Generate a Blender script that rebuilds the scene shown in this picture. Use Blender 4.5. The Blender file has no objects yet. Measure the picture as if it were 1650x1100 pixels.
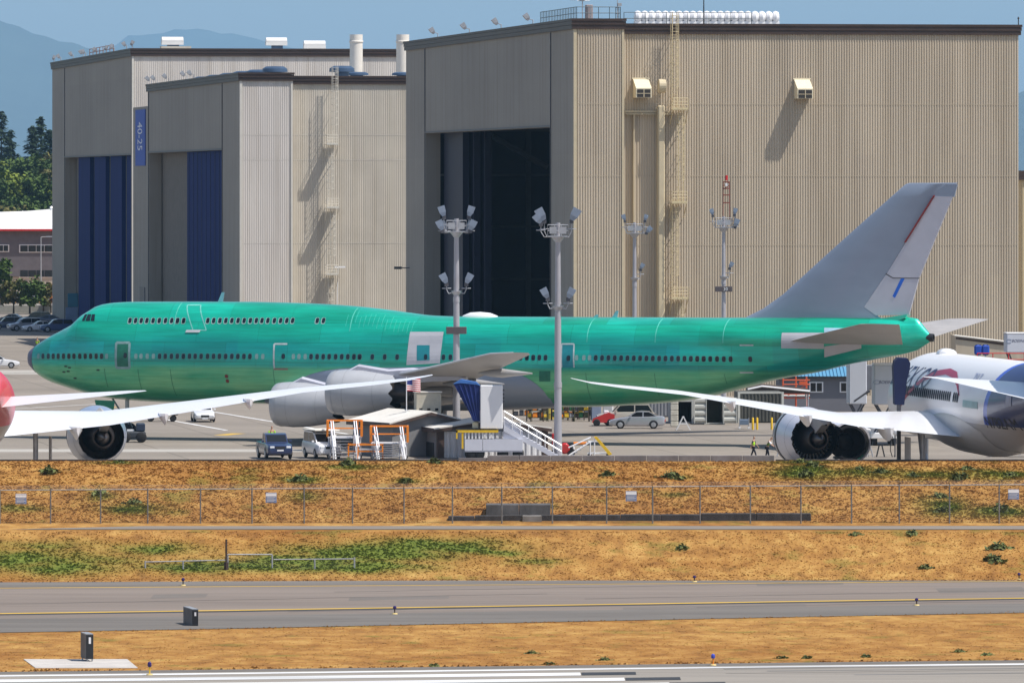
import bpy, math, random
import numpy as np
from mathutils import Vector, Matrix
R = math.radians
random.seed(7); rng = np.random.default_rng(7)
SC = bpy.context.scene
COL = SC.collection

# ------------------------------------------------------------------ camera, world, sun
F = 12120.0            # focal length in photograph pixels (1650 wide)
HC = 20.0              # eye height above the apron
HV = 300.0             # image row of the horizon
cam_d = bpy.data.cameras.new("camera"); cam = bpy.data.objects.new("camera", cam_d); COL.objects.link(cam)
cam.location = (0, 0, HC); cam.rotation_euler = (R(90), 0, 0)
cam_d.sensor_width = 36; cam_d.lens = F/1650*36
cam_d.shift_y = -(550-HV)/1650
cam_d.clip_start = 1; cam_d.clip_end = 120000
SC.camera = cam
SUN = Vector((0.455, -0.20, 0.868)).normalized()
el = math.asin(SUN.z); az = math.atan2(SUN.x, SUN.y)
W = bpy.data.worlds.new("World"); SC.world = W; W.use_nodes = True
nt = W.node_tree; bg = nt.nodes['Background']
sky = nt.nodes.new('ShaderNodeTexSky'); sky.sky_type = 'NISHITA'; sky.sun_disc = False
sky.sun_elevation = el; sky.sun_rotation = az; sky.altitude = 0; sky.air_density = 1.0; sky.dust_density = 1.2; sky.ozone_density = 1.0
nt.links.new(sky.outputs[0], bg.inputs[0]); bg.inputs[1].default_value = 0.112
sl = bpy.data.lights.new("sun", 'SUN'); so = bpy.data.objects.new("sun", sl); COL.objects.link(so)
sl.energy = 4.8; sl.angle = R(0.5); sl.color = (1, 0.95, 0.87)
so.rotation_euler = (-SUN).to_track_quat('-Z', 'Y').to_euler(); so.location = (200, -100, 400)
SC.view_settings.view_transform = 'Standard'; SC.view_settings.look = 'None'
SC.view_settings.exposure = 0.25; SC.view_settings.gamma = 1
try:
    SC.cycles.max_bounces = 6; SC.cycles.volume_bounces = 0; SC.cycles.transparent_max_bounces = 12
except Exception: pass

# ------------------------------------------------------------------ measuring helpers (surveyed positions in metres)
def GX(u, Y): return (u-825)/F*Y
def GZ(v, Y): return HC-(v-HV)*Y/F
def GY(v, z=0.0): return F*(HC-z)/(v-HV)

# ------------------------------------------------------------------ materials
MATS = {}
def mat(name, col, rough=0.7, metal=0.0, var=0.12, scale=1.0, stretch=(1, 1, 1), bump=0.0, bscale=None, coat=0.0, spec=0.5, col2=None):
    if name in MATS: return MATS[name]
    m = bpy.data.materials.new(name); m.use_nodes = True; n = m.node_tree; b = n.nodes['Principled BSDF']
    b.inputs['Roughness'].default_value = rough; b.inputs['Metallic'].default_value = metal
    b.inputs['Coat Weight'].default_value = coat; b.inputs['Coat Roughness'].default_value = 0.12
    b.inputs['Specular IOR Level'].default_value = spec
    tc = n.nodes.new('ShaderNodeTexCoord'); mp = n.nodes.new('ShaderNodeMapping')
    mp.inputs['Scale'].default_value = [scale*s for s in stretch]
    n.links.new(tc.outputs['Object'], mp.inputs['Vector'])
    if var > 0 or col2:
        nz = n.nodes.new('ShaderNodeTexNoise'); nz.inputs['Scale'].default_value = 1.0; nz.inputs['Detail'].default_value = 5; nz.inputs['Roughness'].default_value = 0.6
        n.links.new(mp.outputs[0], nz.inputs['Vector'])
        cr = n.nodes.new('ShaderNodeValToRGB'); n.links.new(nz.outputs['Fac'], cr.inputs[0])
        a = [max(0, c*(1-var)) for c in col]; c2 = col2 or [min(1, c*(1+var)) for c in col]
        cr.color_ramp.elements[0].position = 0.32; cr.color_ramp.elements[0].color = (*a, 1)
        cr.color_ramp.elements[1].position = 0.68; cr.color_ramp.elements[1].color = (*c2, 1)
        n.links.new(cr.outputs[0], b.inputs['Base Color'])
    else: b.inputs['Base Color'].default_value = (*col, 1)
    if bump:
        nb = n.nodes.new('ShaderNodeTexNoise'); nb.inputs['Scale'].default_value = bscale or 4; nb.inputs['Detail'].default_value = 4
        n.links.new(tc.outputs['Object'], nb.inputs['Vector'])
        bm_ = n.nodes.new('ShaderNodeBump'); bm_.inputs['Strength'].default_value = bump; bm_.inputs['Distance'].default_value = 0.05
        n.links.new(nb.outputs['Fac'], bm_.inputs['Height']); n.links.new(bm_.outputs[0], b.inputs['Normal'])
    MATS[name] = m; return m

def nodes_of(m): return m.node_tree.nodes, m.node_tree.links, m.node_tree.nodes['Principled BSDF']

# ------------------------------------------------------------------ mesh builder
class MB:
    def __init__(s, M=None): s.v = []; s.f = []; s.mi = []; s.M = M; s.cur = 0
    def add(s, vs, fs):
        o = len(s.v)
        if s.M is not None: vs = [tuple(s.M @ Vector(p)) for p in vs]
        s.v += [tuple(p) for p in vs]; s.f += [tuple(i+o for i in f) for f in fs]; s.mi += [s.cur]*len(fs); return s
    def box(s, x0, x1, y0, y1, z0, z1):
        vs = [(x, y, z) for z in (z0, z1) for y in (y0, y1) for x in (x0, x1)]
        return s.add(vs, [(0, 2, 3, 1), (4, 5, 7, 6), (0, 1, 5, 4), (2, 6, 7, 3), (0, 4, 6, 2), (1, 3, 7, 5)])
    def cbox(s, c, d, rot=None):
        h = [q/2 for q in d]; vs = []
        for z in (-1, 1):
            for y in (-1, 1):
                for x in (-1, 1):
                    p = Vector((x*h[0], y*h[1], z*h[2]))
                    if rot is not None: p = rot @ p
                    vs.append(tuple(p+Vector(c)))
        return s.add(vs, [(0, 2, 3, 1), (4, 5, 7, 6), (0, 1, 5, 4), (2, 6, 7, 3), (0, 4, 6, 2), (1, 3, 7, 5)])
    def bbox(s, x0, x1, y0, y1, z0, z1, b):   # box with chamfered vertical and horizontal edges
        pts = []
        for z, k in ((z0, 1), (z0+b, 0), (z1-b, 0), (z1, 1)):
            kk = b*k
            pts.append([(x0+kk+b, y0+kk, z), (x1-kk-b, y0+kk, z), (x1-kk, y0+kk+b, z), (x1-kk, y1-kk-b, z), (x1-kk-b, y1-kk, z), (x0+kk+b, y1-kk, z), (x0+kk, y1-kk-b, z), (x0+kk, y0+kk+b, z)])
        return s.loft(pts)
    def tube(s, p, q, r, n=8, r2=None, cap=True):
        p = Vector(p); q = Vector(q); d = (q-p)
        if d.length < 1e-6: return s
        d.normalize(); a = d.orthogonal().normalized(); b = d.cross(a); r2 = r if r2 is None else r2
        vs = []
        for c, rr in ((p, r), (q, r2)):
            for i in range(n):
                t = 2*math.pi*i/n; vs.append(tuple(c+a*math.cos(t)*rr+b*math.sin(t)*rr))
        fs = [(i, (i+1) % n, n+(i+1) % n, n+i) for i in range(n)]
        if cap: fs += [tuple(range(n-1, -1, -1)), tuple(range(n, 2*n))]
        return s.add(vs, fs)
    def path(s, pts, r, n=6):
        for a, b in zip(pts[:-1], pts[1:]): s.tube(a, b, r, n)
        return s
    def loft(s, secs, closed=True, caps=True):
        n = len(secs[0]); vs = [p for q in secs for p in q]; fs = []
        for k in range(len(secs)-1):
            for i in range(n if closed else n-1):
                j = (i+1) % n; fs.append((k*n+i, k*n+j, (k+1)*n+j, (k+1)*n+i))
        if caps and closed: fs += [tuple(range(n-1, -1, -1)), tuple((len(secs)-1)*n+i for i in range(n))]
        return s.add(vs, fs)
    def lathe(s, prof, axis='z', c=(0, 0, 0), n=24, caps=True):
        secs = []
        for h, r in prof:
            ring = []
            for i in range(n):
                t = 2*math.pi*i/n; a = r*math.cos(t); b = r*math.sin(t)
                p = (a, b, h) if axis == 'z' else ((h, a, b) if axis == 'x' else (a, h, b))
                ring.append((p[0]+c[0], p[1]+c[1], p[2]+c[2]))
            secs.append(ring)
        return s.loft(secs, True, caps)
    def prism(s, poly, axis, a, b):       # polygon in the two other axes, extruded from a to b
        def P(p, h): return (h, p[0], p[1]) if axis == 'x' else ((p[0], h, p[1]) if axis == 'y' else (p[0], p[1], h))
        n = len(poly); vs = [P(p, a) for p in poly]+[P(p, b) for p in poly]
        return s.add(vs, [tuple(range(n-1, -1, -1)), tuple(range(n, 2*n))]+[(i, (i+1) % n, n+(i+1) % n, n+i) for i in range(n)])
    def build(s, name, m, parent=None, smooth=False, loc=None, ang=35, shell=None):
        me = bpy.data.meshes.new(name); me.from_pydata(s.v, [], s.f)
        ms = m if isinstance(m, (list, tuple)) else [m]
        for q in ms: me.materials.append(q)
        if len(ms) > 1: me.polygons.foreach_set('material_index', s.mi)
        me.validate(); 
        import bmesh
        bm = bmesh.new(); bm.from_mesh(me); bmesh.ops.recalc_face_normals(bm, faces=bm.faces); bm.to_mesh(me); bm.free()
        if smooth:
            me.polygons.foreach_set('use_smooth', [True]*len(me.polygons)); me.set_sharp_from_angle(angle=R(ang))
        me.update()
        o = bpy.data.objects.new(name, me); COL.objects.link(o)
        if parent is not None: o.parent = parent
        if loc is not None: o.location = loc
        return o
def tag(o, label=None, cat=None, group=None, kind=None):
    if label: o['label'] = label
    if cat: o['category'] = cat
    if group: o['group'] = group
    if kind: o['kind'] = kind
    return o
def thing(name, label, cat, loc=(0, 0, 0), rz=0.0, group=None):
    o = bpy.data.objects.new(name, None); COL.objects.link(o); o.location = loc; o.rotation_euler = (0, 0, rz); o.empty_display_size = 0.5
    return tag(o, label, cat, group)
def kids(o): return [c for c in bpy.data.objects if c.parent is o]
def dup(root, loc, rz, label=None, scale=None):
    r = root.copy(); COL.objects.link(r); r.location = loc; r.rotation_euler = (0, 0, rz)
    if scale: r.scale = scale
    if label: r['label'] = label
    for ch in kids(root):
        c = ch.copy(); COL.objects.link(c); c.parent = r
        for g in kids(ch):
            d = g.copy(); COL.objects.link(d); d.parent = c
    return r
def text_mb(mb, s, size, fn, depth=0.0):
    cu = bpy.data.curves.new("t", 'FONT'); cu.body = s; cu.size = size; cu.resolution_u = 3
    o = bpy.data.objects.new("t", cu); COL.objects.link(o)
    dg = bpy.context.evaluated_depsgraph_get(); dg.update()
    me = bpy.data.meshes.new_from_object(o.evaluated_get(dg))
    vs = [fn(v.co.x, v.co.y) for v in me.vertices]; fs = [tuple(p.vertices) for p in me.polygons]
    mb.add(vs, fs); bpy.data.objects.remove(o); bpy.data.curves.remove(cu); bpy.data.meshes.remove(me)
def pchip(xs, ys):
    xs = np.array(xs, float); ys = np.array(ys, float); h = np.diff(xs); d = np.diff(ys)/h; m = np.zeros(len(xs))
    m[0] = d[0]; m[-1] = d[-1]
    for i in range(1, len(xs)-1):
        if d[i-1]*d[i] > 0:
            w1 = 2*h[i]+h[i-1]; w2 = h[i]+2*h[i-1]; m[i] = (w1+w2)/(w1/d[i-1]+w2/d[i])
    def f(x):
        x = min(max(x, xs[0]), xs[-1]); i = min(max(int(np.searchsorted(xs, x))-1, 0), len(xs)-2)
        t = (x-xs[i])/h[i]; t2 = t*t; t3 = t2*t
        return float((2*t3-3*t2+1)*ys[i]+(t3-2*t2+t)*h[i]*m[i]+(-2*t3+3*t2)*ys[i+1]+(t3-t2)*h[i]*m[i+1])
    return f

# common materials
WHITE = mat('white_paint', (0.78, 0.78, 0.80), 0.35, 0, 0.03, 0.5, coat=0.3)
GREYP = mat('grey_paint', (0.36, 0.38, 0.43), 0.4, 0.0, 0.10, 0.6, (0.3, 1, 1))
RUBBER = mat('rubber', (0.012, 0.012, 0.014), 0.85, 0, 0.2, 4)
BLACK = mat('black_metal', (0.015, 0.015, 0.018), 0.5, 0, 0.2, 2)
DARKGLASS = mat('dark_glass', (0.012, 0.014, 0.018), 0.08, 0, 0.0)
STEEL = mat('galvanised_steel', (0.42, 0.43, 0.46), 0.45, 0.5, 0.12, 3)
DSTEEL = mat('dark_steel', (0.10, 0.10, 0.115), 0.5, 0.4, 0.2, 3)
CHROME = mat('bare_aluminium', (0.75, 0.76, 0.80), 0.22, 0.9, 0.05, 1)
ORANGE = mat('orange_paint', (0.75, 0.22, 0.01), 0.45, 0, 0.1, 3)
YELLOW = mat('yellow_paint', (0.72, 0.46, 0.02), 0.45, 0, 0.1, 3)
RED = mat('red_paint', (0.55, 0.015, 0.02), 0.4, 0, 0.1, 3)
BLUE = mat('blue_paint', (0.01, 0.035, 0.22), 0.4, 0, 0.12, 1)
CONC = mat('concrete', (0.20, 0.19, 0.18), 0.9, 0, 0.35, 0.9, bump=0.4, bscale=3)

# ------------------------------------------------------------------ terrain
CY, CZ = 474.0, 2.72       # crest of the grass berm
def road_dev(x): return 0.02*x
PROFILE = [(-400, -2.8), (434, -2.8), (436, -2.75), (440, -2.0), (446.5, -0.62), (448, -0.47), (454.5, -0.38), (456.5, -0.1), (464, 1.15), (471, 2.45), (473.4, 2.70), (474.6, 2.72), (477, 2.2), (482, 0.0), (490, -0.03), (1290, -0.03), (1500, 0.0), (1700, 13.0), (1900, 20.5), (2200, 23.0), (70000, 23.0)]
_py = [p[0] for p in PROFILE]; _pz = [p[1] for p in PROFILE]
def hnoise(x, y):
    return (math.sin(x*0.9+y*0.35)*math.sin(y*0.8-x*0.13)+0.6*math.sin(x*2.3+1.7*math.sin(y*1.3))*math.sin(y*2.1+0.5))*0.5
def TZ(x, y):
    z = float(np.interp(y, _py, _pz))
    amp = 0.0
    if 436 < y < 447.5: amp = 0.10*min(1, (y-436)/2, (447.5-y)/1.0)
    if 456.5 < y < 472: amp = 0.16*min(1, (y-456.5)/2, (472-y)/2)
    return z+amp*hnoise(x, y)
def terrain():
    xs = sorted(set([-20000, 20000, -9000, -3000, -1200, -500, -200, -120, -80]+[round(-60+0.75*i, 2) for i in range(161)]+[80, 120, 200, 500, 1200, 3000, 9000]))
    ys = sorted(set([-400, 0, 200, 300, 340, 360, 380, 400, 420, 430, 434]+[434+0.5*i for i in range(98)]+[490, 520, 600, 1000, 1290, 1400, 1500, 1560, 1620, 1700, 1800, 1900, 2200, 5000, 20000, 70000]))
    mb = MB(); nx = len(xs)
    vs = [(x, y, TZ(x, y)) for y in ys for x in xs]
    fs = [(j*nx+i, j*nx+i+1, (j+1)*nx+i+1, (j+1)*nx+i) for j in range(len(ys)-1) for i in range(nx-1)]
    mb.add(vs, fs); return mb
def grass_mat(name, green_bias=0.0, tuft=False):
    m = bpy.data.materials.new(name); m.use_nodes = True; n, L, b = nodes_of(m)
    b.inputs['Roughness'].default_value = 0.95; b.inputs['Specular IOR Level'].default_value = 0.1
    geo = n.new('ShaderNodeNewGeometry')
    def noise(scale, sc=(1, 1, 1), det=5):
        mp = n.new('ShaderNodeMapping'); mp.inputs['Scale'].default_value = sc; L.new(geo.outputs['Position'], mp.inputs[0])
        t = n.new('ShaderNodeTexNoise'); t.inputs['Scale'].default_value = scale; t.inputs['Detail'].default_value = det; t.inputs['Roughness'].default_value = 0.65; L.new(mp.outputs[0], t.inputs[0]); return t
    def ramp(src, stops):
        r = n.new('ShaderNodeValToRGB'); L.new(src, r.inputs[0]); e = r.color_ramp.elements
        e[0].position = stops[0][0]; e[0].color = (*stops[0][1], 1); e[1].position = stops[-1][0]; e[1].color = (*stops[-1][1], 1)
        for p, c in stops[1:-1]: q = e.new(p); q.color = (*c, 1)
        return r
    base = ramp(noise(0.9, (1, 0.5, 1)).outputs['Fac'], [(0.28, (0.22, 0.108, 0.034)), (0.5, (0.37, 0.195, 0.056)), (0.72, (0.50, 0.31, 0.10))])
    big = ramp(noise(0.10, (.45, 1.1, 1), 5).outputs['Fac'], [(0.32, (0.70, 0.56, 0.45)), (0.62, (1, 1, 1))])
    mul = n.new('ShaderNodeMix'); mul.data_type = 'RGBA'; mul.blend_type = 'MULTIPLY'; mul.inputs[0].default_value = 0.8
    L.new(base.outputs[0], mul.inputs[6]); L.new(big.outputs[0], mul.inputs[7])
    out = mul.outputs[2]
    gcol = ramp(noise(2.5).outputs['Fac'], [(0.3, (0.065, 0.095, 0.016)), (0.7, (0.17, 0.20, 0.035))])
    g1 = ramp(noise(0.32, (1, 0.8, 1), 6).outputs['Fac'], [(0.56, (0, 0, 0)), (0.66, (1, 1, 1))])
    att = n.new('ShaderNodeAttribute'); att.attribute_name = 'green'
    mx = n.new('ShaderNodeMath'); mx.operation = 'MAXIMUM'
    ml = n.new('ShaderNodeMath'); ml.operation = 'MULTIPLY'; L.new(g1.outputs[0], ml.inputs[0]); ml.inputs[1].default_value = 0.45
    L.new(ml.outputs[0], mx.inputs[0]); L.new(att.outputs['Fac'], mx.inputs[1])
    mix = n.new('ShaderNodeMix'); mix.data_type = 'RGBA'; L.new(mx.outputs[0], mix.inputs[0]); L.new(out, mix.inputs[6]); L.new(gcol.outputs[0], mix.inputs[7]); out = mix.outputs[2]
    if not tuft:
        sy_ = n.new('ShaderNodeSeparateXYZ'); L.new(geo.outputs['Position'], sy_.inputs[0]); wd_ = n.new('ShaderNodeMath'); wd_.operation = 'GREATER_THAN'; L.new(sy_.outputs['Y'], wd_.inputs[0]); wd_.inputs[1].default_value = 1340
        wc = ramp(noise(.05, (1, .4, 1), 8).outputs['Fac'], [(.35, (.02, .035, .014)), (.65, (.06, .085, .028))]); wm = n.new('ShaderNodeMix'); wm.data_type = 'RGBA'; L.new(wd_.outputs[0], wm.inputs[0]); L.new(out, wm.inputs[6]); L.new(wc.outputs[0], wm.inputs[7]); out = wm.outputs[2]
    if tuft:
        at = n.new('ShaderNodeAttribute'); at.attribute_name = 'shade'
        vv = n.new('ShaderNodeMix'); vv.data_type = 'RGBA'; vv.blend_type = 'MULTIPLY'; vv.inputs[0].default_value = 1.0
        L.new(out, vv.inputs[6]); L.new(at.outputs['Color'], vv.inputs[7]); out = vv.outputs[2]
    L.new(out, b.inputs['Base Color'])
    if tuft:      # blades let light through
        tr = n.new('ShaderNodeBsdfTranslucent'); L.new(out, tr.inputs[0]); ms = n.new('ShaderNodeMixShader'); ms.inputs[0].default_value = .5
        L.new(b.outputs[0], ms.inputs[1]); L.new(tr.outputs[0], ms.inputs[2]); L.new(ms.outputs[0], n['Material Output'].inputs['Surface'])
    if not tuft:
        bp = n.new('ShaderNodeBump'); bp.inputs['Strength'].default_value = 0.45; bp.inputs['Distance'].default_value = 0.25
        L.new(noise(3.0, (1, 1, 1), 8).outputs['Fac'], bp.inputs['Height']); L.new(bp.outputs[0], b.inputs['Normal'])
    return m
def vfrom(u, v):   # terrain position seen on the two slopes, for measuring where the green patches lie
    best = None
    for y in np.arange(434, 474, 0.25):
        z = float(np.interp(y, _py, _pz)); vv = HV+F*(HC-z)/y
        if best is None or abs(vv-v) < best[0]: best = (abs(vv-v), y)
    return GX(u, best[1]), best[1]
GREENS = [(20, 900, 6, 2.6, .8), (90, 915, 4, 2, .8), (70, 880, 4, 1.5, .5), (155, 905, 3, 2, .6), (250, 885, 3, 1.5, .7), (500, 905, 5, 2, 1), (600, 890, 5.5, 2.2, 1), (690, 880, 4.5, 1.8, 1), (740, 885, 3, 1.2, .9), (560, 912, 5, 1.6, 1), (430, 912, 4, 1.5, .9), (330, 912, 4, 1.6, .9), (280, 915, 3, 1.2, .7), (800, 890, 2, 1.0, .8), (860, 905, 1.8, 1, .6), (1300, 760, 2.5, 2.0, .8), (1400, 762, 3, 1.8, .6), (1500, 765, 3, 1.6, .6), (1610, 765, 3, 1.5, .7), (1520, 815, 1.6, 3, .7), (1610, 825, 3, 1.6, .7), (215, 820, 2, 1.5, .7), (165, 800, 1, 1.5, .5), (490, 800, 1, 1.5, .6), (485, 772, 1.3, 1, .9), (30, 820, 2, 1, .5), (570, 752, 2, .8, .7), (185, 745, 1.5, .6, .8), (400, 757, 1, .8, .4), (655, 775, .8, .8, .8), (1085, 795, 1.0, .7, .5), (1290, 745, 2, .8, .8), (880, 815, .8, .8, .4)]
_G = [(*vfrom(u, v), a, b*1.0, s) for u, v, a, b, s in GREENS]
def greenness(x, y):
    g = 0
    for gx, gy, a, b, s in _G:
        d = ((x-gx)/a)**2+((y-gy)/b)**2
        if d < 4: g = max(g, s*math.exp(-d*1.1))
    return min(1, g*1.7*(0.8+0.4*hnoise(x*1.7, y*1.9)))
MG = grass_mat('dry_grass_ground')
gmb = terrain(); ground = gmb.build('ground', MG, smooth=True, ang=60); tag(ground, kind='structure')
ga = ground.data.attributes.new('green', 'FLOAT', 'POINT')
ga.data.foreach_set('value', [greenness(v.co.x, v.co.y) if 430 < v.co.y < 480 and abs(v.co.x) < 70 else 0.0 for v in ground.data.vertices])

def asphalt(name, col, sc=0.05, var=0.12, streak=(0.15, 1, 1), joints=None):
    m = bpy.data.materials.new(name); m.use_nodes = True; n, L, b = nodes_of(m)
    b.inputs['Roughness'].default_value = 0.9; b.inputs['Specular IOR Level'].default_value = 0.2
    geo = n.new('ShaderNodeNewGeometry'); mp = n.new('ShaderNodeMapping'); mp.inputs['Scale'].default_value = streak; L.new(geo.outputs['Position'], mp.inputs[0])
    t = n.new('ShaderNodeTexNoise'); t.inputs['Scale'].default_value = sc; t.inputs['Detail'].default_value = 8; t.inputs['Roughness'].default_value = 0.6; L.new(mp.outputs[0], t.inputs[0])
    r = n.new('ShaderNodeValToRGB'); L.new(t.outputs['Fac'], r.inputs[0]); e = r.color_ramp.elements
    e[0].position = .3; e[0].color = (*[c*(1-var) for c in col], 1); e[1].position = .7; e[1].color = (*[c*(1+var) for c in col], 1)
    out = r.outputs[0]
    t2 = n.new('ShaderNodeTexNoise'); t2.inputs['Scale'].default_value = 1.6; t2.inputs['Detail'].default_value = 6; L.new(mp.outputs[0], t2.inputs[0])
    r2 = n.new('ShaderNodeValToRGB'); L.new(t2.outputs['Fac'], r2.inputs[0]); r2.color_ramp.elements[0].position = .25; r2.color_ramp.elements[0].color = (.84, .84, .85, 1); r2.color_ramp.elements[1].position = .6; r2.color_ramp.elements[1].color = (1, 1, 1, 1)
    mm = n.new('ShaderNodeMix'); mm.data_type = 'RGBA'; mm.blend_type = 'MULTIPLY'; mm.inputs[0].default_value = 1; L.new(out, mm.inputs[6]); L.new(r2.outputs[0], mm.inputs[7]); out = mm.outputs[2]
    if joints:
        br = n.new('ShaderNodeTexBrick'); br.offset = 0; br.inputs['Scale'].default_value = 1; br.inputs['Brick Width'].default_value = joints; br.inputs['Row Height'].default_value = joints; br.inputs['Mortar Size'].default_value = 0.10
        br.inputs['Color1'].default_value = (1, 1, 1, 1); br.inputs['Color2'].default_value = (.93, .93, .94, 1); br.inputs['Mortar'].default_value = (.72, .72, .72, 1)
        mp2 = n.new('ShaderNodeMapping'); mp2.inputs['Rotation'].default_value = (0, 0, R(-8.7)); L.new(geo.outputs['Position'], mp2.inputs[0]); L.new(mp2.outputs[0], br.inputs[0])
        m3 = n.new('ShaderNodeMix'); m3.data_type = 'RGBA'; m3.blend_type = 'MULTIPLY'; m3.inputs[0].default_value = 1; L.new(out, m3.inputs[6]); L.new(br.outputs[0], m3.inputs[7]); out = m3.outputs[2]
    L.new(out, b.inputs['Base Color']); return m
M_APRON = asphalt('apron_concrete', (0.255, 0.222, 0.187), 0.06, 0.16, (0.3, 1, 1), 7.5)
M_TAXI = asphalt('taxiway_asphalt', (0.205, 0.170, 0.145), 0.10, 0.13, (0.06, 1, 1))
M_SHOULDER = asphalt('shoulder_asphalt', (0.16, 0.145, 0.13), 0.15, 0.2, (0.1, 1, 1))
M_RUN = asphalt('runway_concrete', (0.26, 0.235, 0.205), 0.10, 0.12, (0.08, 1, 1))
M_ROAD = asphalt('service_road_asphalt', (0.215, 0.185, 0.155), 0.3, 0.15, (0.1, 1, 1))
M_PW = mat('white_marking', (0.62, 0.62, 0.62), 0.8, 0, 0.25, 0.4, (0.1, 1, 1)); M_PY = mat('yellow_marking', (0.58, 0.36, 0.04), 0.8, 0, 0.2, 0.5, (0.1, 1, 1)); M_PK = mat('tar_black', (0.03, 0.03, 0.032), 0.7, 0, 0.3, 0.5)
tag(MB().box(-1500, 1500, 483.5, 1290, -0.3, 0.0).build('apron', M_APRON), kind='structure')
def edge(vl, vr, z):     # a line seen at row vl on the left and vr on the right edge of the view
    yl = GY(vl, z); yr = GY(vr, z); xl = GX(0, yl); xr = GX(1650, yr); k = (yr-yl)/(xr-xl)
    def f(x):
        if x < xl: return yl+(x-xl)*0.12
        if x > xr: return yr+(x-xr)*0.12
        return yl+(x-xl)*k
    return f
XS = [-400, -120, -60, -30, -15, 0, 15, 30, 60, 120, 400]
def strip(name, fa, fb, z, m, parent=None, x0=None, x1=None):
    xs = XS if x0 is None else [x0+(x1-x0)*i/4 for i in range(5)]
    mb = MB(); n = len(xs)
    mb.add([(x, fa(x), z) for x in xs]+[(x, fb(x), z) for x in xs], [(i, i+1, n+i+1, n+i) for i in range(n-1)])
    o = mb.build(name, m, parent); tag(o, kind='structure') if parent is None else None; return o
ZT = -2.8
tw = strip('taxiway', edge(1020, 986, ZT), edge(938, 931, ZT), ZT+0.02, M_TAXI)
def wid(f, w): return lambda x: f(x)+w
y1 = edge(990, 964, ZT); strip('centre_line', y1, wid(y1, 0.75), ZT+0.032, M_PY, tw)
strip('tar_seam', wid(y1, -1.1), wid(y1, -0.15), ZT+0.026, M_PK, tw)
y2 = edge(948, 937, ZT); strip('edge_line', y2, wid(y2, 0.38), ZT+0.032, M_PY, tw)
strip('near_shoulder', edge(1020.3, 986.3, ZT), edge(998, 972, ZT), ZT+0.026, M_SHOULDER, tw)
strip('far_shoulder', wid(y2, 1.1), edge(938.3, 931.3, ZT), ZT+0.026, M_SHOULDER, tw)
e0 = edge(1083, 1063, ZT)
rw = strip('runway', lambda x: e0(x)-160, e0, ZT+0.02, M_RUN)
strip('near_shoulder', wid(e0, -1.7), wid(e0, -0.02), ZT+0.026, M_SHOULDER, rw)
e1 = wid(e0, -2.6); strip('edge_line', wid(e1, -0.9), e1, ZT+0.032, M_PW, rw)
for k, (off, xe) in enumerate([(-4.9, 3.2), (-9.0, 5.2), (-12.8, 7.2), (-16.6, 9.0)]):
    fa = wid(e1, off+2.0); fb = wid(e1, off)
    strip('threshold_bar', fb, fa, ZT+0.032, M_PW, rw, -40, xe)
    strip('tar_patch', fb, fa, ZT+0.032, M_PK, rw, xe+0.05, xe+2.6)
def ribbon(mb, u0, v0, u1, v1, w, z=0.0, dz=0.006):
    a = Vector((GX(u0, GY(v0, z)), GY(v0, z), z+dz)); b = Vector((GX(u1, GY(v1, z)), GY(v1, z), z+dz)); d = (b-a).normalized(); s = Vector((-d.y, d.x, 0))*w/2
    mb.add([a-s, b-s, b+s, a+s], [(0, 1, 2, 3)])
mw = MB(); ribbon(mw, 345, 663.5, 560, 699, 0.35); ribbon(mw, 270, 676, 365, 693, 0.35); ribbon(mw, -200, 671, 170, 650, 0.35)
tag(mw.build('apron_white_line', M_PW), kind='structure')
mw = MB(); ribbon(mw, 355, 701, 385, 698, 1.2); ribbon(mw, 60, 676, 190, 655, 0.3); ribbon(mw, -300, 612, 60, 600, .3); ribbon(mw, 560, 716, 900, 716.5, .3)
tag(mw.build('apron_yellow_line', M_PY), kind='structure')
mw = MB(); mw.box(-150, -12.5, 566.5, 572.5, 0.001, 0.006); mw.box(-150, -16, 800, 818, 0.001, 0.006)
tag(mw.build('apron_pale_slab', asphalt('pale_concrete', (0.40, 0.375, 0.34), 0.1, .1)), kind='structure')
mw = MB(); mw.box(-16, 60, 603, 605.2, 0.001, 0.008)
tag(mw.build('apron_dark_strip', M_PK), kind='structure')  # thin dark strip laid across the apron
# service road at the foot of the berm
tag(MB().add([(-30, 448.4, -0.43), (400, 448.2, -0.40), (400, 452.4, -0.33), (-22, 451.6, -0.38)], [(0, 1, 2, 3)]).build('service_road', M_ROAD), kind='structure')
# kerb line along the berm crest
tag(MB().box(-400, GX(782, CY), CY-0.25, CY+0.15, 2.3, 2.80).build('apron_kerb', mat('dark_kerb', (0.05, 0.045, 0.045), .9)), kind='structure')
tag(MB().box(GX(1250, CY), 400, CY-0.25, CY+0.15, 2.3, 2.80).build('apron_kerb', MATS['dark_kerb']), kind='structure')

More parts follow.
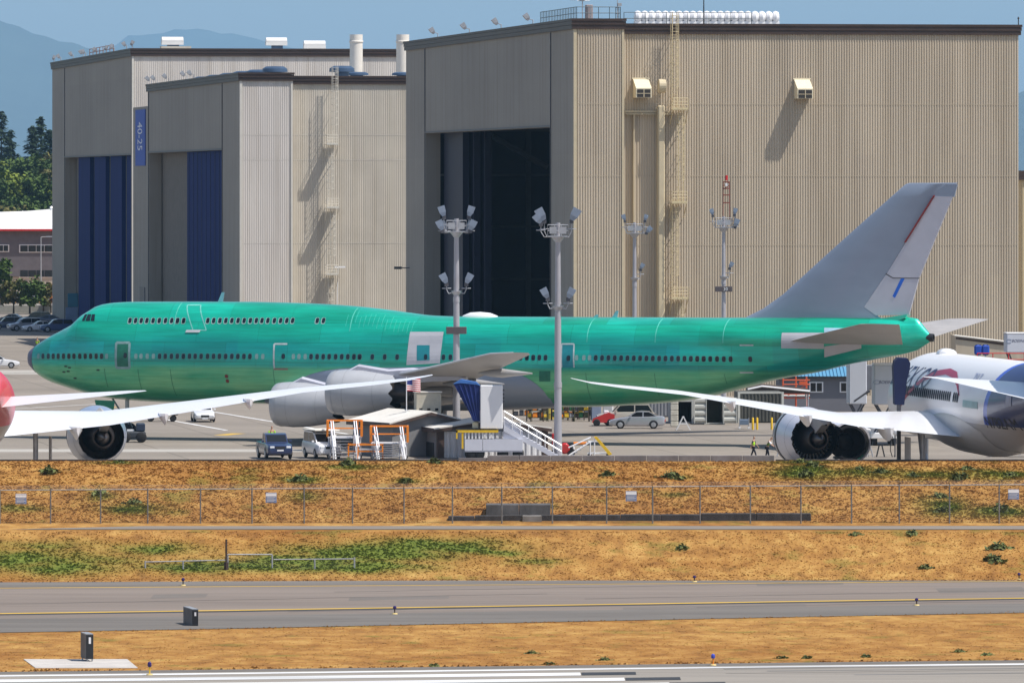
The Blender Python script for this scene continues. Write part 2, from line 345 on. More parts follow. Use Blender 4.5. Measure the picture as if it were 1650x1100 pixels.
# ------------------------------------------------------------------ grass tufts (stuff)
def tufts(name, n, ylo, yhi, hmin, hmax, wfac, label, dens=None, pred=None):
    X = rng.uniform(-37, 37, n); Y = rng.uniform(ylo, yhi, n); V = []; Fc = []; GA = []; SH = []
    for i in range(n):
        x, y = X[i], Y[i]
        if abs(x) > y*0.0705+1: continue
        g = greenness(x, y) if y > 430 else max(0, 0.5*hnoise(x*.3, y*.5)-.15)
        if pred and not pred(x, y, g): continue
        z = TZ(x, y)-0.02; h = random.uniform(hmin, hmax)*(1+0.9*g); sh = random.uniform(0.85, 1.35)
        for k in range(3):
            a = random.uniform(0, math.pi*2); lx, ly = math.cos(a), math.sin(a); w = h*wfac*random.uniform(.5, 1.2); tx, ty = random.uniform(-.5, .5)*h, random.uniform(-.5, .5)*h
            o = len(V); V += [(x-lx*w, y-ly*w, z), (x+lx*w, y+ly*w, z), (x+tx+lx*w*.25, y+ty+ly*w*.25, z+h*random.uniform(.7, 1))]
            Fc.append((o, o+1, o+2)); GA += [g]*3; SH += [sh]*3
    me = bpy.data.meshes.new(name); me.from_pydata(V, [], Fc); me.materials.append(TUFTM)
    a = me.attributes.new('green', 'FLOAT', 'POINT'); a.data.foreach_set('value', GA)
    c = me.attributes.new('shade', 'FLOAT_COLOR', 'POINT'); c.data.foreach_set('color', np.repeat(np.array(SH, dtype=np.float32)[:, None], 4, 1).ravel())
    o = bpy.data.objects.new(name, me); COL.objects.link(o); tag(o, label, 'grass', kind='stuff'); return o
TUFTM = grass_mat('dry_grass_tufts', tuft=True)
tufts('berm_grass', 60000, 454.8, 473.6, 0.03, 0.10, 1.25, 'dry tan grass with green weeds on the upper bank', pred=lambda x, y, g: not (-5.2 < x < 17.6 and y < 456.9))
tufts('bank_grass', 34000, 434.6, 447.5, 0.02, 0.075, 1.3, 'dry tan grass with green patches on the lower bank')
edT = edge(1020, 986, ZT)
def between(x, y, g): return e0(x)+0.1 < y < edT(x)-0.1
tufts('verge_grass', 22000, 352, 395, 0.02, 0.05, 2.0, 'mown straw coloured grass between taxiway and runway', pred=between)
def verge_weeds(x, y, g): return e0(x)+0.05 < y < e0(x)+.2+1.5*max(0, .45+hnoise(x*.8, 3.3))
tufts('runway_edge_weeds', 16000, 352, 370, 0.04, 0.13, 0.9, 'ragged weeds along the runway edge', pred=verge_weeds)
def taxi_edges(x, y, g): return min(abs(y-edT(x)+.1), abs(y-edF(x)-.15)) < .32+.25*hnoise(x*2.1, y)
edF = edge(938, 931, ZT)
tufts('taxiway_edge_grass', 60000, 385, 437, 0.03, 0.10, 1.2, 'ragged dry grass creeping over the taxiway edges', pred=taxi_edges)
def crack(y0f, x0, x1, amp, w, par, z):
    mb = MB(); n_ = 40; pts = [(x0+(x1-x0)*i/n_, y0f(x0+(x1-x0)*i/n_)+amp*math.sin(i*.9+x0)+random.uniform(-amp, amp)*.5) for i in range(n_+1)]
    mb.add([(x, y, z) for x, y in pts]+[(x, y+w, z) for x, y in pts], [(i, i+1, n_+2+i, n_+1+i) for i in range(n_)]); return mb.build('sealed_crack', M_CRK, par)
M_CRK = mat('crack_sealant', (.11, .095, .085), .8, 0, .3, .3)
for k, (dy, x0, x1) in enumerate([(6, -34, -8), (14, -12, 22), (21, 4, 36), (10.5, 10, 40), (27, -36, 2), (4, -20, 8), (33, -10, 30)]): crack(lambda x, d=dy: edT(x)+d, x0, x1, .12, .16, tw, ZT+.029)
for k, (dy, x0, x1) in enumerate([(-3.6, 8, 34), (-7.5, 10, 34)]): crack(lambda x, d=dy: e0(x)+d, x0, x1, .05, .10, rw, ZT+.029)
M_PAT = asphalt('asphalt_patch', (0.165, 0.145, 0.128), 0.5, .1)
for x0, x1, d0, d1 in ((-30, -24, 8, 13), (-9, -3.5, 24, 27), (6, 16, 9.5, 12), (24, 29, 20, 25), (-20, -17, 30, 34), (14, 19, 31, 33)):
    MB().add([(x0, edT(x0)+d0, ZT+.023), (x1, edT(x1)+d0, ZT+.023), (x1, edT(x1)+d1, ZT+.023), (x0, edT(x0)+d1, ZT+.023)], [(0, 1, 2, 3)]).build('asphalt_patch', M_PAT, tw)
M_RUB = mat('tyre_rubber_smear', (.17, .16, .15), .8, 0, .25, .2, (.05, 2, 1))
for x0, x1, d in ((10, 30, -4.4), (12, 34, -6.2), (16, 36, -9.6)): MB().add([(x0, e0(x0)+d, ZT+.0275), (x1, e0(x1)+d, ZT+.0275), (x1, e0(x1)+d+.45, ZT+.0275), (x0, e0(x0)+d+.45, ZT+.0275)], [(0, 1, 2, 3)]).build('tyre_mark', M_RUB, rw)
def weed_mesh(seed, r, h, n=130):
    rg = random.Random(seed); mb = MB()
    for i in range(n):
        a = rg.uniform(0, 6.28); d = rg.uniform(0, 1)**.6*r; lobe = .8+.25*math.sin(2*a+seed)+.2*math.sin(5*a+2*seed); d *= max(.35, lobe)*1.35; z = rg.uniform(0, h)*max(.15, 1-0.8*d/r); x, y = d*math.cos(a), d*math.sin(a); s = rg.uniform(.04, .11)
        v = Vector((rg.uniform(-1, 1), rg.uniform(-1, 1), rg.uniform(.1, 1))).normalized(); t = v.orthogonal().normalized(); w = v.cross(t)
        p = Vector((x, y, z)); mb.add([p-t*s, p+w*s*2, p+t*s, p-w*s], [(0, 1, 2, 3)])
    for i in range(5):
        a = rg.uniform(0, 6.28); mb.tube((0, 0, 0), (math.cos(a)*r*.6, math.sin(a)*r*.6, h*.8), .012, 3)
    return mb
M_WEED = mat('weed_leaves', (0.06, 0.09, 0.022), 0.8, 0, 0.5, 3, col2=(0.18, 0.20, 0.05))
weedp = [weed_mesh(s, .42, .5).build('weed_bush', M_WEED) for s in range(3)]
wl = [(485, 772), (655, 776), (1310, 752), (1300, 765), (1385, 757), (1420, 762), (1470, 766), (1560, 757), (1630, 766), (1515, 800), (1520, 822), (1612, 822), (215, 812), (160, 795), (193, 745), (560, 748), (700, 745), (1290, 745), (80, 762), (1080, 770), (980, 765), (1490, 915), (1380, 860), (1470, 862), (1610, 885), (1548, 770), (1600, 905), (1100, 885)]
for i, (u, v) in enumerate(wl):
    x, y = vfrom(u, v)
    o = weedp[i] if i < 3 else weedp[i % 3].copy()
    if i >= 3: COL.objects.link(o)
    o.location = (x, y, TZ(x, y)-.03); o.rotation_euler = (0, 0, i*1.3); k = random.uniform(.6, 1.35); o.scale = (k*1.2, k, k*.9)
    tag(o, 'dark green weed clump growing in the dry grass of the banks', 'weed', 'weed clumps on the grass banks')
for i, (u, v) in enumerate([(857, 1052), (885, 1070), (1395, 1058), (1545, 1050), (1590, 1055), (700, 1073), (975, 1063), (1260, 1060), (1300, 1060)]):
    y = GY(v, ZT); x = GX(u, y); o = weedp[i % 3].copy(); COL.objects.link(o); o.location = (x, y, ZT-.02); o.scale = (.7, .7, .45); o.rotation_euler = (0, 0, i)
    tag(o, 'small weed tuft in the mown verge beside the runway', 'weed', 'weed tufts in the runway verge')

# ------------------------------------------------------------------ mountains
def ridge(name, pts, Y, m, depth=2500):
    f = pchip([GX(p[0], Y) for p in pts], [GZ(p[1], Y) for p in pts]); x0, x1 = GX(pts[0][0], Y), GX(pts[-1][0], Y)
    nx, ny = 160, 12; vs = []
    for j in range(ny+1):
        t = j/ny*2-1
        for i in range(nx+1):
            x = x0+(x1-x0)*i/nx; h = f(x); k = (1-abs(t))**1.1
            vs.append((x+120*math.sin(3*t+x*.004)*(1-k), Y+t*depth, 20+(h-20)*k+(0 if abs(t) < 0.01 else 18*math.sin(x*.017+5*t)*math.sin(x*.006+9*t))*(k*(1-k)*3)+4*math.sin(x*.05)*k))
    fs = [(j*(nx+1)+i, j*(nx+1)+i+1, (j+1)*(nx+1)+i+1, (j+1)*(nx+1)+i) for j in range(ny) for i in range(nx)]
    o = MB().add(vs, fs).build(name, m, smooth=True, ang=80); tag(o, kind='structure'); return o
M_MT = mat('forested_slope', (0.035, 0.05, 0.035), 0.95, 0, 0.3, 0.002)
ridge('mountain_ridge', [(-500, -60), (-200, -10), (-60, 18), (0, 33), (40, 48), (80, 62), (120, 71), (150, 79), (190, 88), (260, 105), (400, 130), (700, 170), (1200, 210)], 34000, M_MT, 5000)
ridge('mountain_ridge', [(-600, 140), (0, 110), (150, 88), (185, 74), (200, 61), (215, 56), (235, 57), (262, 53), (285, 48), (312, 47), (338, 49), (362, 56), (376, 54), (400, 60), (440, 70), (490, 81), (560, 95), (800, 130), (1300, 190), (1650, 205), (2400, 230)], 44000, M_MT, 5000)
ridge('distant_hill', [(-900, 285), (0, 268), (500, 262), (1200, 255), (1640, 150), (1700, 135), (2300, 120)], 26000, M_MT)
hz = MB().box(-6500, 6500, -60, 52000, -9, 1250).build('haze', None)
hz.data.materials.clear(); hm = bpy.data.materials.new('haze_air'); hm.use_nodes = True; hn = hm.node_tree
hn.nodes.remove(hn.nodes['Principled BSDF']); pv = hn.nodes.new('ShaderNodeVolumePrincipled'); pv.inputs['Density'].default_value = 0.000034; pv.inputs['Color'].default_value = (0.40, 0.70, 1.0, 1); pv.inputs['Anisotropy'].default_value = 0.0
hn.links.new(pv.outputs[0], hn.nodes['Material Output'].inputs['Volume']); hz.data.materials.append(hm); tag(hz, kind='stuff')

# ------------------------------------------------------------------ hangars
TH = R(8.7); CT, ST = math.cos(TH), math.sin(TH)
class Frame:          # a building corner; x runs along the front wall, y along the door wall
    def __init__(s, u, Y, rz=TH): s.x, s.y = GX(u, Y), Y; s.c, s.s = math.cos(rz), math.sin(rz); s.rz = rz
    def fx(s, u, c=0.0):
        k = (u-825)/F; return (k*(s.y+s.c*c)-s.x+s.s*c)/(s.c-s.s*k)
    def sy(s, u, c=0.0):
        k = (u-825)/F; return (s.x+s.c*c-k*(s.y+s.s*c))/(s.s+s.c*k)
    def z(s, v, x, y): return GZ(v, s.y+s.s*x+s.c*y)
    def thing(s, *a, **k): return thing(*a, loc=(s.x, s.y, 0), rz=s.rz, **k)
def ribs(mb, x0, x1, y, z0, z1, pitch=0.25, d=0.06):
    n = max(1, int((x1-x0)/pitch)); p = (x1-x0)/n; xs = []
    for i in range(n): b = x0+i*p; xs += [(b, 0), (b+p*.30, 0), (b+p*.42, -d), (b+p*.80, -d), (b+p*.92, 0)]
    xs.append((x1, 0)); m = len(xs)
    mb.add([(x, y+q, z0) for x, q in xs]+[(x, y+q, z1) for x, q in xs], [(i, i+1, m+i+1, m+i) for i in range(m-1)])
M_TAN = mat('tan_cladding', (0.50, 0.425, 0.325), 0.7, 0, 0.08, 0.30, (1, 1, .12)); M_TAN2 = mat('tan_panel', (0.50, 0.42, 0.27), 0.7, 0, 0.06, 0.3)
M_PALE = mat('pale_cladding', (0.62, 0.575, 0.53), 0.7, 0, 0.09, 0.30, (1, 1, .12)); M_PALE2 = mat('pale_panel', (0.55, 0.50, 0.42), .7, 0, .06, .3)
M_SIDE = mat('shaded_beige_wall', (0.32, 0.29, 0.25), 0.8, 0, 0.07, 0.12, (1, .3, 1)); M_FASC = mat('brown_fascia', (0.045, 0.026, 0.02), 0.5, 0, 0.25, 0.4, (1, 1, 4))  # M_SIDE: shade of the door walls put into a darker colour
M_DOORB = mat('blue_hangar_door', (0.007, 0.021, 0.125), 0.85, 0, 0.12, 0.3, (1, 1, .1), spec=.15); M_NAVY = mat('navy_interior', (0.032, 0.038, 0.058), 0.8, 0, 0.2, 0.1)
def weather(m, w=1.2, h=11.5, dz=.06):
    n, L, b = nodes_of(m); src = b.inputs['Base Color'].links[0].from_socket; tc = n.new('ShaderNodeTexCoord'); sp = n.new('ShaderNodeSeparateXYZ'); L.new(tc.outputs['Object'], sp.inputs[0])
    cb = n.new('ShaderNodeCombineXYZ'); L.new(sp.outputs['X'], cb.inputs['X']); L.new(sp.outputs['Z'], cb.inputs['Y']); br = n.new('ShaderNodeTexBrick'); br.offset = .3; L.new(cb.outputs[0], br.inputs['Vector'])
    br.inputs['Scale'].default_value = 1; br.inputs['Brick Width'].default_value = w; br.inputs['Row Height'].default_value = h; br.inputs['Mortar Size'].default_value = 0
    br.inputs['Color1'].default_value = (1, 1, 1, 1); br.inputs['Color2'].default_value = (1-dz, 1-dz, 1-dz*.8, 1)
    mp = n.new('ShaderNodeMapping'); mp.inputs['Scale'].default_value = (1.3, 1.3, .05); L.new(tc.outputs['Object'], mp.inputs[0]); t = n.new('ShaderNodeTexNoise'); t.inputs['Scale'].default_value = 1; t.inputs['Detail'].default_value = 6; L.new(mp.outputs[0], t.inputs[0])
    r = n.new('ShaderNodeValToRGB'); L.new(t.outputs['Fac'], r.inputs[0]); r.color_ramp.elements[0].position = .3; r.color_ramp.elements[0].color = (.86, .84, .81, 1); r.color_ramp.elements[1].position = .52; r.color_ramp.elements[1].color = (1, 1, 1, 1)
    for q in (br.outputs[0], r.outputs[0]):
        mm = n.new('ShaderNodeMix'); mm.data_type = 'RGBA'; mm.blend_type = 'MULTIPLY'; mm.inputs[0].default_value = 1; L.new(src, mm.inputs[6]); L.new(q, mm.inputs[7]); src = mm.outputs[2]
    L.new(src, b.inputs['Base Color'])
for q_ in (M_TAN, M_PALE, M_PALE2, M_SIDE): weather(q_)
M_TRIM = mat('tan_trim', (0.52, 0.44, 0.30), 0.6, 0, 0.06, 1); M_WTRIM = mat('pale_trim', (0.62, 0.59, 0.53), 0.6, 0, 0.05, 1)
M_FLOOR = mat('hangar_floor', (0.16, 0.16, 0.16), 0.6, 0, 0.2, 0.1)
def walls(fr, root, L1, L2, H, front, fasc=0.85, open_y=(14, 100), open_z=25.7, jog=None, jogd=2.0, jogdrop=0.35, wallm=M_TAN, trims=(), opening_h=None):
    # front cladding
    xj = jog or L1
    rk = dict(d=.028) if wallm is M_PALE else {}
    mb = MB(); ribs(mb, 0.25, xj, 0, 0, H-fasc*.5, **rk); mb.build('front_cladding', wallm, root)
    if jog:
        mb = MB(); ribs(mb, xj, L1, jogd, 0, H-jogdrop-fasc*.5, **rk); mb.build('front_cladding', front, root)
        MB().box(xj-.22, xj, -.12, jogd, 0, H-fasc-.01).build('corner_trim', M_WTRIM if wallm is M_PALE else M_TRIM, root)
    MB().box(-0.05, .24, -.12, .3, 0, H-fasc-.01).build('corner_trim', M_WTRIM if wallm is M_PALE else M_TRIM, root)
    # side wall with door opening
    y0, y1 = open_y; t = 1.6
    mb = MB(); mb.box(0, t, .32, y0, 0, H-fasc*.5); mb.box(0, t, y1, L2, 0, H-fasc*.5); mb.box(0, t, y0, y1, open_z, H-fasc*.5)
    mb.build('door_wall', M_SIDE, root)
    mb = MB()
    for y in (y0-.35, y1+.35): mb.box(-.10, -.003, y-.07, y+.07, 0.1, H-fasc-.05)
    mb.box(-.08, -.003, y0-.25, y1+.25, open_z+.02, open_z+.2); mb.build('wall_joint', DSTEEL, root)
    # other walls, roof
    mb = MB(); mb.box(L1-.3, L1, (jogd if jog else 0)+.02, L2, 0, H-jogdrop-fasc*.5); mb.box(t, L1-.3, L2-.3, L2, 0, H-jogdrop-fasc*.5); mb.build('rear_wall', wallm, root)
    H2 = H-jogdrop
    mb = MB(); mb.box(0.2, xj-.1, .2, L2-.2, H-.35, H-.15)
    if jog: mb.box(xj-.05, L1-.2, jogd+.1, L2-.2, H2-.35, H2-.15)
    mb.build('roof', mat('grey_roof', (.30, .30, .30), .8), root)
    mb = MB(); p = .22
    def band(x0, x1, ya, yb, zt):
        mb.box(x0, x1, ya, yb, zt-fasc, zt-fasc*.62); mb.box(x0-.05, x1+.05, ya-.06, yb+.06, zt-fasc*.6, zt-fasc*.25); mb.box(x0-.10, x1+.1, ya-.12, yb+.12, zt-fasc*.23, zt)
    band(-p, xj+.1, -p, .1, H); band(-p, .1, .2, L2, H)
    if jog: band(xj+.25, L1+p, jogd-p, jogd+.1, H2); band(L1-.1, L1+p, jogd+.2, L2, H2)
    mb.build('roof_fascia', M_FASC, root)
    MB().box(t, L1-.3, .3+(jogd if jog else 0), L2-.3, -.02, 0.03).build('floor', M_FLOOR, root)
def caged_ladder(root, secs, plats, y, m, name='caged_ladder'):
    o = None
    mb = MB()
    for x, z0, z1 in secs:
        for s in (-.24, .24): mb.tube((x+s, y, z0), (x+s, y, z1), .035, 5)
        z = z0+.3
        while z < z1: mb.tube((x-.24, y, z), (x+.24, y, z), .02, 4); z += .3
        z = z0+2.2
        while z < z1:
            hoop = [(x+.40*math.cos(a), y-.02-.75*math.sin(a), z) for a in np.linspace(0, math.pi, 7)]; mb.path(hoop, .022, 4); z += .75
        for a in np.linspace(0, math.pi, 5): mb.tube((x+.40*math.cos(a), y-.02-.75*math.sin(a), z0+2.2), (x+.40*math.cos(a), y-.02-.75*math.sin(a), z1), .018, 4)
        z = z0+1.5
        while z < z1:
            for s in (-.24, .24): mb.tube((x+s, y, z), (x+s, y+abs(y)*1.0, z), .03, 4)
            z += 3
    o = mb.build(name, m, root)
    for x0, x1, z in plats:
        mb = MB(); yo = y-.95; mb.box(x0, x1, yo, y+.9, z-.07, z)
        for q in (.45, .75, 1.08):
            mb.tube((x0, yo, z+q), (x1, yo, z+q), .028, 5)
            for xx in (x0, x1): mb.tube((xx, yo, z+q), (xx, y+.8, z+q), .028, 5)
        for xx in np.linspace(x0, x1, 4): mb.tube((xx, yo, z), (xx, yo, z+1.08), .028, 5)
        for xx in (x0, x1): mb.tube((xx, yo+.1, z), (xx, y+.9, z-1.4), .045, 5)
        mb.box(x0, x1, yo-.01, yo+.01, z, z+.18)
        mb.build('ladder_platform', m, o)
    return o
def rail(mb, pts, h=1.1, step=1.5, r=.035):
    for a, b in zip(pts[:-1], pts[1:]):
        a = Vector(a); b = Vector(b); n = max(1, round((b-a).length/step))
        for i in range(n+1): p = a.lerp(b, i/n); mb.tube(p, p+Vector((0, 0, h)), r, 5)
        for q in (h*.5, h): mb.tube(a+Vector((0, 0, q)), b+Vector((0, 0, q)), r, 5)
def floodlight(mb, p, yaw, tilt, s=1.0):     # boxy lamp head on a yoke, pointing outward and down
    M = Matrix.Translation(Vector(p)) @ Matrix.Rotation(yaw, 4, 'Z') @ Matrix.Rotation(tilt, 4, 'Y')
    old = mb.M; mb.M = M if old is None else old @ M
    mb.loft([[(a*.16*s, b*.2*s, 0) for a, b in ((-1, -1), (1, -1), (1, 1), (-1, 1))], [(a*.30*s, b*.34*s, .35*s) for a, b in ((-1, -1), (1, -1), (1, 1), (-1, 1))], [(a*.34*s, b*.38*s, .95*s) for a, b in ((-1, -1), (1, -1), (1, 1), (-1, 1))]])
    mb.M = old
# --- the large tan hangar
FR = Frame(925, 713); L1 = FR.fx(1641, 2)
HR = 20+(300-30)/(F/713)
BR = FR.thing('hangar', 'tall tan corrugated hangar with an open dark doorway, largest of the three', 'hangar')
XJ = FR.fx(1005.5); oy0, oy1 = FR.sy(887), FR.sy(686)
walls(FR, BR, L1, 116, HR, M_TAN, 1.0, (oy0, oy1), FR.z(205, 0, oy0), XJ, 2.0, .42)
z_of = lambda v: FR.z(v, 10, 2)
# plain strip panel, pipe, duct
mb = MB(); mb.box(FR.fx(1006, 2), FR.fx(1080, 2), 1.55, 1.9, z_of(182), z_of(178.5)); mb.box(FR.fx(1006, 2), FR.fx(1080, 2), 1.4, 1.9, z_of(185), z_of(183.2)); mb.build('wall_pipe', M_TRIM, BR)
mb = MB(); xa, xb = FR.fx(1060, 1), FR.fx(1071.5, 1); mb.bbox(xa, xb, .9, 1.88, 0.02, z_of(170), .12); mb.build('vertical_duct', M_TRIM, BR)
mb = MB(); xc = (FR.fx(1063, 1)+FR.fx(1071, 1))/2
mb.lathe([(xc-.35, .66), (xc+.30, .66)], 'x', (0, 1.0, z_of(139)), 18); mb.build('duct_elbow', M_TRIM, BR)
mb = MB(); mb.box(FR.fx(1021, 2)-.1, FR.fx(1021, 2)+.02, 1.5, 1.9, .1, z_of(185)); mb.build('wall_conduit', M_TRIM, BR)
def hood(u0, u1, vt, vb):
    x0, x1 = FR.fx(u0, .5), FR.fx(u1, .5); zt, zb = z_of(vt), z_of(vb); y = 1.9; p = 1.75
    mb = MB(); mb.prism([(y, zt+.15), (y-p, zt-.45*(zt-zb)), (y-p, zb), (y-p+.08, zb), (y-p+.08, zt-.5*(zt-zb)), (y, zt)], 'x', x0, x1)
    mb.prism([(y, zt), (y-p+.06, zt-.48*(zt-zb)), (y-p+.06, zb), (y, zb)], 'x', x0-.004, x0+.05); mb.prism([(y, zt), (y-p+.06, zt-.48*(zt-zb)), (y-p+.06, zb), (y, zb)], 'x', x1-.05, x1+.004)
    mb.box(x0-.1, x1+.1, y-.08, y, zt+.12, zt+.26); o = mb.build('vent_hood', mat('cream_hood', (.74, .66, .48), .5, 0, .05, 1), BR)
    mb = MB(); zz = zt-.52*(zt-zb); mb.box(x0+.1, x1-.1, y-p-.03, y-p-.005, zb+.04, zz); mb.build('louvre', mat('dark_louvre', (.03, .024, .02), .6), o)
    mb = MB(); xm = (x0+x1)/2; mb.box(xm-.04, xm+.04, y-p-.06, y-p-.033, zb+.02, zz); mb.box(x0+.08, x1-.08, y-p-.05, y-p-.034, (zb+zz)/2-.03, (zb+zz)/2+.03); mb.build('louvre_bar', M_TRIM, o)
hood(1024, 1049, 130, 158); hood(1284, 1309, 130, 159)
X = lambda u: FR.fx(u, .6)
caged_ladder(BR, [(X(1088), z_of(178), HR+.6), (X(1098), z_of(327), z_of(172)), (X(1088), z_of(480), z_of(322)), (X(1096), .3, z_of(476))],
             [(X(1083), X(1107), z_of(177)), (X(1082), X(1105), z_of(327)), (X(1082), X(1107), z_of(481))], .95, mat('ladder_paint', (.60, .50, .30), .6, 0, .05, 1))
mb = MB()
for z in (z_of(168), z_of(283.5), z_of(395)): [q_.build('cladding_seam', mat('seam_tan', (.45, .385, .29), .7), BR) for q_ in (MB().box(XJ+.02, L1-.05, 1.937, 1.96, z, z+.04), MB().box(.3, XJ-.3, -.063, -.05, z, z+.04))]
# roof things
mb = MB(); zr = HR-.05
rail(mb, [(.3, FR.sy(866), zr), (.3, .3, zr), (XJ-.3, .3, zr), (XJ-.3, 3, zr)], 1.15, .95)
mb.build('roof_railing', mat('rail_grey', (.07, .10, .12), .5), BR); mb = MB(); rail(mb, [(XJ+.4, 2.4, HR-.5), (FR.fx(1212, 2), 2.4, HR-.5)], 1.15, 1.9)
mb.build('roof_railing', mat('rail_grey', (.07, .10, .12), .5), BR)
mb = MB(); xx0, xx1 = FR.fx(1022, 6), FR.fx(1255, 6); n = 21; st = (xx1-xx0)/n; prof = []
for i in range(n):
    b = xx0+i*st; prof += [(b, .36), (b+st*.12, .52), (b+st*.5, .62), (b+st*.88, .52)]
prof.append((xx1, .34)); mb.lathe(prof, 'x', (0, 6, HR+.30), 20); mb.box(xx0, xx1, 5.6, 6.4, HR-.55, HR-.1); mb.build('ridge_ventilator', WHITE, BR, smooth=True, ang=30)
MB().bbox(FR.fx(944, 2), FR.fx(955, 2), 1.8, 2.6, HR-.1, HR+1.35, .06).build('roof_cabinet', mat('tan_grey', (.30, .25, .25), .6), BR)
mb = MB(); xa = FR.fx(918, 1); mb.tube((1.0, 1.2, HR-.2), (1.0, 1.2, HR+2.1), .05, 6); mb.tube((-.1+.6, 1.2, HR+1.7), (1.7, 1.2, HR+1.7), .04, 5)
for q in (-.1, .8): mb.cbox((q+.2, 1.15, HR+1.9), (.45, .3, .3))
mb.tube((1.8, 1.2, HR-.2), (1.8, 1.2, HR+1.3), .05, 6)
mb.build('camera_mast', STEEL, BR)
mb = MB(); xa = FR.fx(995, 1); mb.tube((xa, 1, HR-.2), (xa, 1, HR+2.3), .045, 5); mb.cbox((xa+.2, 1, HR+1.35), (.35, .3, .28)); mb.build('camera_mast', STEEL, BR)
mb = MB(); xa = FR.fx(1134, 3); mb.tube((xa, 3, HR-.5), (xa, 3, HR+4), .07, 6, .03); mb.build('antenna', BLACK, BR)
mb = MB(); xa = FR.fx(1641, 2.4); mb.tube((xa, 2.4, HR-.6), (xa, 2.4, HR+.35), .05, 6); mb.lathe([(HR+.1, .02), (HR+.2, .12), (HR+.35, .02)], 'z', (xa, 2.4, 0), 8); mb.build('roof_beacon', BLACK, BR)
for u in (704, 755, 806, 857):
    y = FR.sy(u); mb = MB(); mb.tube((.1, y, HR-.1), (.1, y, HR+.45), .05, 5); mb.tube((.1, y, HR+.4), (-.35, y, HR+.55), .04, 5); floodlight(mb, (-.3, y, HR+.4), math.pi, R(35), .75); mb.build('roof_floodlight', STEEL, BR)
mb = MB(); mb.tube((-.02, FR.sy(660), FR.z(432, 0, 110)), (-1.0, FR.sy(660), FR.z(432, 0, 110)), .06, 5); mb.cbox((-1.3, FR.sy(660), FR.z(432, 0, 110)), (.8, .5, .28)); mb.build('wall_lamp', DSTEEL, BR)
# interior seen through the door
yb = 115.6
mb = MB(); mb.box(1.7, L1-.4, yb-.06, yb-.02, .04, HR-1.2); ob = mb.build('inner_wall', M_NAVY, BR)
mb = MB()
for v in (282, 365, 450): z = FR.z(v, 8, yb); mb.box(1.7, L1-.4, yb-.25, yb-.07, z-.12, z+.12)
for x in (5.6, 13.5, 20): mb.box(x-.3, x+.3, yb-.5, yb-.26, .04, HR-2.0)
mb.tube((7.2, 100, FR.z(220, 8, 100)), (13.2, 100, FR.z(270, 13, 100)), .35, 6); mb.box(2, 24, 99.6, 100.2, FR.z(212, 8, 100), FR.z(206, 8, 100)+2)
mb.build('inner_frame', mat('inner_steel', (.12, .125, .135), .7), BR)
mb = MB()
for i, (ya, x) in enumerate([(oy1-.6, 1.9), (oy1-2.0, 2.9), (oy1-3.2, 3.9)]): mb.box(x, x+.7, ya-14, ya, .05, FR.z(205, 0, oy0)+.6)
mb.build('hangar_door', mat('shaded_blue_door', (.003, .004, .025), .6), BR)  # door blue taken near black to carry the shade inside the doorway

# --- the middle pale hangar
FM = Frame(387, 860)
HM = 20+(300-117)/(F/860)
BM = FM.thing('hangar', 'pale ribbed hangar with a half open blue door, middle one of the three hangars', 'hangar')
LM = FM.fx(700); moy0, moy1 = FM.sy(358), FM.sy(240)
XM = FM.fx(471.5)
walls(FM, BM, LM, moy1+1.4, HM, M_PALE2, .95, (moy0, moy1-.2), FM.z(242, 0, moy0), XM, 1.6, .35, wallm=M_PALE)
yd = FM.sy(295)
mb = MB(); mb.box(.5, 1.2, moy0+.05, yd, .05, FM.z(242, 0, moy0)-.03)
mb.build('hangar_door', M_DOORB, BM)
mb = MB()
for i in range(9): y = moy0+(yd-moy0)*(i+.5)/9; mb.box(.44, .497, y-.06, y+.06, .1, FM.z(242, 0, moy0)-.1)
mb.build('door_rib', mat('door_rib_blue', (.006, .013, .075), .5), BM)
MB().box(2.2, LM-.4, moy1+.6, moy1+.8, .04, HM-1.2).build('inner_wall', mat('inner_beige', (.16, .14, .12), .8), BM)
MB().box(1.7, 2.2, yd+3, moy1+.5, .04, FM.z(242, 0, moy0)-.02).build('inner_partition', MATS['inner_beige'], BM)
zm = lambda v: FM.z(v, 12, 1.6); X = lambda u: FM.fx(u, .3)
caged_ladder(BM, [(X(540), zm(232), HM+.7), (X(533), zm(335), zm(226)), (X(536), zm(442), zm(330)), (X(533), .3, zm(436))],
             [(X(526), X(543), zm(233)), (X(526), X(545), zm(335)), (X(525), X(544), zm(442))], .55, mat('ladder_pale', (.66, .62, .54), .6, 0, .04, 1))
mb = MB(); mb.tube((X(545), 1.5, zm(500)), (X(545), .6, zm(432)), .06, 5); mb.cbox((X(548), .4, zm(430)), (1.2, .4, .18)); mb.build('wall_lamp', WHITE, BM)
mb = MB()
for z in (zm(218), zm(258), zm(392)): [q_.build('cladding_seam', mat('seam_pale', (.57, .53, .48), .7), BM) for q_ in (MB().box(XM+.02, LM-.5, 1.569, 1.59, z, z+.04), MB().box(.3, XM-.3, -.031, -.02, z, z+.04))]
M_FAN = mat('blue_grey_fan', (.05, .09, .16), .45, .2, .15, 1)
def fan(root, x, y, z, r, h=1.2, base=0):
    mb = MB(); mb.lathe([(z, r*.55), (z+h*.45, r*.55), (z+h*.5, r*1.0), (z+h*.8, r*.97), (z+h, r*.70), (z+h*1.02, r*.2)], 'z', (x, y, 0), 20)
    o = mb.build('roof_fan', M_FAN, root, smooth=True); return o
def at_roof(fr, u, Y): return ((GX(u, Y)-fr.x)*fr.c+(Y-fr.y)*fr.s, -(GX(u, Y)-fr.x)*fr.s+(Y-fr.y)*fr.c)
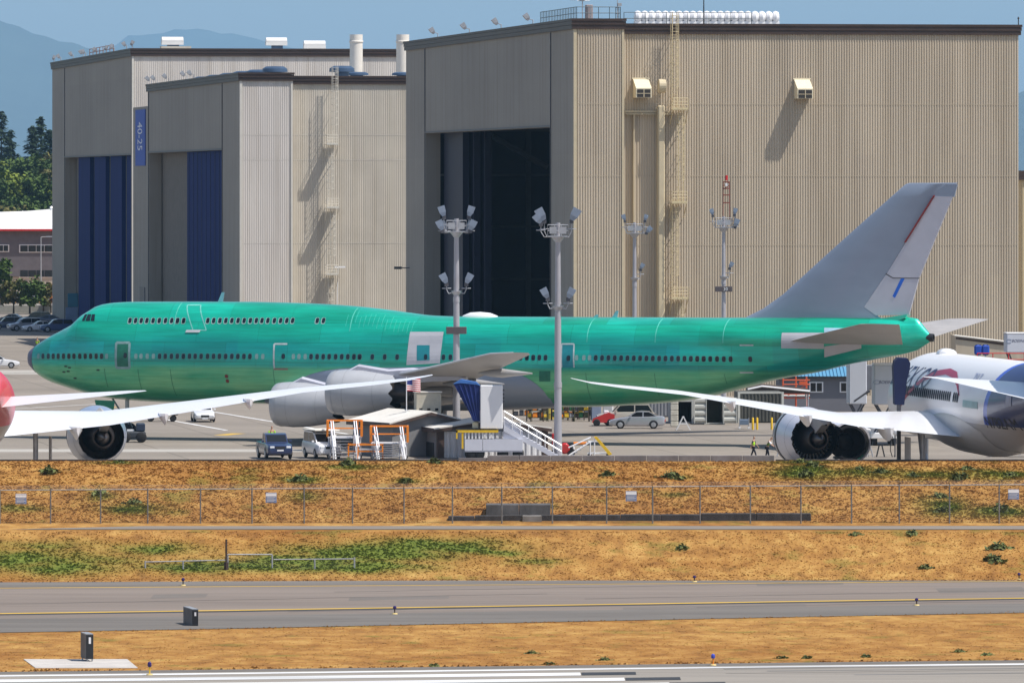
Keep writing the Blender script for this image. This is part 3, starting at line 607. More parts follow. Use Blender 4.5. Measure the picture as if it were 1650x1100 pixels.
for u, Y, r, h in [(551, 880, 1.5, 1.25), (575, 885, 1.4, .62), (650, 885, 1.4, .6), (443, 880, 1.5, 1.2), (420, 892, 1.8, 1.0), (400, 900, 2.0, .95), (378, 915, 2.0, .95), (356, 930, 2.0, .95), (336, 945, 2.0, .95)]:
    x, y = at_roof(FM, u, Y); fan(BM, x, y, HM-.3, r, h+.1)
for u in (574, 649):
    x, y = at_roof(FM, u, 925); s = F/925; zt = 20+(300-56)/s; mb = MB(); r = 10.5/s
    mb.lathe([(HM-.4, r*1.0), (zt-1.0, r*1.0), (zt-.95, r*1.1), (zt-.8, r*1.1), (zt-.75, r*1.0), (zt, r*1.0), (zt, r*.8), (zt-.5, r*.8)], 'z', (x, y, 0), 24)
    mb.build('exhaust_stack', mat('cream_stack', (.72, .68, .62), .5, 0, .04, 1), BM, smooth=True)
for u in (243, 252, 271, 300, 311):
    y = FM.sy(u); mb = MB(); mb.tube((.1, y, HM-.1), (.1, y, HM+.5), .05, 5); floodlight(mb, (-.2, y, HM+.4), math.pi, R(40), .7); mb.build('roof_floodlight', STEEL, BM)

# --- the far left hangar
FL = Frame(213, 1000)
HL = 20+(300-78)/(F/1000)
BL = FL.thing('hangar', 'pale hangar with dark blue folding doors, leftmost of the three hangars', 'hangar')
loy0, loy1 = 1.0, FL.sy(105)
walls(FL, BL, FL.fx(700), 117, HL, M_PALE, 1.05, (loy0, loy1), FL.z(250, 0, loy0), None, 0, 0, wallm=M_PALE)
zt = FL.z(250, 0, loy0)-.02; us = [213, 199, 191, 173, 165, 147, 140, 121.5]
for i in range(4):
    ya, yb2 = FL.sy(us[2*i]) if i else 1.1, FL.sy(us[2*i+1]); MB().box(.45, 1.0, ya, yb2, .05, zt).build('hangar_door', M_DOORB, BL)
mb = MB(); mb.box(2.6, 3.2, 1.1, FL.sy(121.5), .05, zt); mb.build('rear_door_leaf', mat('shaded_blue_door', (.003, .004, .025), .6), BL)  # recess shade between the leaves put into this near-black blue
MB().box(1.62, 2.2, FL.sy(121)+.2, loy1-.05, .05, zt).build('inner_partition', MATS['inner_beige'], BL)
for u0, u1, vt in [(260, 296, 60), (428, 463, 61), (489, 525, 66)]:
    x0, y = at_roof(FL, u0, 1012); x1, _ = at_roof(FL, u1, 1012); s = F/1012; zc = 20+(300-vt)/s-.5
    mb = MB(); mb.lathe([(x0, .3), (x0+.05, .52), (x1-.05, .52), (x1, .3)], 'x', (0, y, zc), 16); mb.box(x0, x1, y-.5, y+.5, zc-.55, zc-.05); mb.build('roof_ventilator', mat('vent_cream', (.74, .72, .70), .45, 0, .04, 1), BL, smooth=True)
    MB().box(x0+.8, x1-.6, y-.4, y+.4, HL-.3, zc-.5).build('ventilator_base', M_FAN, BL)
for u in (86, 97, 117, 133, 137, 155, 170, 183, 203, 212):
    y = FL.sy(u); mb = MB(); mb.tube((.1, y, HL-.1), (.1, y, HL+.6), .06, 5); floodlight(mb, (-.1, y, HL+.4), math.pi*(u % 2), R(30), .7); mb.build('roof_floodlight', STEEL, BL)
mb = MB(); rail(mb, [(.4, FL.sy(140), HL), (.4, FL.sy(178), HL)], 1.0, 5, .05); mb.build('roof_railing', mat('rail_rust', (.25, .10, .06), .6), BL); MB().box(4, 8, 1, 3, HL-.1, HL+.3).build('roof_hatch', M_PALE2, BL)
# pier with banner between the middle and far hangars
pz = 20+(300-171)/(F/962)
FP = Frame(240, 962)
pier = FP.thing('pier_block', 'grey concrete pier carrying a blue banner between two hangars', 'pier')
pl = FP.sy(214.5); MB().box(0, 5, 0, pl, 0, pz).build('pier_wall', M_SIDE, pier)
b0, b1 = FP.sy(235), FP.sy(219.5); zb0, zb1 = FP.z(267, 0, b0), FP.z(172.5, 0, b0)-.3
ban = MB().box(-.12, -.02, b0, b1, zb0, zb1).build('banner', mat('banner_blue', (.012, .07, .42), .6, 0, .05, .3), pier)
mb = MB(); zc = FP.z(196, 0, b0); bh = (zb1-zb0)
text_mb(mb, "40-25", 1.0, lambda x, y: (-.14, b1-(b1-b0)*.25-y*(b1-b0)*.70, zc-x*1.62)); mb.build('banner_lettering', mat('banner_white', (.75, .75, .8), .6), ban)
mb = MB(); mb.box(-.1, -.003, FP.sy(234), FP.sy(226), .1, FP.z(462, 0, 10)); mb.build('side_door', DSTEEL, pier)
# --- low wing far right and the office building on the left
bb = thing('low_annex', 'low tan annex with dark roof edge beyond the right end of the large hangar', 'building', (GX(1646, 800), 800, 0), TH)
mb = MB(); ribs(mb, 0, 40, 0, 0, GZ(290, 800)); mb.box(0, 40, .1, 20, 0, GZ(290, 800)); mb.build('wall', M_TAN2, bb); MB().box(-.3, 40.3, -.3, 20.3, GZ(290, 800), GZ(275, 800)).build('roof', M_FASC, bb)
ob = thing('office_building', 'two storey grey and cream office building with white roof and red eave', 'building', (GX(-60, 1330), 1330, 0), 0)
s = F/1330; zz = lambda v: GZ(v, 1330)+0.0; wx = lambda u: GX(u, 1330)-GX(-60, 1330)
MB().box(wx(-300), wx(180), 0, 30, -.2, zz(446)).build('lower_wall', mat('cream_wall', (.46, .42, .36), .8), ob)
MB().box(wx(-300), wx(180), -.15, 30, zz(446)+.003, zz(372)).build('upper_wall', mat('mauve_grey_wall', (.13, .12, .135), .8), ob)
MB().box(wx(-302), wx(182), -1.2, 31, zz(372)+.003, zz(369)).build('eave', RED, ob)
M_WR = mat('white_roof', (.72, .70, .68), .7, 0, .04, .2)
mb = MB(); zr = zz(369)+.003; mb.add([(wx(-302), -1.2, zr), (wx(182), -1.2, zr), (wx(182), 32, zz(352)), (wx(60), 40, zz(338)), (wx(20), 40, zz(344)+.3), (wx(-302), 40, zz(352)), (wx(182), 42, zr), (wx(-302), 42, zr), (wx(182), 40, zz(345))], [(0, 1, 2, 3, 4, 5), (1, 6, 8, 2), (2, 8, 3), (0, 5, 7), (5, 4, 3, 8, 6, 7)]); mb.build('roof', M_WR, ob)
for u0, u1, va, vb in [(31, 86, 394, 407), (31, 86, 434, 447.5), (-20, 15, 394, 406)]:
    mb = MB(); y0 = -.17 if va < 430 else -.02; mb.box(wx(u0), wx(u1), y0-.12, y0-.003, zz(vb), zz(va)); f = mb.build('window', WHITE, ob)
    mb = MB(); n = 4; w = (wx(u1)-wx(u0)-.3)/n
    for i in range(n): mb.box(wx(u0)+.15+i*w+.05, wx(u0)+.15+(i+1)*w-.05, y0-.16, y0-.123, zz(vb)+.15, zz(va)-.15)
    mb.build('pane', DARKGLASS, f)
mb = MB()
for u, v in [(11, 343), (58, 335), (66, 339), (72, 337), (79, 337), (3, 347), (37, 345)]:
    y = 38; mb.tube((wx(u)*1.03, y, zz(352)), (wx(u)*1.03, y, GZ(v, 1368)), .22, 6); mb.lathe([(GZ(v, 1368), .35), (GZ(v, 1368)+.3, .15)], 'z', (wx(u)*1.03, y, 0), 8)
mb.build('roof_vent_pipe', WHITE, ob)
sl_ = thing('street_lamp', 'slim grey street lamp in front of the office building', 'lamp', (GX(66, 1300), 1300, 0))
mb = MB(); zt = GZ(382, 1300); mb.tube((0, 0, 0), (0, 0, zt), .14, 6, .08); mb.tube((0, 0, zt), (1.6, 0, zt+.1), .07, 5); mb.build('pole', STEEL, sl_); MB().cbox((1.5, 0, zt+.08), (1.1, .4, .2)).build('lamp_head', STEEL, sl_)
hs = thing('hill_house', 'small white roofed house among the trees on the hill', 'house', (GX(14, 1880), 1880, 19.5))
MB().box(-4.5, 4.5, 0, 8, 0, 2.2).build('wall', MATS['cream_wall'], hs); MB().prism([(-5, 2.2), (5, 2.2), (3, 4.0), (-3, 4.0)], 'y', -.5, 8.5).build('roof', M_WR, hs)

# ------------------------------------------------------------------ trees
M_BARK = mat('bark', (.06, .045, .035), .9, 0, .3, 3)
def leafmat(name, a, b):
    m = mat(name, a, .8, 0, 0, .6, col2=b, spec=.2); return m
M_CON = leafmat('conifer_needles', (.010, .022, .014), (.035, .06, .028)); M_DEC = leafmat('broadleaf_leaves', (.02, .045, .012), (.10, .15, .03)); M_YEL = leafmat('yellow_green_leaves', (.07, .11, .015), (.22, .26, .04)); M_OLV = leafmat('olive_leaves', (.045, .055, .015), (.17, .15, .05)); M_RUS = leafmat('russet_leaves', (.12, .05, .015), (.38, .14, .03))
def leaves(mb, c, rad, n, s, rg, flat=.3):
    for i in range(n):
        while True:
            p = Vector((rg.uniform(-1, 1), rg.uniform(-1, 1), rg.uniform(-1, 1)))
            if p.length <= 1: break
        p = p*(.55+.45*rg.random()); q = Vector((c[0]+p.x*rad[0], c[1]+p.y*rad[1], c[2]+p.z*rad[2]))
        v = Vector((rg.uniform(-1, 1), rg.uniform(-1, 1), rg.uniform(flat, 1.2))).normalized(); t = v.orthogonal().normalized(); t = Matrix.Rotation(rg.uniform(0, 6.28), 3, v) @ t; w = v.cross(t); k = s*rg.uniform(.5, 1.2)
        mb.add([q-t*k, q+w*k*.8, q+t*k, q-w*k*.8], [(0, 1, 2, 3)])
def conifer(name, h, seed, label, loc, group):
    rg = random.Random(seed); root = thing(name, label, 'tree', loc, 0, group)
    MB().tube((0, 0, 0), (0, 0, h*.97), h*.018, 6, .04).build('trunk', M_BARK, root)
    mb = MB(); z = h*.10
    while z < h*.98:
        k = (1-z/h); R0 = h*.24*k**.75+.25
        for b in range(7):
            if rg.random() < .16: continue
            a = rg.uniform(0, 6.28); r = R0*rg.uniform(.55, 1.15)
            for j in range(int(7+12*k)):
                d = r*(rg.random()**.6); q = Vector((math.cos(a)*d+rg.uniform(-.35, .35), math.sin(a)*d+rg.uniform(-.35, .35), z-.16*d+rg.uniform(-.25, .25)))
                v = Vector((rg.uniform(-.7, .7), rg.uniform(-.7, .7), 1)).normalized(); t = Vector((math.cos(a), math.sin(a), -.35)).normalized(); w = v.cross(t).normalized(); s = rg.uniform(.28, .62)
                mb.add([q-t*s, q+w*s*.5, q+t*s*1.2, q-w*s*.5], [(0, 1, 2, 3)])
        z += h*.026
    mb.build('crown', M_CON, root); return root
conifer('conifer_tree', 20, 1, 'tall dark conifer cut by the left edge of the picture', (GX(2, 1900), 1900, 19.5), 'conifers on the hill')
conifer('conifer_tree', 18.5, 2, 'pointed dark conifer standing beside the far left hangar wall', (GX(66, 1890), 1890, 19.5), 'conifers on the hill')
conifer('conifer_tree', 16.5, 3, 'slimmer conifer just left of the pointed one near the hangar', (GX(52, 1885), 1885, 19), 'conifers on the hill')
conifer('conifer_tree', 15.5, 4, 'shorter conifer against the hangar wall on the hill top', (GX(80, 1880), 1880, 19), 'conifers on the hill')
conifer('conifer_tree', 15, 5, 'ragged conifer to the right of the tallest one on the hill', (GX(17, 1895), 1895, 19.5), 'conifers on the hill')
conifer('conifer_tree', 13, 6, 'dark conifer top showing past the right end of the large hangar', (GX(1660, 1500), 1500, 3+GZ(300, 1500)-20+8), None)
def broad(name, h, w, seed, m, label, loc, group=None, n=26, ls=.45, per=60):
    rg = random.Random(seed); root = thing(name, label, 'tree' if 'tree' in name else 'bush', loc, 0, group)
    tm = MB(); tm.tube((0, 0, -.3), (0, 0, h*.45), h*.03, 6, h*.015); mb = MB()
    for i in range(n):
        a = rg.uniform(0, 6.28); d = rg.random()**.5*w*.42; z = h*rg.uniform(.28, .88); k = 1-.5*abs(z/h-.5)
        c = (math.cos(a)*d*k, math.sin(a)*d*k, z); r = w*.17*rg.uniform(.7, 1.3); leaves(mb, c, (r, r, r*.8), per, ls, rg)
        if i % 4 == 0: tm.tube((0, 0, h*.25), c, h*.012, 4, .02)
    tm.build('trunk' if 'tree' in name else 'stems', M_BARK, root); mb.build('crown' if 'tree' in name else 'foliage', m, root); return root
gi = 'bushy trees covering the hillside'
hillp = [(M_DEC, 0), (M_YEL, 1), (M_OLV, 2)]
protos = []
for i in range(26):
    rg = random.Random(100+i); row = i//9; Y = [1860, 1760, 1640][row % 3]-rg.uniform(0, 40); u = -8+(i % 9)*12+rg.uniform(-4, 4); z = float(np.interp(Y, _py, _pz))-.5
    k = rg.choice([0, 0, 1, 2]) if row < 2 else rg.choice([0, 0, 2])
    lab = ['bushy green tree on the hillside above the office roof', 'yellow green bushy tree on the hillside above the office roof', 'olive brown bushy tree on the hillside above the office roof'][k]
    p = next((q for q in protos if q[0] == k), None)
    if p is None: o = broad('hillside_tree', 9, 10, 300+k, hillp[k][0], lab, (GX(u, Y), Y, z), gi, 30, .5, 46); protos.append((k, o))
    else: sc = rg.uniform(.75, 1.15); dup(p[1], (GX(u, Y), Y, z), rg.uniform(0, 6), lab, (sc, sc, sc*rg.uniform(.85, 1.1)))
broad('street_tree', 9.2, 5.5, 11, M_DEC, 'dark leafy tree at the left picture edge in front of the office', (GX(2, 1190), 1190, 0), None, 30, .32)
broad('car_park_tree', 5.6, 5.2, 12, M_OLV, 'low olive green tree above the shaded cars, left of its pair', (GX(22, 1180), 1180, 0), None, 26, .28)
broad('car_park_tree', 6.0, 5.6, 13, M_DEC, 'bushy green tree above the shaded cars, middle of the row', (GX(48, 1178), 1178, 0), None, 28, .28)
broad('car_park_tree', 5.4, 3.4, 14, M_OLV, 'small green tree next to the hangar corner above the cars', (GX(70, 1182), 1182, 0), None, 22, .26)
broad('russet_bush', 5.0, 2.2, 15, M_RUS, 'rusty orange bush against the corner of the far hangar', (GX(82, 1185), 1185, 0), None, 14, .24)
hd = MB().box(GX(-30, 1186), GX(84, 1186), 1186, 1188, -.1, 1.2); tag(hd.build('low_hedge_wall', mat('hedge_wall_grey', (.28, .27, .24), .9)), 'low pale wall behind the shaded parking row', 'wall')

# ------------------------------------------------------------------ airliners
class Fuse:
    def __init__(s, top, bot, hw, upper=None, n=56):
        s.top, s.bot, s.hw, s.upper, s.n = pchip(*zip(*top)), pchip(*zip(*bot)), pchip(*zip(*hw)), upper, n
        s.L = top[-1][0]
    def y(s, t, z):
        zt, zb, w = s.top(t), s.bot(t), s.hw(t)
        if s.upper:
            cap, uw, uz = s.upper; mt = min(zt, cap); a = s._e(z, zb, mt, w)
            if zt > mt+.02:
                k = min(1, (zt-mt)/.5); b = s._e(z, 2*uz-zt, zt, min(uw(t), w)*1.0)*1.0
                return (a**7+(b)**7)**(1/7) if b > 0 or a > 0 else 0
            return a
        return s._e(z, zb, zt, w)
    @staticmethod
    def _e(z, zb, zt, w):
        if zt-zb < 1e-6: return 0
        q = (z-(zb+zt)/2)/((zt-zb)/2); return w*math.sqrt(max(0, 1-q*q))
    def ring(s, t, off=0):
        zt, zb = s.top(t), s.bot(t); h = s.n//2; R_ = []; Lf = []
        for i in range(h+1):
            a = math.pi*i/h; z = (zt+zb)/2+(zt-zb)/2*math.cos(a)
            y = s.y(t, min(max(z, zb+1e-4), zt-1e-4)) if 0 < i < h else 0
            R_.append((t, y, z)); 
            if 0 < i < h: Lf.append((t, -y, z))
        return R_+Lf[::-1]
    def body(s, ts):
        mb = MB(); mb.loft([s.ring(t) for t in ts]); return mb
    def patch(s, mb, quad, side=-1, off=.012, nx=8, nz=8):      # quad of (t,z) corners conforming to the skin
        a, b, c, d = quad; vs = []
        for j in range(nz+1):
            for i in range(nx+1):
                p, q = i/nx, j/nz; t = (a[0]*(1-p)+b[0]*p)*(1-q)+(d[0]*(1-p)+c[0]*p)*q; z = (a[1]*(1-p)+b[1]*p)*(1-q)+(d[1]*(1-p)+c[1]*p)*q
                vs.append(s.at(t, z, side, off))
        mb.add(vs, [(j*(nx+1)+i, j*(nx+1)+i+1, (j+1)*(nx+1)+i+1, (j+1)*(nx+1)+i) for j in range(nz) for i in range(nx)])
    def at(s, t, z, side=-1, off=0):
        zt, zb = s.top(t), s.bot(t); z = min(max(z, zb+.01), zt-.01); y = s.y(t, z)
        y2 = s.y(t, min(z+.08, zt-.005)); y1 = s.y(t, max(z-.08, zb+.005)); n = Vector((0.16, -(y2-y1))).normalized()
        return (t, side*(y+n.x*off), z+n.y*off)
def wing(mb, secs, n=12):     # sections: leading edge, trailing edge, thickness
    rings = []
    for le, te, th in secs:
        le, te = Vector(le), Vector(te); c = te-le; up = Vector((0, 0, 1)); r = []
        xs = [0, .015, .06, .15, .3, .5, .7, .88, 1]
        f = lambda x: 2.6*(.2969*math.sqrt(x)-.126*x-.3516*x*x+.2843*x**3-.1015*x**4)*2
        for x in xs: r.append(tuple(le+c*x+up*(th*.55*f(x))))
        for x in xs[-2:0:-1]: r.append(tuple(le+c*x-up*(th*.45*f(x))))
        rings.append(r)
    mb.loft(rings); return mb

# --- the green airliner
YAW = R(19.5); A_ = (math.cos(YAW), -math.sin(YAW)); N0 = (GX(45, 600), 600.0)
jumbo = thing('airliner', 'huge unpainted green double deck airliner with grey fin parked before the hangars', 'airplane', (N0[0], N0[1], 0), -YAW)
def tz(u, v, l=0.0):      # point seen at (u, v) that lies l metres to the near side of the centre plane
    k = (u-825)/F; ox = N0[0]-math.sin(YAW)*l; oy = N0[1]-math.cos(YAW)*l
    t = (k*oy-ox)/(A_[0]-k*A_[1]); return t, GZ(v, oy+A_[1]*t)
topp = [(45, 574), (48, 566), (54.5, 560), (67, 551), (87, 539), (109, 528), (123.6, 519), (132.7, 511), (141.8, 502.7), (154.5, 494.5), (167, 490), (187, 487.3), (218, 486), (300, 485.7), (400, 486), (471, 487.6), (520, 489.5), (560, 492), (611, 497), (654, 502.7), (698, 508), (742, 509.6), (840, 510), (1130, 511.3), (1300, 511.5), (1400, 512), (1440, 511.5), (1462, 511), (1480, 514), (1491, 522), (1498, 533), (1501, 541)]
botp = [(45, 577), (47, 586), (54.5, 594.5), (63.6, 603.6), (82, 614.5), (109, 623.6), (136, 632), (154.5, 637), (182, 642), (209, 644.5), (236, 646.5), (273, 648), (400, 650), (600, 653), (930, 655.5), (970, 655), (1025, 652), (1082, 648), (1115, 643.8), (1144, 638.7), (1211, 622.5), (1247, 612.7), (1284, 605.5), (1320, 599), (1365, 588), (1419, 577), (1452, 571), (1477, 564.5), (1493, 555), (1501, 549)]
TOP = [tz(*p) for p in topp]; BOT = [tz(*p) for p in botp]
TOP[0] = (0, TOP[0][1]); BOT[0] = (0, BOT[0][1]); TL = TOP[-1][0]; BOT[-1] = (TL, BOT[-1][1])
def mono(L):
    o = [L[0]]
    for p in L[1:]:
        if p[0] > o[-1][0]+.02: o.append(p)
    return o
HWD = [(0, .02), (.25, .62), (.8, 1.1), (1.8, 1.65), (3.2, 2.2), (5, 2.65), (7.5, 3.03), (10.5, 3.25), (50, 3.25), (55, 3.12), (60, 2.7), (65, 2.05), (69, 1.5), (72, 1.05), (73.4, .6), (TL, .25)]
uwf = pchip([0, 4, 6, 8, 20, 30, 36], [2.3, 2.35, 2.4, 2.45, 2.45, 2.5, 2.6])
JF = Fuse(mono(TOP), mono(BOT), HWD, upper=(9.62, uwf, 8.45), n=72)
def jp(u, v):     # skin position seen at (u, v)
    l = 3.0
    for _ in range(5):
        t, z = tz(u, v, l); l = JF.y(max(t, .05), min(max(z, JF.bot(t)+.01), JF.top(t)-.01))
    return t, z
# primer-green skin: patchy tint of the protective coating, painted-in horizon reflection, panel joints
def green_skin():
    m = bpy.data.materials.new('green_primer_skin'); m.use_nodes = True; n, L, b = nodes_of(m)
    tc = n.new('ShaderNodeTexCoord'); sp = n.new('ShaderNodeSeparateXYZ'); L.new(tc.outputs['Object'], sp.inputs[0])
    def noise(scale, st, det=4):
        mp = n.new('ShaderNodeMapping'); mp.inputs['Scale'].default_value = st; L.new(tc.outputs['Object'], mp.inputs[0]); t = n.new('ShaderNodeTexNoise'); t.inputs['Scale'].default_value = scale; t.inputs['Detail'].default_value = det; L.new(mp.outputs[0], t.inputs[0]); return t.outputs['Fac']
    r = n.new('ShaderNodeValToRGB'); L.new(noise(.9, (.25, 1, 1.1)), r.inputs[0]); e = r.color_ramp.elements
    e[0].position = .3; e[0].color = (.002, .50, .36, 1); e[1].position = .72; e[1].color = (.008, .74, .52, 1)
    br = n.new('ShaderNodeTexBrick'); br.offset = .5; br.inputs['Scale'].default_value = 1; br.inputs['Brick Width'].default_value = 5.2; br.inputs['Row Height'].default_value = 1.55; br.inputs['Mortar Size'].default_value = .022; br.inputs['Bias'].default_value = 0
    br.inputs['Color1'].default_value = (1, 1, 1, 1); br.inputs['Color2'].default_value = (.45, .74, .60, 1); br.inputs['Mortar'].default_value = (.50, .62, .55, 1)
    cb = n.new('ShaderNodeCombineXYZ'); L.new(sp.outputs['X'], cb.inputs['X']); L.new(sp.outputs['Z'], cb.inputs['Y']); L.new(cb.outputs[0], br.inputs['Vector'])
    # horizon sky reflection painted as a bluer mid-height band, varied by panel
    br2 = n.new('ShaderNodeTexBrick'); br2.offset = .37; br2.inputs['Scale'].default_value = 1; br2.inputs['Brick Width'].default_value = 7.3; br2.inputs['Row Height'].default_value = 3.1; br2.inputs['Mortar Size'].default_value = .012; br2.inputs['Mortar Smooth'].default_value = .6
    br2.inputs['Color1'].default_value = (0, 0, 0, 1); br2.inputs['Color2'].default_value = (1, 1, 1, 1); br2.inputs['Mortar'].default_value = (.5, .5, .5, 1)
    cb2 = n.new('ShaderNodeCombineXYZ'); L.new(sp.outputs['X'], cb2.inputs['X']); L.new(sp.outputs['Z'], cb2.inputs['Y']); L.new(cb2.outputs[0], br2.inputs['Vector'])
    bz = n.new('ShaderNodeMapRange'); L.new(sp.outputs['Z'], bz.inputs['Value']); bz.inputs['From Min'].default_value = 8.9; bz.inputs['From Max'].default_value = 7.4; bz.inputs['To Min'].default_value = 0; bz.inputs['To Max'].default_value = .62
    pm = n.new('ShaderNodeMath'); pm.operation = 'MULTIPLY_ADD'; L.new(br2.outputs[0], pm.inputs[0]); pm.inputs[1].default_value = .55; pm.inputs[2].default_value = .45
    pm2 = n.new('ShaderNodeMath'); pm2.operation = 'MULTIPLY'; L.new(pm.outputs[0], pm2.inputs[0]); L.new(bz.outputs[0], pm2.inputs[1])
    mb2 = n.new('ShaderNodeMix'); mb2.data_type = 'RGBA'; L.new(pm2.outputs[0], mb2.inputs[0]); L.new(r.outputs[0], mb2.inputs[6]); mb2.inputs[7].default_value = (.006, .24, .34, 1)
    m1 = n.new('ShaderNodeMix'); m1.data_type = 'RGBA'; m1.blend_type = 'MULTIPLY'; m1.inputs[0].default_value = .9; L.new(mb2.outputs[2], m1.inputs[6]); L.new(br.outputs[0], m1.inputs[7])
    # belly turns a yellower green below the windows
    mr = n.new('ShaderNodeMapRange'); L.new(sp.outputs['Z'], mr.inputs['Value']); mr.inputs['From Min'].default_value = 6.0; mr.inputs['From Max'].default_value = 5.65; mr.inputs['To Min'].default_value = 0; mr.inputs['To Max'].default_value = .85
    m2 = n.new('ShaderNodeMix'); m2.data_type = 'RGBA'; L.new(mr.outputs[0], m2.inputs[0]); L.new(m1.outputs[2], m2.inputs[6])
    r2 = n.new('ShaderNodeValToRGB'); L.new(noise(.5, (.5, 1, 1.6), 6), r2.inputs[0]); e = r2.color_ramp.elements; e[0].position = .35; e[0].color = (.06, .46, .24, 1); e[1].position = .68; e[1].color = (.21, .58, .28, 1)
    L.new(r2.outputs[0], m2.inputs[7])
    r3 = n.new('ShaderNodeValToRGB'); L.new(noise(2.2, (.12, 1, 2.5), 8), r3.inputs[0]); e = r3.color_ramp.elements; e[0].position = .35; e[0].color = (.76, .84, .80, 1); e[1].position = .6; e[1].color = (1, 1, 1, 1)
    m3 = n.new('ShaderNodeMix'); m3.data_type = 'RGBA'; m3.blend_type = 'MULTIPLY'; m3.inputs[0].default_value = 1; L.new(m2.outputs[2], m3.inputs[6]); L.new(r3.outputs[0], m3.inputs[7])
    L.new(m3.outputs[2], b.inputs['Base Color']); b.inputs['Roughness'].default_value = .36; b.inputs['Coat Weight'].default_value = .8; b.inputs['Coat Roughness'].default_value = .12; b.inputs['Metallic'].default_value = .42
    return m
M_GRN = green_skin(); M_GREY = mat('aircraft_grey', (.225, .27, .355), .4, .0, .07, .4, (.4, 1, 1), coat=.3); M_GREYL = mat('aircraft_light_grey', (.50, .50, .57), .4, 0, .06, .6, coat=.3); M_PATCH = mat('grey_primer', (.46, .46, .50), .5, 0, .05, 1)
ts = sorted(set([0.0, .08, .2, .4, .7, 1.1, 1.6, 2.2, 3, 4, 5, 6]+[round(.5*i, 2) for i in range(13, 146)]+[73.0, 73.4, 73.7, 73.9, TL]))
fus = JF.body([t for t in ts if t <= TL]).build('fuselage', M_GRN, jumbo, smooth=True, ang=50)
nb = MB(); nb.loft([[(p[0]-.012, p[1]*1.006, (p[2]-6.35)*1.006+6.35) for p in JF.ring(t)] for t in (0.0, .08, .2, .4, .6, .8)], caps=False); nb.build('nose_cap', mat('nose_cap_grey', (.13, .13, .20), .5), jumbo, smooth=True)
# wing to body fairing
def fairing():
    bu = [(425, 645), (445, 634), (470, 618), (500, 603), (530, 596), (560, 593), (640, 592), (720, 590), (795, 590), (825, 598), (850, 609), (872, 625), (888, 643), (894, 652)]
    pts = mono([jp(*p) for p in bu]); zf = pchip(*zip(*pts)); t0, t1 = pts[0][0], pts[-1][0]; mb = MB()
    for side in (-1, 1):
        vs = []; nx, nz = 60, 16
        for j in range(nz+1):
            q = j/nz
            for i in range(nx+1):
                p = i/nx; t = t0+(t1-t0)*p; zb = JF.bot(t); z = zf(t)*(1-q)+(zb-.0)*q
                bul = .34*math.sin(math.pi*min(1, max(0, p)))**.6*min(1, q*3.0)**.8
                P = JF.at(t, max(z, zb+.03), side, .02+bul); vs.append((P[0], P[1] if j < nz else 0, P[2] if j < nz else zb-.03-bul))
        mb.add(vs, [(j*(nx+1)+i, j*(nx+1)+i+1, (j+1)*(nx+1)+i+1, (j+1)*(nx+1)+i) for j in range(nz) for i in range(nx)])
    return mb
fairing().build('belly_fairing', M_GREY, jumbo, smooth=True, ang=60)
# fin and rudder (centre plane)
def plate(pts, th, side=None): 
    q = [tz(*p) for p in pts]; return q
def finbox(mb, pts, y0, y1):
    q = [tz(*p) for p in pts]; mb.prism(q, 'y', y0, y1)
F_LE = [(1200, 511), (1230, 497), (1258, 477), (1326.7, 415), (1459, 297)]
def finwing(mb, rows, th):
    secs = []
    for (ul, vl), (ur, vr), k in rows:
        a = tz(ul, vl); b = tz(ur, vr); secs.append([(a[0], 0, a[1]), (b[0], 0, b[1]), k])
    rings = []
    for le, te, k in secs:
        le, te = Vector(le), Vector(te); c = te-le; xs = [0, .02, .08, .2, .4, .65, .9, 1]; w = [0, .3, .62, .9, 1, .8, .42, .25]
        r = [tuple(le+c*x+Vector((0, k*ww, 0))) for x, ww in zip(xs, w)]+[tuple(le+c*x-Vector((0, k*ww, 0))) for x, ww in list(zip(xs, w))[::-1]]
        rings.append(r)
    mb.loft(rings)
mb = MB(); finwing(mb, [((1196, 514), (1422, 514), .40), ((1230, 497), (1412, 507.6), .42), ((1262, 474), (1393, 494), .42), ((1326.7, 415), (1430, 439), .36), ((1370, 376), (1459, 391), .31), ((1434, 319), (1507, 315), .22), ((1459, 297), (1543, 295.5), .16), ((1466, 294.8), (1542, 294.5), .08)], 0)
mb.build('fin', M_GREY, jumbo, smooth=True, ang=40)
MB().prism([tz(*p) for p in [(1507, 316), (1538, 317.5), (1543, 297), (1512, 297)]], 'y', -.09, .09).build('fin_tip_panel', M_GREY, jumbo)
mb = MB(); mb.prism([tz(*p) for p in [(1429.5, 441), (1440, 447), (1481.5, 447.5), (1535, 317.6), (1507, 316), (1460, 391)]], 'y', -.13, .13); mb.build('rudder', M_GREYL, jumbo)
mb = MB(); mb.prism([tz(*p) for p in [(1393, 494.5), (1412, 508), (1465, 507), (1481, 448.5), (1439, 448.3), (1428.5, 442)]], 'y', -.13, .13); rd = mb.build('rudder', M_GREYL, jumbo); MB().prism([tz(*p) for p in [(1428, 440), (1440, 447.2), (1481.3, 447.6), (1481.1, 448.9), (1439.5, 448.8), (1427.5, 441.8)]], 'y', -.142, .142).build('rudder_gap', DSTEEL, jumbo)
mb = MB(); mb.prism([tz(*p) for p in [(1452.5, 448.6), (1458.5, 448.6), (1443, 480), (1439, 477)]], 'y', -.145, .145); mb.build('rudder_stripe', mat('stripe_blue', (.01, .13, .62), .4), rd)
mb = MB(); mb.prism([tz(*p) for p in [(1505.5, 315), (1507.3, 316), (1460.3, 391), (1458.5, 390.4)]], 'y', -.30, .30); mb.build('hinge_seal', mat('seal_red', (.25, .02, .02), .6), jumbo)
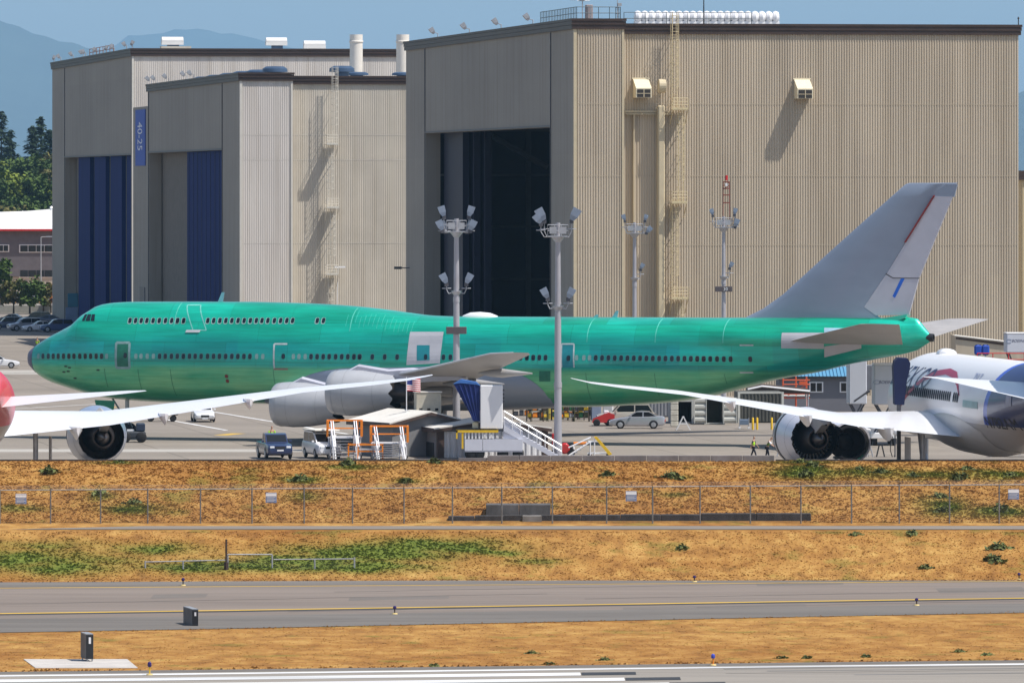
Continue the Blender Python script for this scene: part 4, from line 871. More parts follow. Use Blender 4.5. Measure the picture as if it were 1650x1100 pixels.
# block at the fin root in the green skin, apu outlet
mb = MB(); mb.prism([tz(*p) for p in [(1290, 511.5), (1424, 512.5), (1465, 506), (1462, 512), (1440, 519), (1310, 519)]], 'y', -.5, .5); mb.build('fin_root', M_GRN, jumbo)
mb = MB(); c = JF.at(TL-.02, (JF.top(TL)+JF.bot(TL))/2); zc = (JF.top(TL)+JF.bot(TL))/2
mb.lathe([(TL-.5, .36), (TL+.18, .30), (TL+.18, .22), (TL-.3, .2)], 'x', (0, 0, zc+.05), 16); mb.build('exhaust_outlet', BLACK, jumbo, smooth=True)
# horizontal stabilisers
def stab_local(side):
    l0, l1 = 1.2, 12.2
    a = tz(1275, 549, 2.2); tip = tz(1389, 521.5, l1); tipt = tz(1447, 523, l1)
    s0 = (a[0]-.9, side*l0, a[1]-.15); e0_ = (a[0]+8.6, side*l0, a[1]-.25)
    return [(s0, e0_, .62), ((tip[0]-.35, side*(l1-.5), tip[1]-.05), (tipt[0], side*(l1-.4), tip[1]-.12), .20), ((tip[0]+.6, side*l1, tip[1]), (tipt[0]+.1, side*l1, tip[1]-.04), .06)]
for side in (-1, 1):
    mb = MB(); wing(mb, stab_local(side)); st_ = mb.build('stabiliser', mat('stab_grey', (.36, .34, .33), .45, 0, .1, .5), jumbo, smooth=True, ang=40)
# wings
def jwing(side):
    r0, r1, r2, rt = 3.0, 12.0, 24.0, 33.6
    le0 = tz(432, 632, r0); tip = tz(790, 569.5, 32.6); tp2 = tz(821, 567.5, 34.2)
    zr = 3.35
    P = [((le0[0]+.3, side*r0, zr), (le0[0]+16.6, side*r0, zr-.25), 1.75)]
    T = tip[0]
    def lerp(f, dz): return le0[0]+.3+(T-le0[0]-.3)*f, zr+(tip[1]-zr)*f+dz
    f = (r1-r0)/(32.6-r0); a = lerp(f, -.1); P.append(((a[0], side*r1, a[1]), (a[0]+9.4, side*r1, a[1]-.2), 1.0))
    f = (r2-r0)/(32.6-r0); a = lerp(f, -.12); P.append(((a[0], side*r2, a[1]), (a[0]+5.6, side*r2, a[1]-.12), .5))
    P.append(((T, side*32.6, tip[1]), (T+3.1, side*32.6, tip[1]-.06), .22)); P.append(((T+2.4, side*34.4, tp2[1]), (T+3.6, side*34.4, tp2[1]-.02), .05))
    return P
M_WU = mat('wing_grey', (.33, .32, .315), .45, 0, .12, .3, (1, .4, 1)); M_WE = mat('wing_edge', (.62, .63, .66), .3, .3, .05, 1)
for side in (-1, 1):
    P = jwing(side); mb = MB(); wing(mb, P); wg = mb.build('wing', M_WU, jumbo, smooth=True, ang=40)
    mb = MB()
    for (a, _, ta), (b, _, tb) in zip(P[:-1], P[1:]): mb.tube(Vector(a)+Vector((.02, 0, 0)), Vector(b)+Vector((.02, 0, 0)), ta*.13+.03, 6, tb*.13+.03)
    mb.build('leading_edge', M_WE, wg, smooth=True)
    for r, ln, sz in ((8.6, 5.2, .5), (14.6, 4.8, .46), (19.2, 4.4, .42), (26, 3.8, .34)):       # flap track fairings
        f = (r-3)/(29.6); le = Vector(P[0][0]).lerp(Vector(P[3][0]), f); 
        ch = np.interp(r, [3, 12, 24, 32.6], [16.6, 9.4, 5.6, 3.1]); x0 = le.x+ch*.62; zc = le.z-.35
        mb = MB(); mb.lathe([(x0, .05), (x0+ln*.25, sz*.8), (x0+ln*.5, sz), (x0+ln*.8, sz*.6), (x0+ln*1.12, .05)], 'x', (0, side*r, zc-.28), 12); mb.build('flap_fairing', M_WU, wg, smooth=True)
def nacelle(root, x, y, z, r=1.62, L=6.0, mat_=None, chev=12, pylon=True, wingz=None, name='engine', depth_vanes=False, lipm=None):
    e = thing(name, None, None, (0, 0, 0)); e.parent = root; del_ = [k for k in list(e.keys())]
    e.location = (x, y, z)
    n = 48; prof = [(.35, r*.72), (.08, r*.80), (0, r*.86), (.12, r*.93), (.5, r*.985), (1.4, r*1.02), (2.6, r*1.0), (L*.7, r*.90)]
    rings = [[(h, rr*math.cos(2*math.pi*i/n), rr*math.sin(2*math.pi*i/n)) for i in range(n)] for h, rr in prof]
    def saw(i): q = (i*chev*1.0/n) % 1; return abs(q-.5)*2
    rings.append([(L*.93+.38*(1-saw(i)), (r*.80-.05*(1-saw(i)))*math.cos(2*math.pi*i/n), (r*.80-.05*(1-saw(i)))*math.sin(2*math.pi*i/n)) for i in range(n)])
    inner = [[(L*.93+.34*(1-saw(i)), (r*.77-.05*(1-saw(i)))*math.cos(2*math.pi*i/n), (r*.77-.05*(1-saw(i)))*math.sin(2*math.pi*i/n)) for i in range(n)], [(L*.55, r*.80*math.cos(2*math.pi*i/n), r*.80*math.sin(2*math.pi*i/n)) for i in range(n)], [(L*.35, r*.80*math.cos(2*math.pi*i/n), r*.80*math.sin(2*math.pi*i/n)) for i in range(n)]]
    mb = MB(); mb.loft(rings, caps=False); cw = mb.build('cowl', mat_ or M_GREYL, e, smooth=True, ang=50)
    mb = MB(); mb.loft(inner, caps=False); mb.lathe([(1.0, r*.8), (1.05, r*.75), (.6, .35), (.35, .05)], 'x', n=32); mb.build('duct_lining', BLACK, e, smooth=True)
    mb = MB(); mb.lathe([(L*.36, r*.8), (L*.37, r*.5), (L*.6, r*.56), (L*.95, r*.46), (L*1.22, r*.34), (L*1.22, r*.30), (L*1.0, r*.28)], 'x', n=32); mb.build('core_cowl', mat('burnt_steel', (.06, .05, .048), .4, .7, .2, 2), e, smooth=True)
    mb = MB(); mb.lathe([(L*1.05, r*.26), (L*1.25, r*.2), (L*1.48, .03)], 'x', n=20); mb.build('exhaust_plug', mat('plug_metal', (.12, .10, .09), .35, .7, .1, 2), e, smooth=True)
    if depth_vanes:
        mb = MB()
        for i in range(36):
            a = 2*math.pi*i/36; c, s_ = math.cos(a), math.sin(a); mb.add([(L*.62, r*.56*c, r*.56*s_), (L*.62, r*.76*c, r*.76*s_), (L*.655, r*.76*math.cos(a+.05), r*.76*math.sin(a+.07)), (L*.655, r*.56*math.cos(a+.07), r*.56*math.sin(a+.07))], [(0, 1, 2, 3)])
        mb.build('guide_vanes', WHITE, e)
    mb = MB(); [mb.lathe([(h-.02, rr*.99), (h, rr*1.004), (h+.02, rr*.99)], 'x', n=48, caps=False) for h, rr in ((1.4, r*1.02), (L*.7, r*.90))]; mb.build('cowl_seam', DSTEEL, cw)
    mb = MB(); mb.lathe([(-.01, r*.80), (-.03, r*.87), (.12, r*.945), (.5, r*.998)], 'x', n=48, caps=False); mb.build('intake_lip', lipm or CHROME, e, smooth=True)
    return e
for nm, r, du, vz, lat in [('in', 1.66, 445, 651, 11.7), ('out', 1.66, 535, 632, 20.6)]:
    t, z = tz(du, vz, lat)
    for side in (-1, 1):
        e = nacelle(jumbo, t, side*lat, z, 1.72, 5.4, mat('nacelle_grey', (.40, .41, .435), .38, 0, .06, .8, coat=.4), 10, lipm=MATS['nacelle_grey'])
        P = jwing(side); f = (lat-3)/29.6; le = Vector(P[0][0]).lerp(Vector(P[3][0]), f)
        mb = MB(); tk = lambda x, zz, w: [(x, -w, zz), (x, w, zz)]
        dx, dz = le.x-t, le.z-z
        top = [(1.2, 1.66), (2.2, 2.15), (dx*.75+.6, dz+.25), (dx+1.2, dz+.38), (dx+5.5, dz-.2)]; bo = [(1.2, 1.3), (2.2, 1.4), (dx*.75+.6, 1.2), (dx+1.2, .8), (dx+5.5, dz-.5)]
        mb.loft([[(a[0], -.02, a[1]), (a[0], -.30, a[1]-.15), (a[0], -.30, b_[1]), (a[0], .30, b_[1]), (a[0], .30, a[1]-.15), (a[0], .02, a[1])] for a, b_ in zip(top, bo)]); mb.build('pylon', M_GREYL, e, smooth=True)
# landing gear
def wheel(mb, x, y, z, r=.6, w=.42): mb.lathe([(-w/2, r*.72), (-w/2+.05, r*.94), (-w*.2, r), (w*.2, r), (w/2-.05, r*.94), (w/2, r*.72)], 'y', (x, y, z), 20)
def gear(root, x, y, ztop, wheels, r, name='landing_gear', dm=None):
    e = bpy.data.objects.new(name, None); COL.objects.link(e); e.parent = root; e.location = (x, y, 0)
    mb = MB(); mb.tube((0, 0, r), (0, 0, ztop), .17, 10); mb.tube((-1.3, 0, ztop), (0, 0, 1.3), .08, 6); mb.tube((.1, 0, 1.5), (.45, 0, .9), .05, 5); mb.tube((.45, 0, .9), (.1, 0, .6), .05, 5)
    for wx_, ys in wheels: mb.tube((wx_, -max(abs(q) for q in ys), r), (wx_, max(abs(q) for q in ys), r), .1, 8)
    if len(wheels) > 1: mb.tube((wheels[0][0], 0, r), (wheels[-1][0], 0, r), .13, 8)
    mb.build('strut', STEEL, e)
    for wx_, ys in wheels:
        for q in ys:
            mb = MB(); wheel(mb, wx_, q, r, r); w_ = mb.build('wheel', RUBBER, e, smooth=True)
    return e
tn = tz(205, 690, 0)[0]; gr_ = gear(jumbo, tn, 0, 3.2, [(0, (-.45, .45))], .62)
MB().prism([(tn-2.4, 3.05), (tn-.7, 3.0), (tn-.8, 2.15), (tn-2.2, 2.2)], 'y', -.95, -.88).build('gear_door', mat('door_green', (.02, .25, .14), .5), jumbo)
for x, y in ((31.5, -5.5), (31.5, 5.5), (34.7, -1.9), (34.7, 1.9)): gear(jumbo, x, y, 3.3, [(-.75, (-.55, .55)), (.75, (-.55, .55))], .62)
# windows
M_WIN = mat('cabin_window_dark', (.012, .02, .028), .12, 0, 0); M_WFR = mat('window_frame_pale', (.32, .50, .46), .5, 0, .1, 3); M_WFD = mat('window_frame_dull', (.10, .24, .22), .5, 0, .1, 3); M_PLUG = mat('window_plug', (.20, .36, .34), .6, 0, .1, 3)
MAINW = [x/5.5 for x in (380, 427, 471, 515, 562, 610, 655, 707, 755, 803, 852, 900)]+[x/5.5 for x in (1415, 1465, 1520, 1572, 1625)]+[280+x/5.5 for x in (87, 140, 190, 243, 300, 353, 405, 460, 515, 568, 622, 675, 1217, 1271, 1325, 1378, 1435, 1489, 1543, 1598, 1645)]+[560+x/5.5 for x in (57, 110, 220, 330, 440, 850, 912, 1370, 1425, 1480, 1535, 1590, 1645)]+[840+x/5.5 for x in (50, 107, 160, 215)]+[840+(660+56.2*i)/5.5 for i in range(18)]+[1120+x/5.5 for x in (20, 78, 135, 195, 255, 315)]
PLUGW = [x/5.5 for x in (340, 945, 1205, 1250, 1305, 1360)]+[280+x/5.5 for x in (735, 790, 1060, 1110, 1165)]+[840+x/5.5 for x in (490, 555, 605)]
UPW = [x/5.5 for x in (1150, 1200, 1250, 1300, 1355, 1410, 1465, 1520, 1570, 1625)]+[280+x/5.5 for x in (33, 87, 300, 352, 407, 460, 513, 568, 622, 677, 730, 780, 832, 890, 945, 1000, 1052, 1270, 1325)]
vmain = lambda u: float(np.interp(u, [70, 300, 560, 700, 960, 1150, 1220], [573.8, 573.8, 574.6, 575.3, 576.4, 578.2, 579]))
def rrect(mb, t, z, w, h, off, F_=None, side=-1):
    F_ = F_ or JF; pts = []
    for k in range(12):
        a = 2*math.pi*k/12; c, s_ = math.cos(a), math.sin(a); px = w/2*math.copysign(abs(c)**.6, c); pz = h/2*math.copysign(abs(s_)**.6, s_); pts.append(F_.at(t+px, z+pz, side, off))
    mb.add(pts, [tuple(range(12))])
wins = [jp(u, vmain(u)) for u in MAINW]+[jp(u, 516.8) for u in UPW]
lay = []
for i, (t, z) in enumerate(wins):
    up = z > 8; mb = MB(); mb.cur = 1; rrect(mb, t, z, .36 if up else .33, .52 if up else .47, .010); mb.cur = 0; rrect(mb, t+.02*up, z+.02*up, .28, .42, .020); lay.append(mb)
for i, mb in enumerate(lay[:99]): mb.build('window', [M_WIN, M_WFR if wins[i][1] > 8 else M_WFD], jumbo)
if len(lay) > 99:
    big = MB()
    for mb in lay[99:]:
        o = len(big.v); big.v += mb.v; big.f += [tuple(k+o for k in f) for f in mb.f]; big.mi += mb.mi
    tag(big.build('window_row', [M_WIN, M_WFR], jumbo), kind='stuff')
mb = MB()
for u in PLUGW: rrect(mb, *jp(u, vmain(u)), .28, .42, .012)
tag(mb.build('window_plug', M_PLUG, jumbo), kind='stuff')
# cockpit windows
for q in ([(132, 516.5), (137, 506.5), (141, 506.5), (136.5, 517)], [(137.8, 517), (142, 506.3), (147.5, 506.3), (145, 517)], [(146.2, 517), (148.5, 506.3), (153.5, 506.3), (152.3, 517)]):
    for sd in (-1, 1): mb = MB(); JF.patch(mb, [jp(*p) for p in q], sd, .02, 3, 3); mb.build('cockpit_window', M_WIN, jumbo)
# doors and outlines
def outline(u0, v0, u1, v1, m, name, w=.09, fill=None, sk=0, gap=None):
    mb = MB(); a, b, c, d = jp(u0+sk, v0), jp(u1+sk, v0), jp(u1, v1), jp(u0, v1)
    def seg(p, q, ww=w):
        dx, dz = q[0]-p[0], q[1]-p[1]; l = math.hypot(dx, dz); nx_, nz_ = -dz/l*ww, dx/l*ww
        JF.patch(mb, [(p[0]-nx_, p[1]-nz_), (q[0]-nx_, q[1]-nz_), (q[0]+nx_, q[1]+nz_), (p[0]+nx_, p[1]+nz_)], -1, .014, 8, 2)
    for k, (p, q) in enumerate(((a, b), (b, c), (c, d), (d, a))):
        if gap and k in gap: continue
        seg(p, q)
    o = mb.build(name, m, jumbo)
    if fill:
        mb = MB(); JF.patch(mb, [a, b, c, d], -1, .007, 6, 10); mb.build('door_panel', fill, o)
    return o
M_OUT = mat('door_outline_pale', (.42, .50, .50), .5, 0, .2, 3); M_DG = mat('door_green_dark', (.012, .16, .10), .5, 0, .2, 2); M_DB = mat('door_teal', (.01, .22, .26), .5, 0, .1, 2)
outline(187.5, 552, 209, 592.5, mat('door_ring_grey', (.20, .33, .33), .5, 0, .2, 3), 'cabin_door', .10, M_DG); outline(302, 532, 323.5, 491.5, mat('door_line_soft', (.14, .48, .42), .5, 0, .2, 3), 'upper_door', .045, None, 9)
MBs = MB(); JF.patch(MBs, [jp(299, 536), jp(322, 536), jp(324, 532), jp(301, 532)], -1, .08, 4, 2); MBs.build('door_sill', M_PATCH, jumbo)
outline(442, 554, 463, 594, MATS['door_outline_pale'], 'cabin_door', .07, None, 0, (1, 2)); MBs = MB(); JF.patch(MBs, [jp(441, 596), jp(464, 596), jp(464, 593), jp(441, 593)], -1, .02, 4, 1); MBs.build('door_sill', mat('sill_brown', (.25, .18, .14), .7), jumbo)
outline(905, 554, 925, 592, M_OUT, 'cabin_door', .06, M_DB, 0, (2,)); outline(1192, 556, 1214, 600, M_OUT, 'cabin_door', .06, None, 0, (1, 3))
MBs = MB(); JF.patch(MBs, [jp(655, 588), jp(709, 585), jp(715, 534.5), jp(661, 534.5)], -1, .012, 8, 8); pt = MBs.build('primer_panel', M_PATCH, jumbo)
MBs = MB(); JF.patch(MBs, [jp(672, 581), jp(692.5, 580), jp(692.5, 556), jp(672, 556)], -1, .024, 4, 6); MBs.build('door_panel', M_DB, pt)
MBs = MB(); rrect(MBs, *jp(686, 575), .27, .41, .035); MBs.build('window', M_WIN, jumbo)
for u, v in ((202, 572.5), (456.5, 574), (916, 577), (1209, 578.5)): MBs = MB(); rrect(MBs, *jp(u, v), .30, .42, .03); MBs.build('door_window', M_WIN, jumbo)
MBs = MB(); JF.patch(MBs, [jp(1259, 561), jp(1328, 562), jp(1328, 536), jp(1260, 536)], -1, .014, 8, 6); MBs.build('primer_panel', M_PATCH, jumbo)
MBs = MB(); JF.patch(MBs, [jp(1328.4, 575.5), jp(1388, 561), jp(1388, 550), jp(1328.4, 558)], -1, .014, 8, 6); MBs.build('primer_panel', M_PATCH, jumbo)
MBs = MB(); JF.patch(MBs, [jp(1328.2, 536), jp(1366, 536), jp(1372, 529), jp(1328.2, 528)], -1, .014, 8, 6); MBs.build('primer_panel', mat('pale_blue_primer', (.32, .5, .62), .5), jumbo)
MBs = MB(); JF.patch(MBs, [jp(1338, 562), jp(1388, 562), jp(1388, 576), jp(1330, 578)], -1, .01, 6, 4)
MBs = MB(); JF.patch(MBs, [jp(869, 614.5), jp(887, 614.5), jp(887, 597.5), jp(869, 597.5)], -1, .012, 5, 5); MBs.build('access_panel', M_DG, jumbo)
M_JT = mat('joint_pale', (.10, .52, .42), .5, 0, .2, 2); M_JD = mat('joint_dark', (.02, .16, .10), .6, 0, .2, 2)
for u in (275, 560, 945, 1055, 1165): 
    t0 = jp(u, 560)[0]; MBs = MB(); zt = JF.top(t0); JF.patch(MBs, [(t0-.025, zt-1.9), (t0+.025, zt-1.9), (t0+.035, zt-.1), (t0-.035, zt-.1)], -1, .010, 1, 14); MBs.build('skin_joint', M_JT, jumbo)
    MBs = MB(); JF.patch(MBs, [(t0-.02, JF.bot(t0)+.6), (t0+.02, JF.bot(t0)+.6), (t0+.02, 5.6), (t0-.02, 5.6)], -1, .010, 1, 10); MBs.build('skin_joint', M_JD, jumbo)
for u in (168, 222, 440): 
    t0 = jp(u, 590)[0]; MBs = MB(); JF.patch(MBs, [(t0-.02, JF.bot(t0)+1), (t0+.02, JF.bot(t0)+1), (t0+.02, 5.6), (t0-.02, 5.6)], -1, .010, 1, 10); MBs.build('skin_joint', M_JD, jumbo)
for k in range(16):     # rivet scuffs aft of the upper deck
    t0 = jp(552+k*7.2, 560)[0]; zt = JF.top(t0); MBs = MB(); a = random.uniform(.3, .7); JF.patch(MBs, [(t0-.01, zt-a-.9), (t0+.02, zt-a-.9), (t0+.03, zt-a), (t0, zt-a)], -1, .010, 1, 8); MBs.build('skin_joint', mat('scuff_pale', (.06, .50, .40), .5, 0, .2, 2), jumbo)
for u, v in ((365, 606), (366.5, 613.5)): MBs = MB(); rrect(MBs, *jp(u, v), .28, .28, .02); MBs.build('pressure_port', mat('port_red', (.16, .03, .03), .5), jumbo)
MBs = MB()
for u, v in ((106, 590), (112, 592), (103, 599), (110, 598), (121, 609), (158, 596)): rrect(MBs, *jp(u, v), .3, .12, .02)
tag(MBs.build('probe', mat('probe_dark', (.02, .06, .045), .6), jumbo), kind='stuff')
# antennas and dome on the crown
t0 = tz(806, 510)[0]; t1 = tz(742, 510)[0]; zt = JF.top((t0+t1)/2); MBs = MB(); L_ = t0-t1
MBs.loft([[(t1+L_*f, .62*h*math.cos(a), zt-.16+.52*h*math.sin(a)) for a in np.linspace(0, math.pi, 9)]+[(t1+L_*f, 0, zt-.2)] for f, h in [(0, .05), (.08, .5), (.25, .9), (.5, 1), (.75, .85), (.92, .45), (1, .05)]])
MBs.build('antenna_dome', WHITE, jumbo, smooth=True)
for u, v, h in ((355, 486, .75), (990, 511, .5), (958, 511, .2)):
    t0, z0 = tz(u, v); MBs = MB(); MBs.loft([[(t0-.25, -.02, z0-.1), (t0-.25, .02, z0-.1), (t0+.2, .02, z0-.1), (t0+.2, -.02, z0-.1)], [(t0+.12, -.01, z0+h), (t0+.12, .01, z0+h), (t0+.35, .01, z0+h), (t0+.35, -.01, z0+h)]]); MBs.build('blade_antenna', mat('antenna_blue', (.25, .5, .6), .5), jumbo)

# ------------------------------------------------------------------ twin jets at the apron edge
TJT = [(0, 4.1), (.3, 4.75), (1, 5.4), (2, 6.15), (3.5, 7.15), (5.5, 7.95), (8, 8.4), (11, 8.6), (42, 8.6), (48, 8.45), (53, 8.0), (56, 7.4), (57.5, 6.9)]
TJB = [(0, 4.0), (.3, 3.55), (1, 3.2), (2, 2.95), (4, 2.7), (7, 2.6), (12, 2.55), (36, 2.6), (41, 3.1), (46, 4.0), (51, 5.0), (55, 5.85), (57.5, 6.5)]
TJW = [(0, .02), (.3, .6), (1, 1.1), (2, 1.6), (4, 2.3), (6.5, 2.75), (9.5, 2.9), (37, 2.9), (42, 2.65), (47, 2.1), (52, 1.35), (56, .65), (57.5, .22)]
def livery(name, rules, base=(.80, .80, .82)):      # paint scheme measured along the fuselage in its own metres
    m = bpy.data.materials.new(name); m.use_nodes = True; n, L, b = nodes_of(m)
    b.inputs['Roughness'].default_value = .4; b.inputs['Coat Weight'].default_value = .25; b.inputs['Coat Roughness'].default_value = .1
    tc = n.new('ShaderNodeTexCoord'); sp = n.new('ShaderNodeSeparateXYZ'); L.new(tc.outputs['Object'], sp.inputs[0]); cur = None
    def rgb(c): q = n.new('ShaderNodeRGB'); q.outputs[0].default_value = (*c, 1); return q.outputs[0]
    cur = rgb(base)
    for (a, bz, c0, col) in rules:          # paint where a*x + bz*z > c0
        m1 = n.new('ShaderNodeMath'); m1.operation = 'MULTIPLY'; L.new(sp.outputs['X'], m1.inputs[0]); m1.inputs[1].default_value = a
        m2 = n.new('ShaderNodeMath'); m2.operation = 'MULTIPLY_ADD'; L.new(sp.outputs['Z'], m2.inputs[0]); m2.inputs[1].default_value = bz; L.new(m1.outputs[0], m2.inputs[2])
        g = n.new('ShaderNodeMath'); g.operation = 'GREATER_THAN'; L.new(m2.outputs[0], g.inputs[0]); g.inputs[1].default_value = c0
        mx = n.new('ShaderNodeMix'); mx.data_type = 'RGBA'; L.new(g.outputs[0], mx.inputs[0]); L.new(cur, mx.inputs[6]); L.new(rgb(col), mx.inputs[7]); cur = mx.outputs[2]
    L.new(cur, b.inputs['Base Color']); return m
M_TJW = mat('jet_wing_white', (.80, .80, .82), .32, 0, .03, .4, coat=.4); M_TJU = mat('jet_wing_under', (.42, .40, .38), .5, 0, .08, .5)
TJF = Fuse(TJT, TJB, TJW, n=56)
def twinjet(label, loc, psi, liv, belly, engine_mat, vanes=False, lipm=None, ey=9.7, er=1.98, stz=(7.4, 6.1, 8.05)):
    rz = -(math.pi/2-psi); root = thing('airliner', label, 'airplane', (loc[0], loc[1], 0), rz)
    ts = sorted(set([0, .1, .3, .6, 1, 1.5, 2, 2.8, 3.6, 4.5, 5.5]+[.75*i for i in range(9, 76)]+[57, 57.3, 57.5])); TJF.body(ts).build('fuselage', liv, root, smooth=True, ang=50)
    mb = MB()        # wing body fairing
    for side in (-1, 1):
        nx, nz = 40, 12; vs = []
        for j in range(nz+1):
            q = j/nz
            for i in range(nx+1):
                p = i/nx; t = 17+20*p; zb = TJF.bot(t); z = (4.0 + .9*math.sin(math.pi*p))*(1-q)+zb*q; bul = .5*math.sin(math.pi*p)**.7*min(1, q*2.5); P = TJF.at(t, max(z, zb+.03), side, .02+bul)
                vs.append((P[0], P[1] if j < nz else 0, P[2] if j < nz else zb-.03-bul))
        mb.add(vs, [(j*(nx+1)+i, j*(nx+1)+i+1, (j+1)*(nx+1)+i+1, (j+1)*(nx+1)+i) for j in range(nz) for i in range(nx)])
    mb.build('belly_fairing', belly, root, smooth=True, ang=60)
    W_ = lambda s_: [((18.8, s_*2.6, 4.65), (31.3, s_*2.6, 3.45), 1.45), ((24.5, s_*9.7, 4.85), (31.9, s_*9.7, 4.2), .6), ((33.0, s_*22, 6.62), (36.8, s_*22, 6.45), .30), ((36.2, s_*26.6, 7.12), (39.0, s_*26.6, 7.0), .20), ((38.2, s_*28.6, 7.38), (39.9, s_*28.6, 7.3), .12), ((40.2, s_*30.05, 7.68), (40.8, s_*30.05, 7.65), .04)]
    for s_ in (-1, 1):
        mb = MB(); wing(mb, W_(s_)); wg = mb.build('wing', M_TJW, root, smooth=True, ang=40)
        for y, xt, zt, k in ((7.5, 31.6, 3.85, 1.0), (13.2, 33.2, 4.75, .8), (18.6, 35.3, 5.75, .7)):
            mb = MB(); mb.loft([[(xt+a*k, s_*y-b*k, zt+.25), (xt+a*k, s_*y-b*k*.9, zt-.05), (xt+a*k, s_*y, zt-c*k), (xt+a*k, s_*y+b*k*.9, zt-.05), (xt+a*k, s_*y+b*k, zt+.25)] for a, b, c in [(-3.6, .05, .1), (-2.2, .4, .5), (-.8, .45, .68), (.2, .3, .6), (.9, .1, .35)]]); mb.build('flap_fairing', M_TJW, wg, smooth=True)
        mb = MB(); mb.prism([(s_*10.6, -.30), (s_*21.5, .86+.2), (s_*21.5, .80+.2), (s_*10.6, -.36)], 'x', 0, .01)
        mb = MB(); wing(mb, [((47.2, s_*.9, stz[0]), (53.6, s_*.9, stz[1]), .45), ((52.9, s_*9.0, stz[2]-.06), (55.5, s_*9.0, stz[2]-.12), .13), ((54.3, s_*9.9, stz[2]), (55.8, s_*9.9, stz[2]), .04)]); mb.build('stabiliser', M_TJW, root, smooth=True, ang=40)
        e = nacelle(root, 16.8, s_*ey, 3.1, er, 5.6, engine_mat, 20, depth_vanes=vanes, lipm=lipm)
        mb = MB(); mb.loft([[(a, -.02, b), (a, -.26, b-.2), (a, -.26, c), (a, .26, c), (a, .26, b-.2), (a, .02, b)] for a, b, c in [(1.0, 1.70, 1.3), (4.5, 1.95, .8), (7.0, 1.75, .4), (9.5, 1.4, 1.0), (11.5, 1.2, 1.15)]]); mb.build('pylon', M_TJU, e, smooth=True)
        g_ = gear(root, 29.6, s_*4.9, 3.6, [(-.75, (-.55, .55)), (.75, (-.55, .55))], .66); MB().box(-.9, .9, s_*.95, s_*1.02, 1.2, 3.4).build('gear_door', M_TJU, g_)
    gear(root, 6.0, 0, 3.0, [(0, (-.4, .4))], .5)
    mb = MB(); finring = [((44.5, 8.2), (54.6, 7.6), .35), ((48.6, 12.0), (55.3, 12.0), .25), ((53.2, 17.2), (57.4, 17.2), .12)]; rings = []
    for (a, za), (b, zb), k in finring:
        xs = [0, .05, .2, .5, .9, 1]; w = [.1, .5, .95, 1, .4, .15]; rings.append([(a+(b-a)*x, k*q, za+(zb-za)*x) for x, q in zip(xs, w)]+[(a+(b-a)*x, -k*q, za+(zb-za)*x) for x, q in list(zip(xs, w))[::-1]])
    mb.loft(rings); mb.build('fin', liv, root, smooth=True)
    mb = MB(); mb.lathe([(57.2, .3), (57.7, .24), (57.7, .18), (57.3, .16)], 'x', (0, 0, 6.7), 12); mb.build('exhaust_outlet', BLACK, root)
    return root
NAVY = (.008, .02, .13); CREAM = (.45, .43, .41)
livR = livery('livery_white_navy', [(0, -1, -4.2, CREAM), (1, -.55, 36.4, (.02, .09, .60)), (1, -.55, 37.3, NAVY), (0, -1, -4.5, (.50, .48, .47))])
YN = 528.0; PSI = R(8)
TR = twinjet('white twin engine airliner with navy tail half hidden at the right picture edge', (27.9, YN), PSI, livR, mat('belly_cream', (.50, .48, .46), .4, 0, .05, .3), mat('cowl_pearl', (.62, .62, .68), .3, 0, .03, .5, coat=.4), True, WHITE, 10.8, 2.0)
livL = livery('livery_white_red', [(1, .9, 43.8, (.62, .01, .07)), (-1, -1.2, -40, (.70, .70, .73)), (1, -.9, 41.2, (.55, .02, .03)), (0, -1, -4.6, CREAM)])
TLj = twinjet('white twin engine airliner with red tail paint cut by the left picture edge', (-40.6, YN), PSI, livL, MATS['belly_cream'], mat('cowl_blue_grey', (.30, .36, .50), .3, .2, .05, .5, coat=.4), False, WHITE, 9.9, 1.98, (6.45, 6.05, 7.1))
# right jet details, in its own metres (left side is the near one)
M_TXT = mat('title_navy', (.01, .015, .09), .4); M_RIB = mat('ribbon_crimson', (.42, .015, .07), .4, 0, .1, 1)
mb = MB(); text_mb(mb, "AEROMEXICO", 3.6, lambda x, y: TJF.at(.4+x*.86+y*.7, 6.3+y*.56, -1, .03)); mb.build('title_lettering', M_TXT, TR)
def ribbonpath(pts, w, m, name):
    mb = MB(); f = [np.array(p) for p in pts]
    for a, b, wa, wb in zip(f[:-1], f[1:], w[:-1], w[1:]): TJF.patch(mb, [(a[0], a[1]-wa), (b[0], b[1]-wb), (b[0], b[1]+wb), (a[0], a[1]+wa)], -1, .025, 4, 2)
    return mb.build(name, m, TR)
ribbonpath([(9.5, 4.4), (12.5, 5.3), (15.5, 6.2), (18.5, 7.0), (21.5, 7.42), (24.5, 7.6), (27.5, 7.45), (30, 6.95), (31.8, 6.2)], [.08, .12, .18, .2, .2, .2, .2, .15, .04], M_RIB, 'ribbon_stripe')
for i in range(30):
    if i == 26: continue
    mb = MB(); rrect(mb, 12.2+i*.66, 6.05, .44, .66, .03, TJF); mb.build('window', mat('jet_window', (.03, .04, .055), .7, 0, 0, spec=.1), TR)
mb = MB(); rrect(mb, 11.3, 6.0, .9, 1.9, .03, TJF); mb.build('cabin_door', mat('door_line_blue', (.10, .13, .3), .5), TR)
mb = MB(); TJF.patch(mb, [(33.2, 5.5), (38.0, 5.5), (38.0, 5.95), (33.2, 5.95)], -1, .02, 8, 3); mb.build('teal_panel', mat('teal_primer', (.28, .45, .46), .5), TR)
mb = MB(); TJF.patch(mb, [(44.6, 5.9), (45.7, 5.9), (45.9, 7.2), (44.8, 7.2)], -1, .03, 3, 5); mb.build('aft_door', mat('door_line_white', (.3, .32, .42), .5), TR)
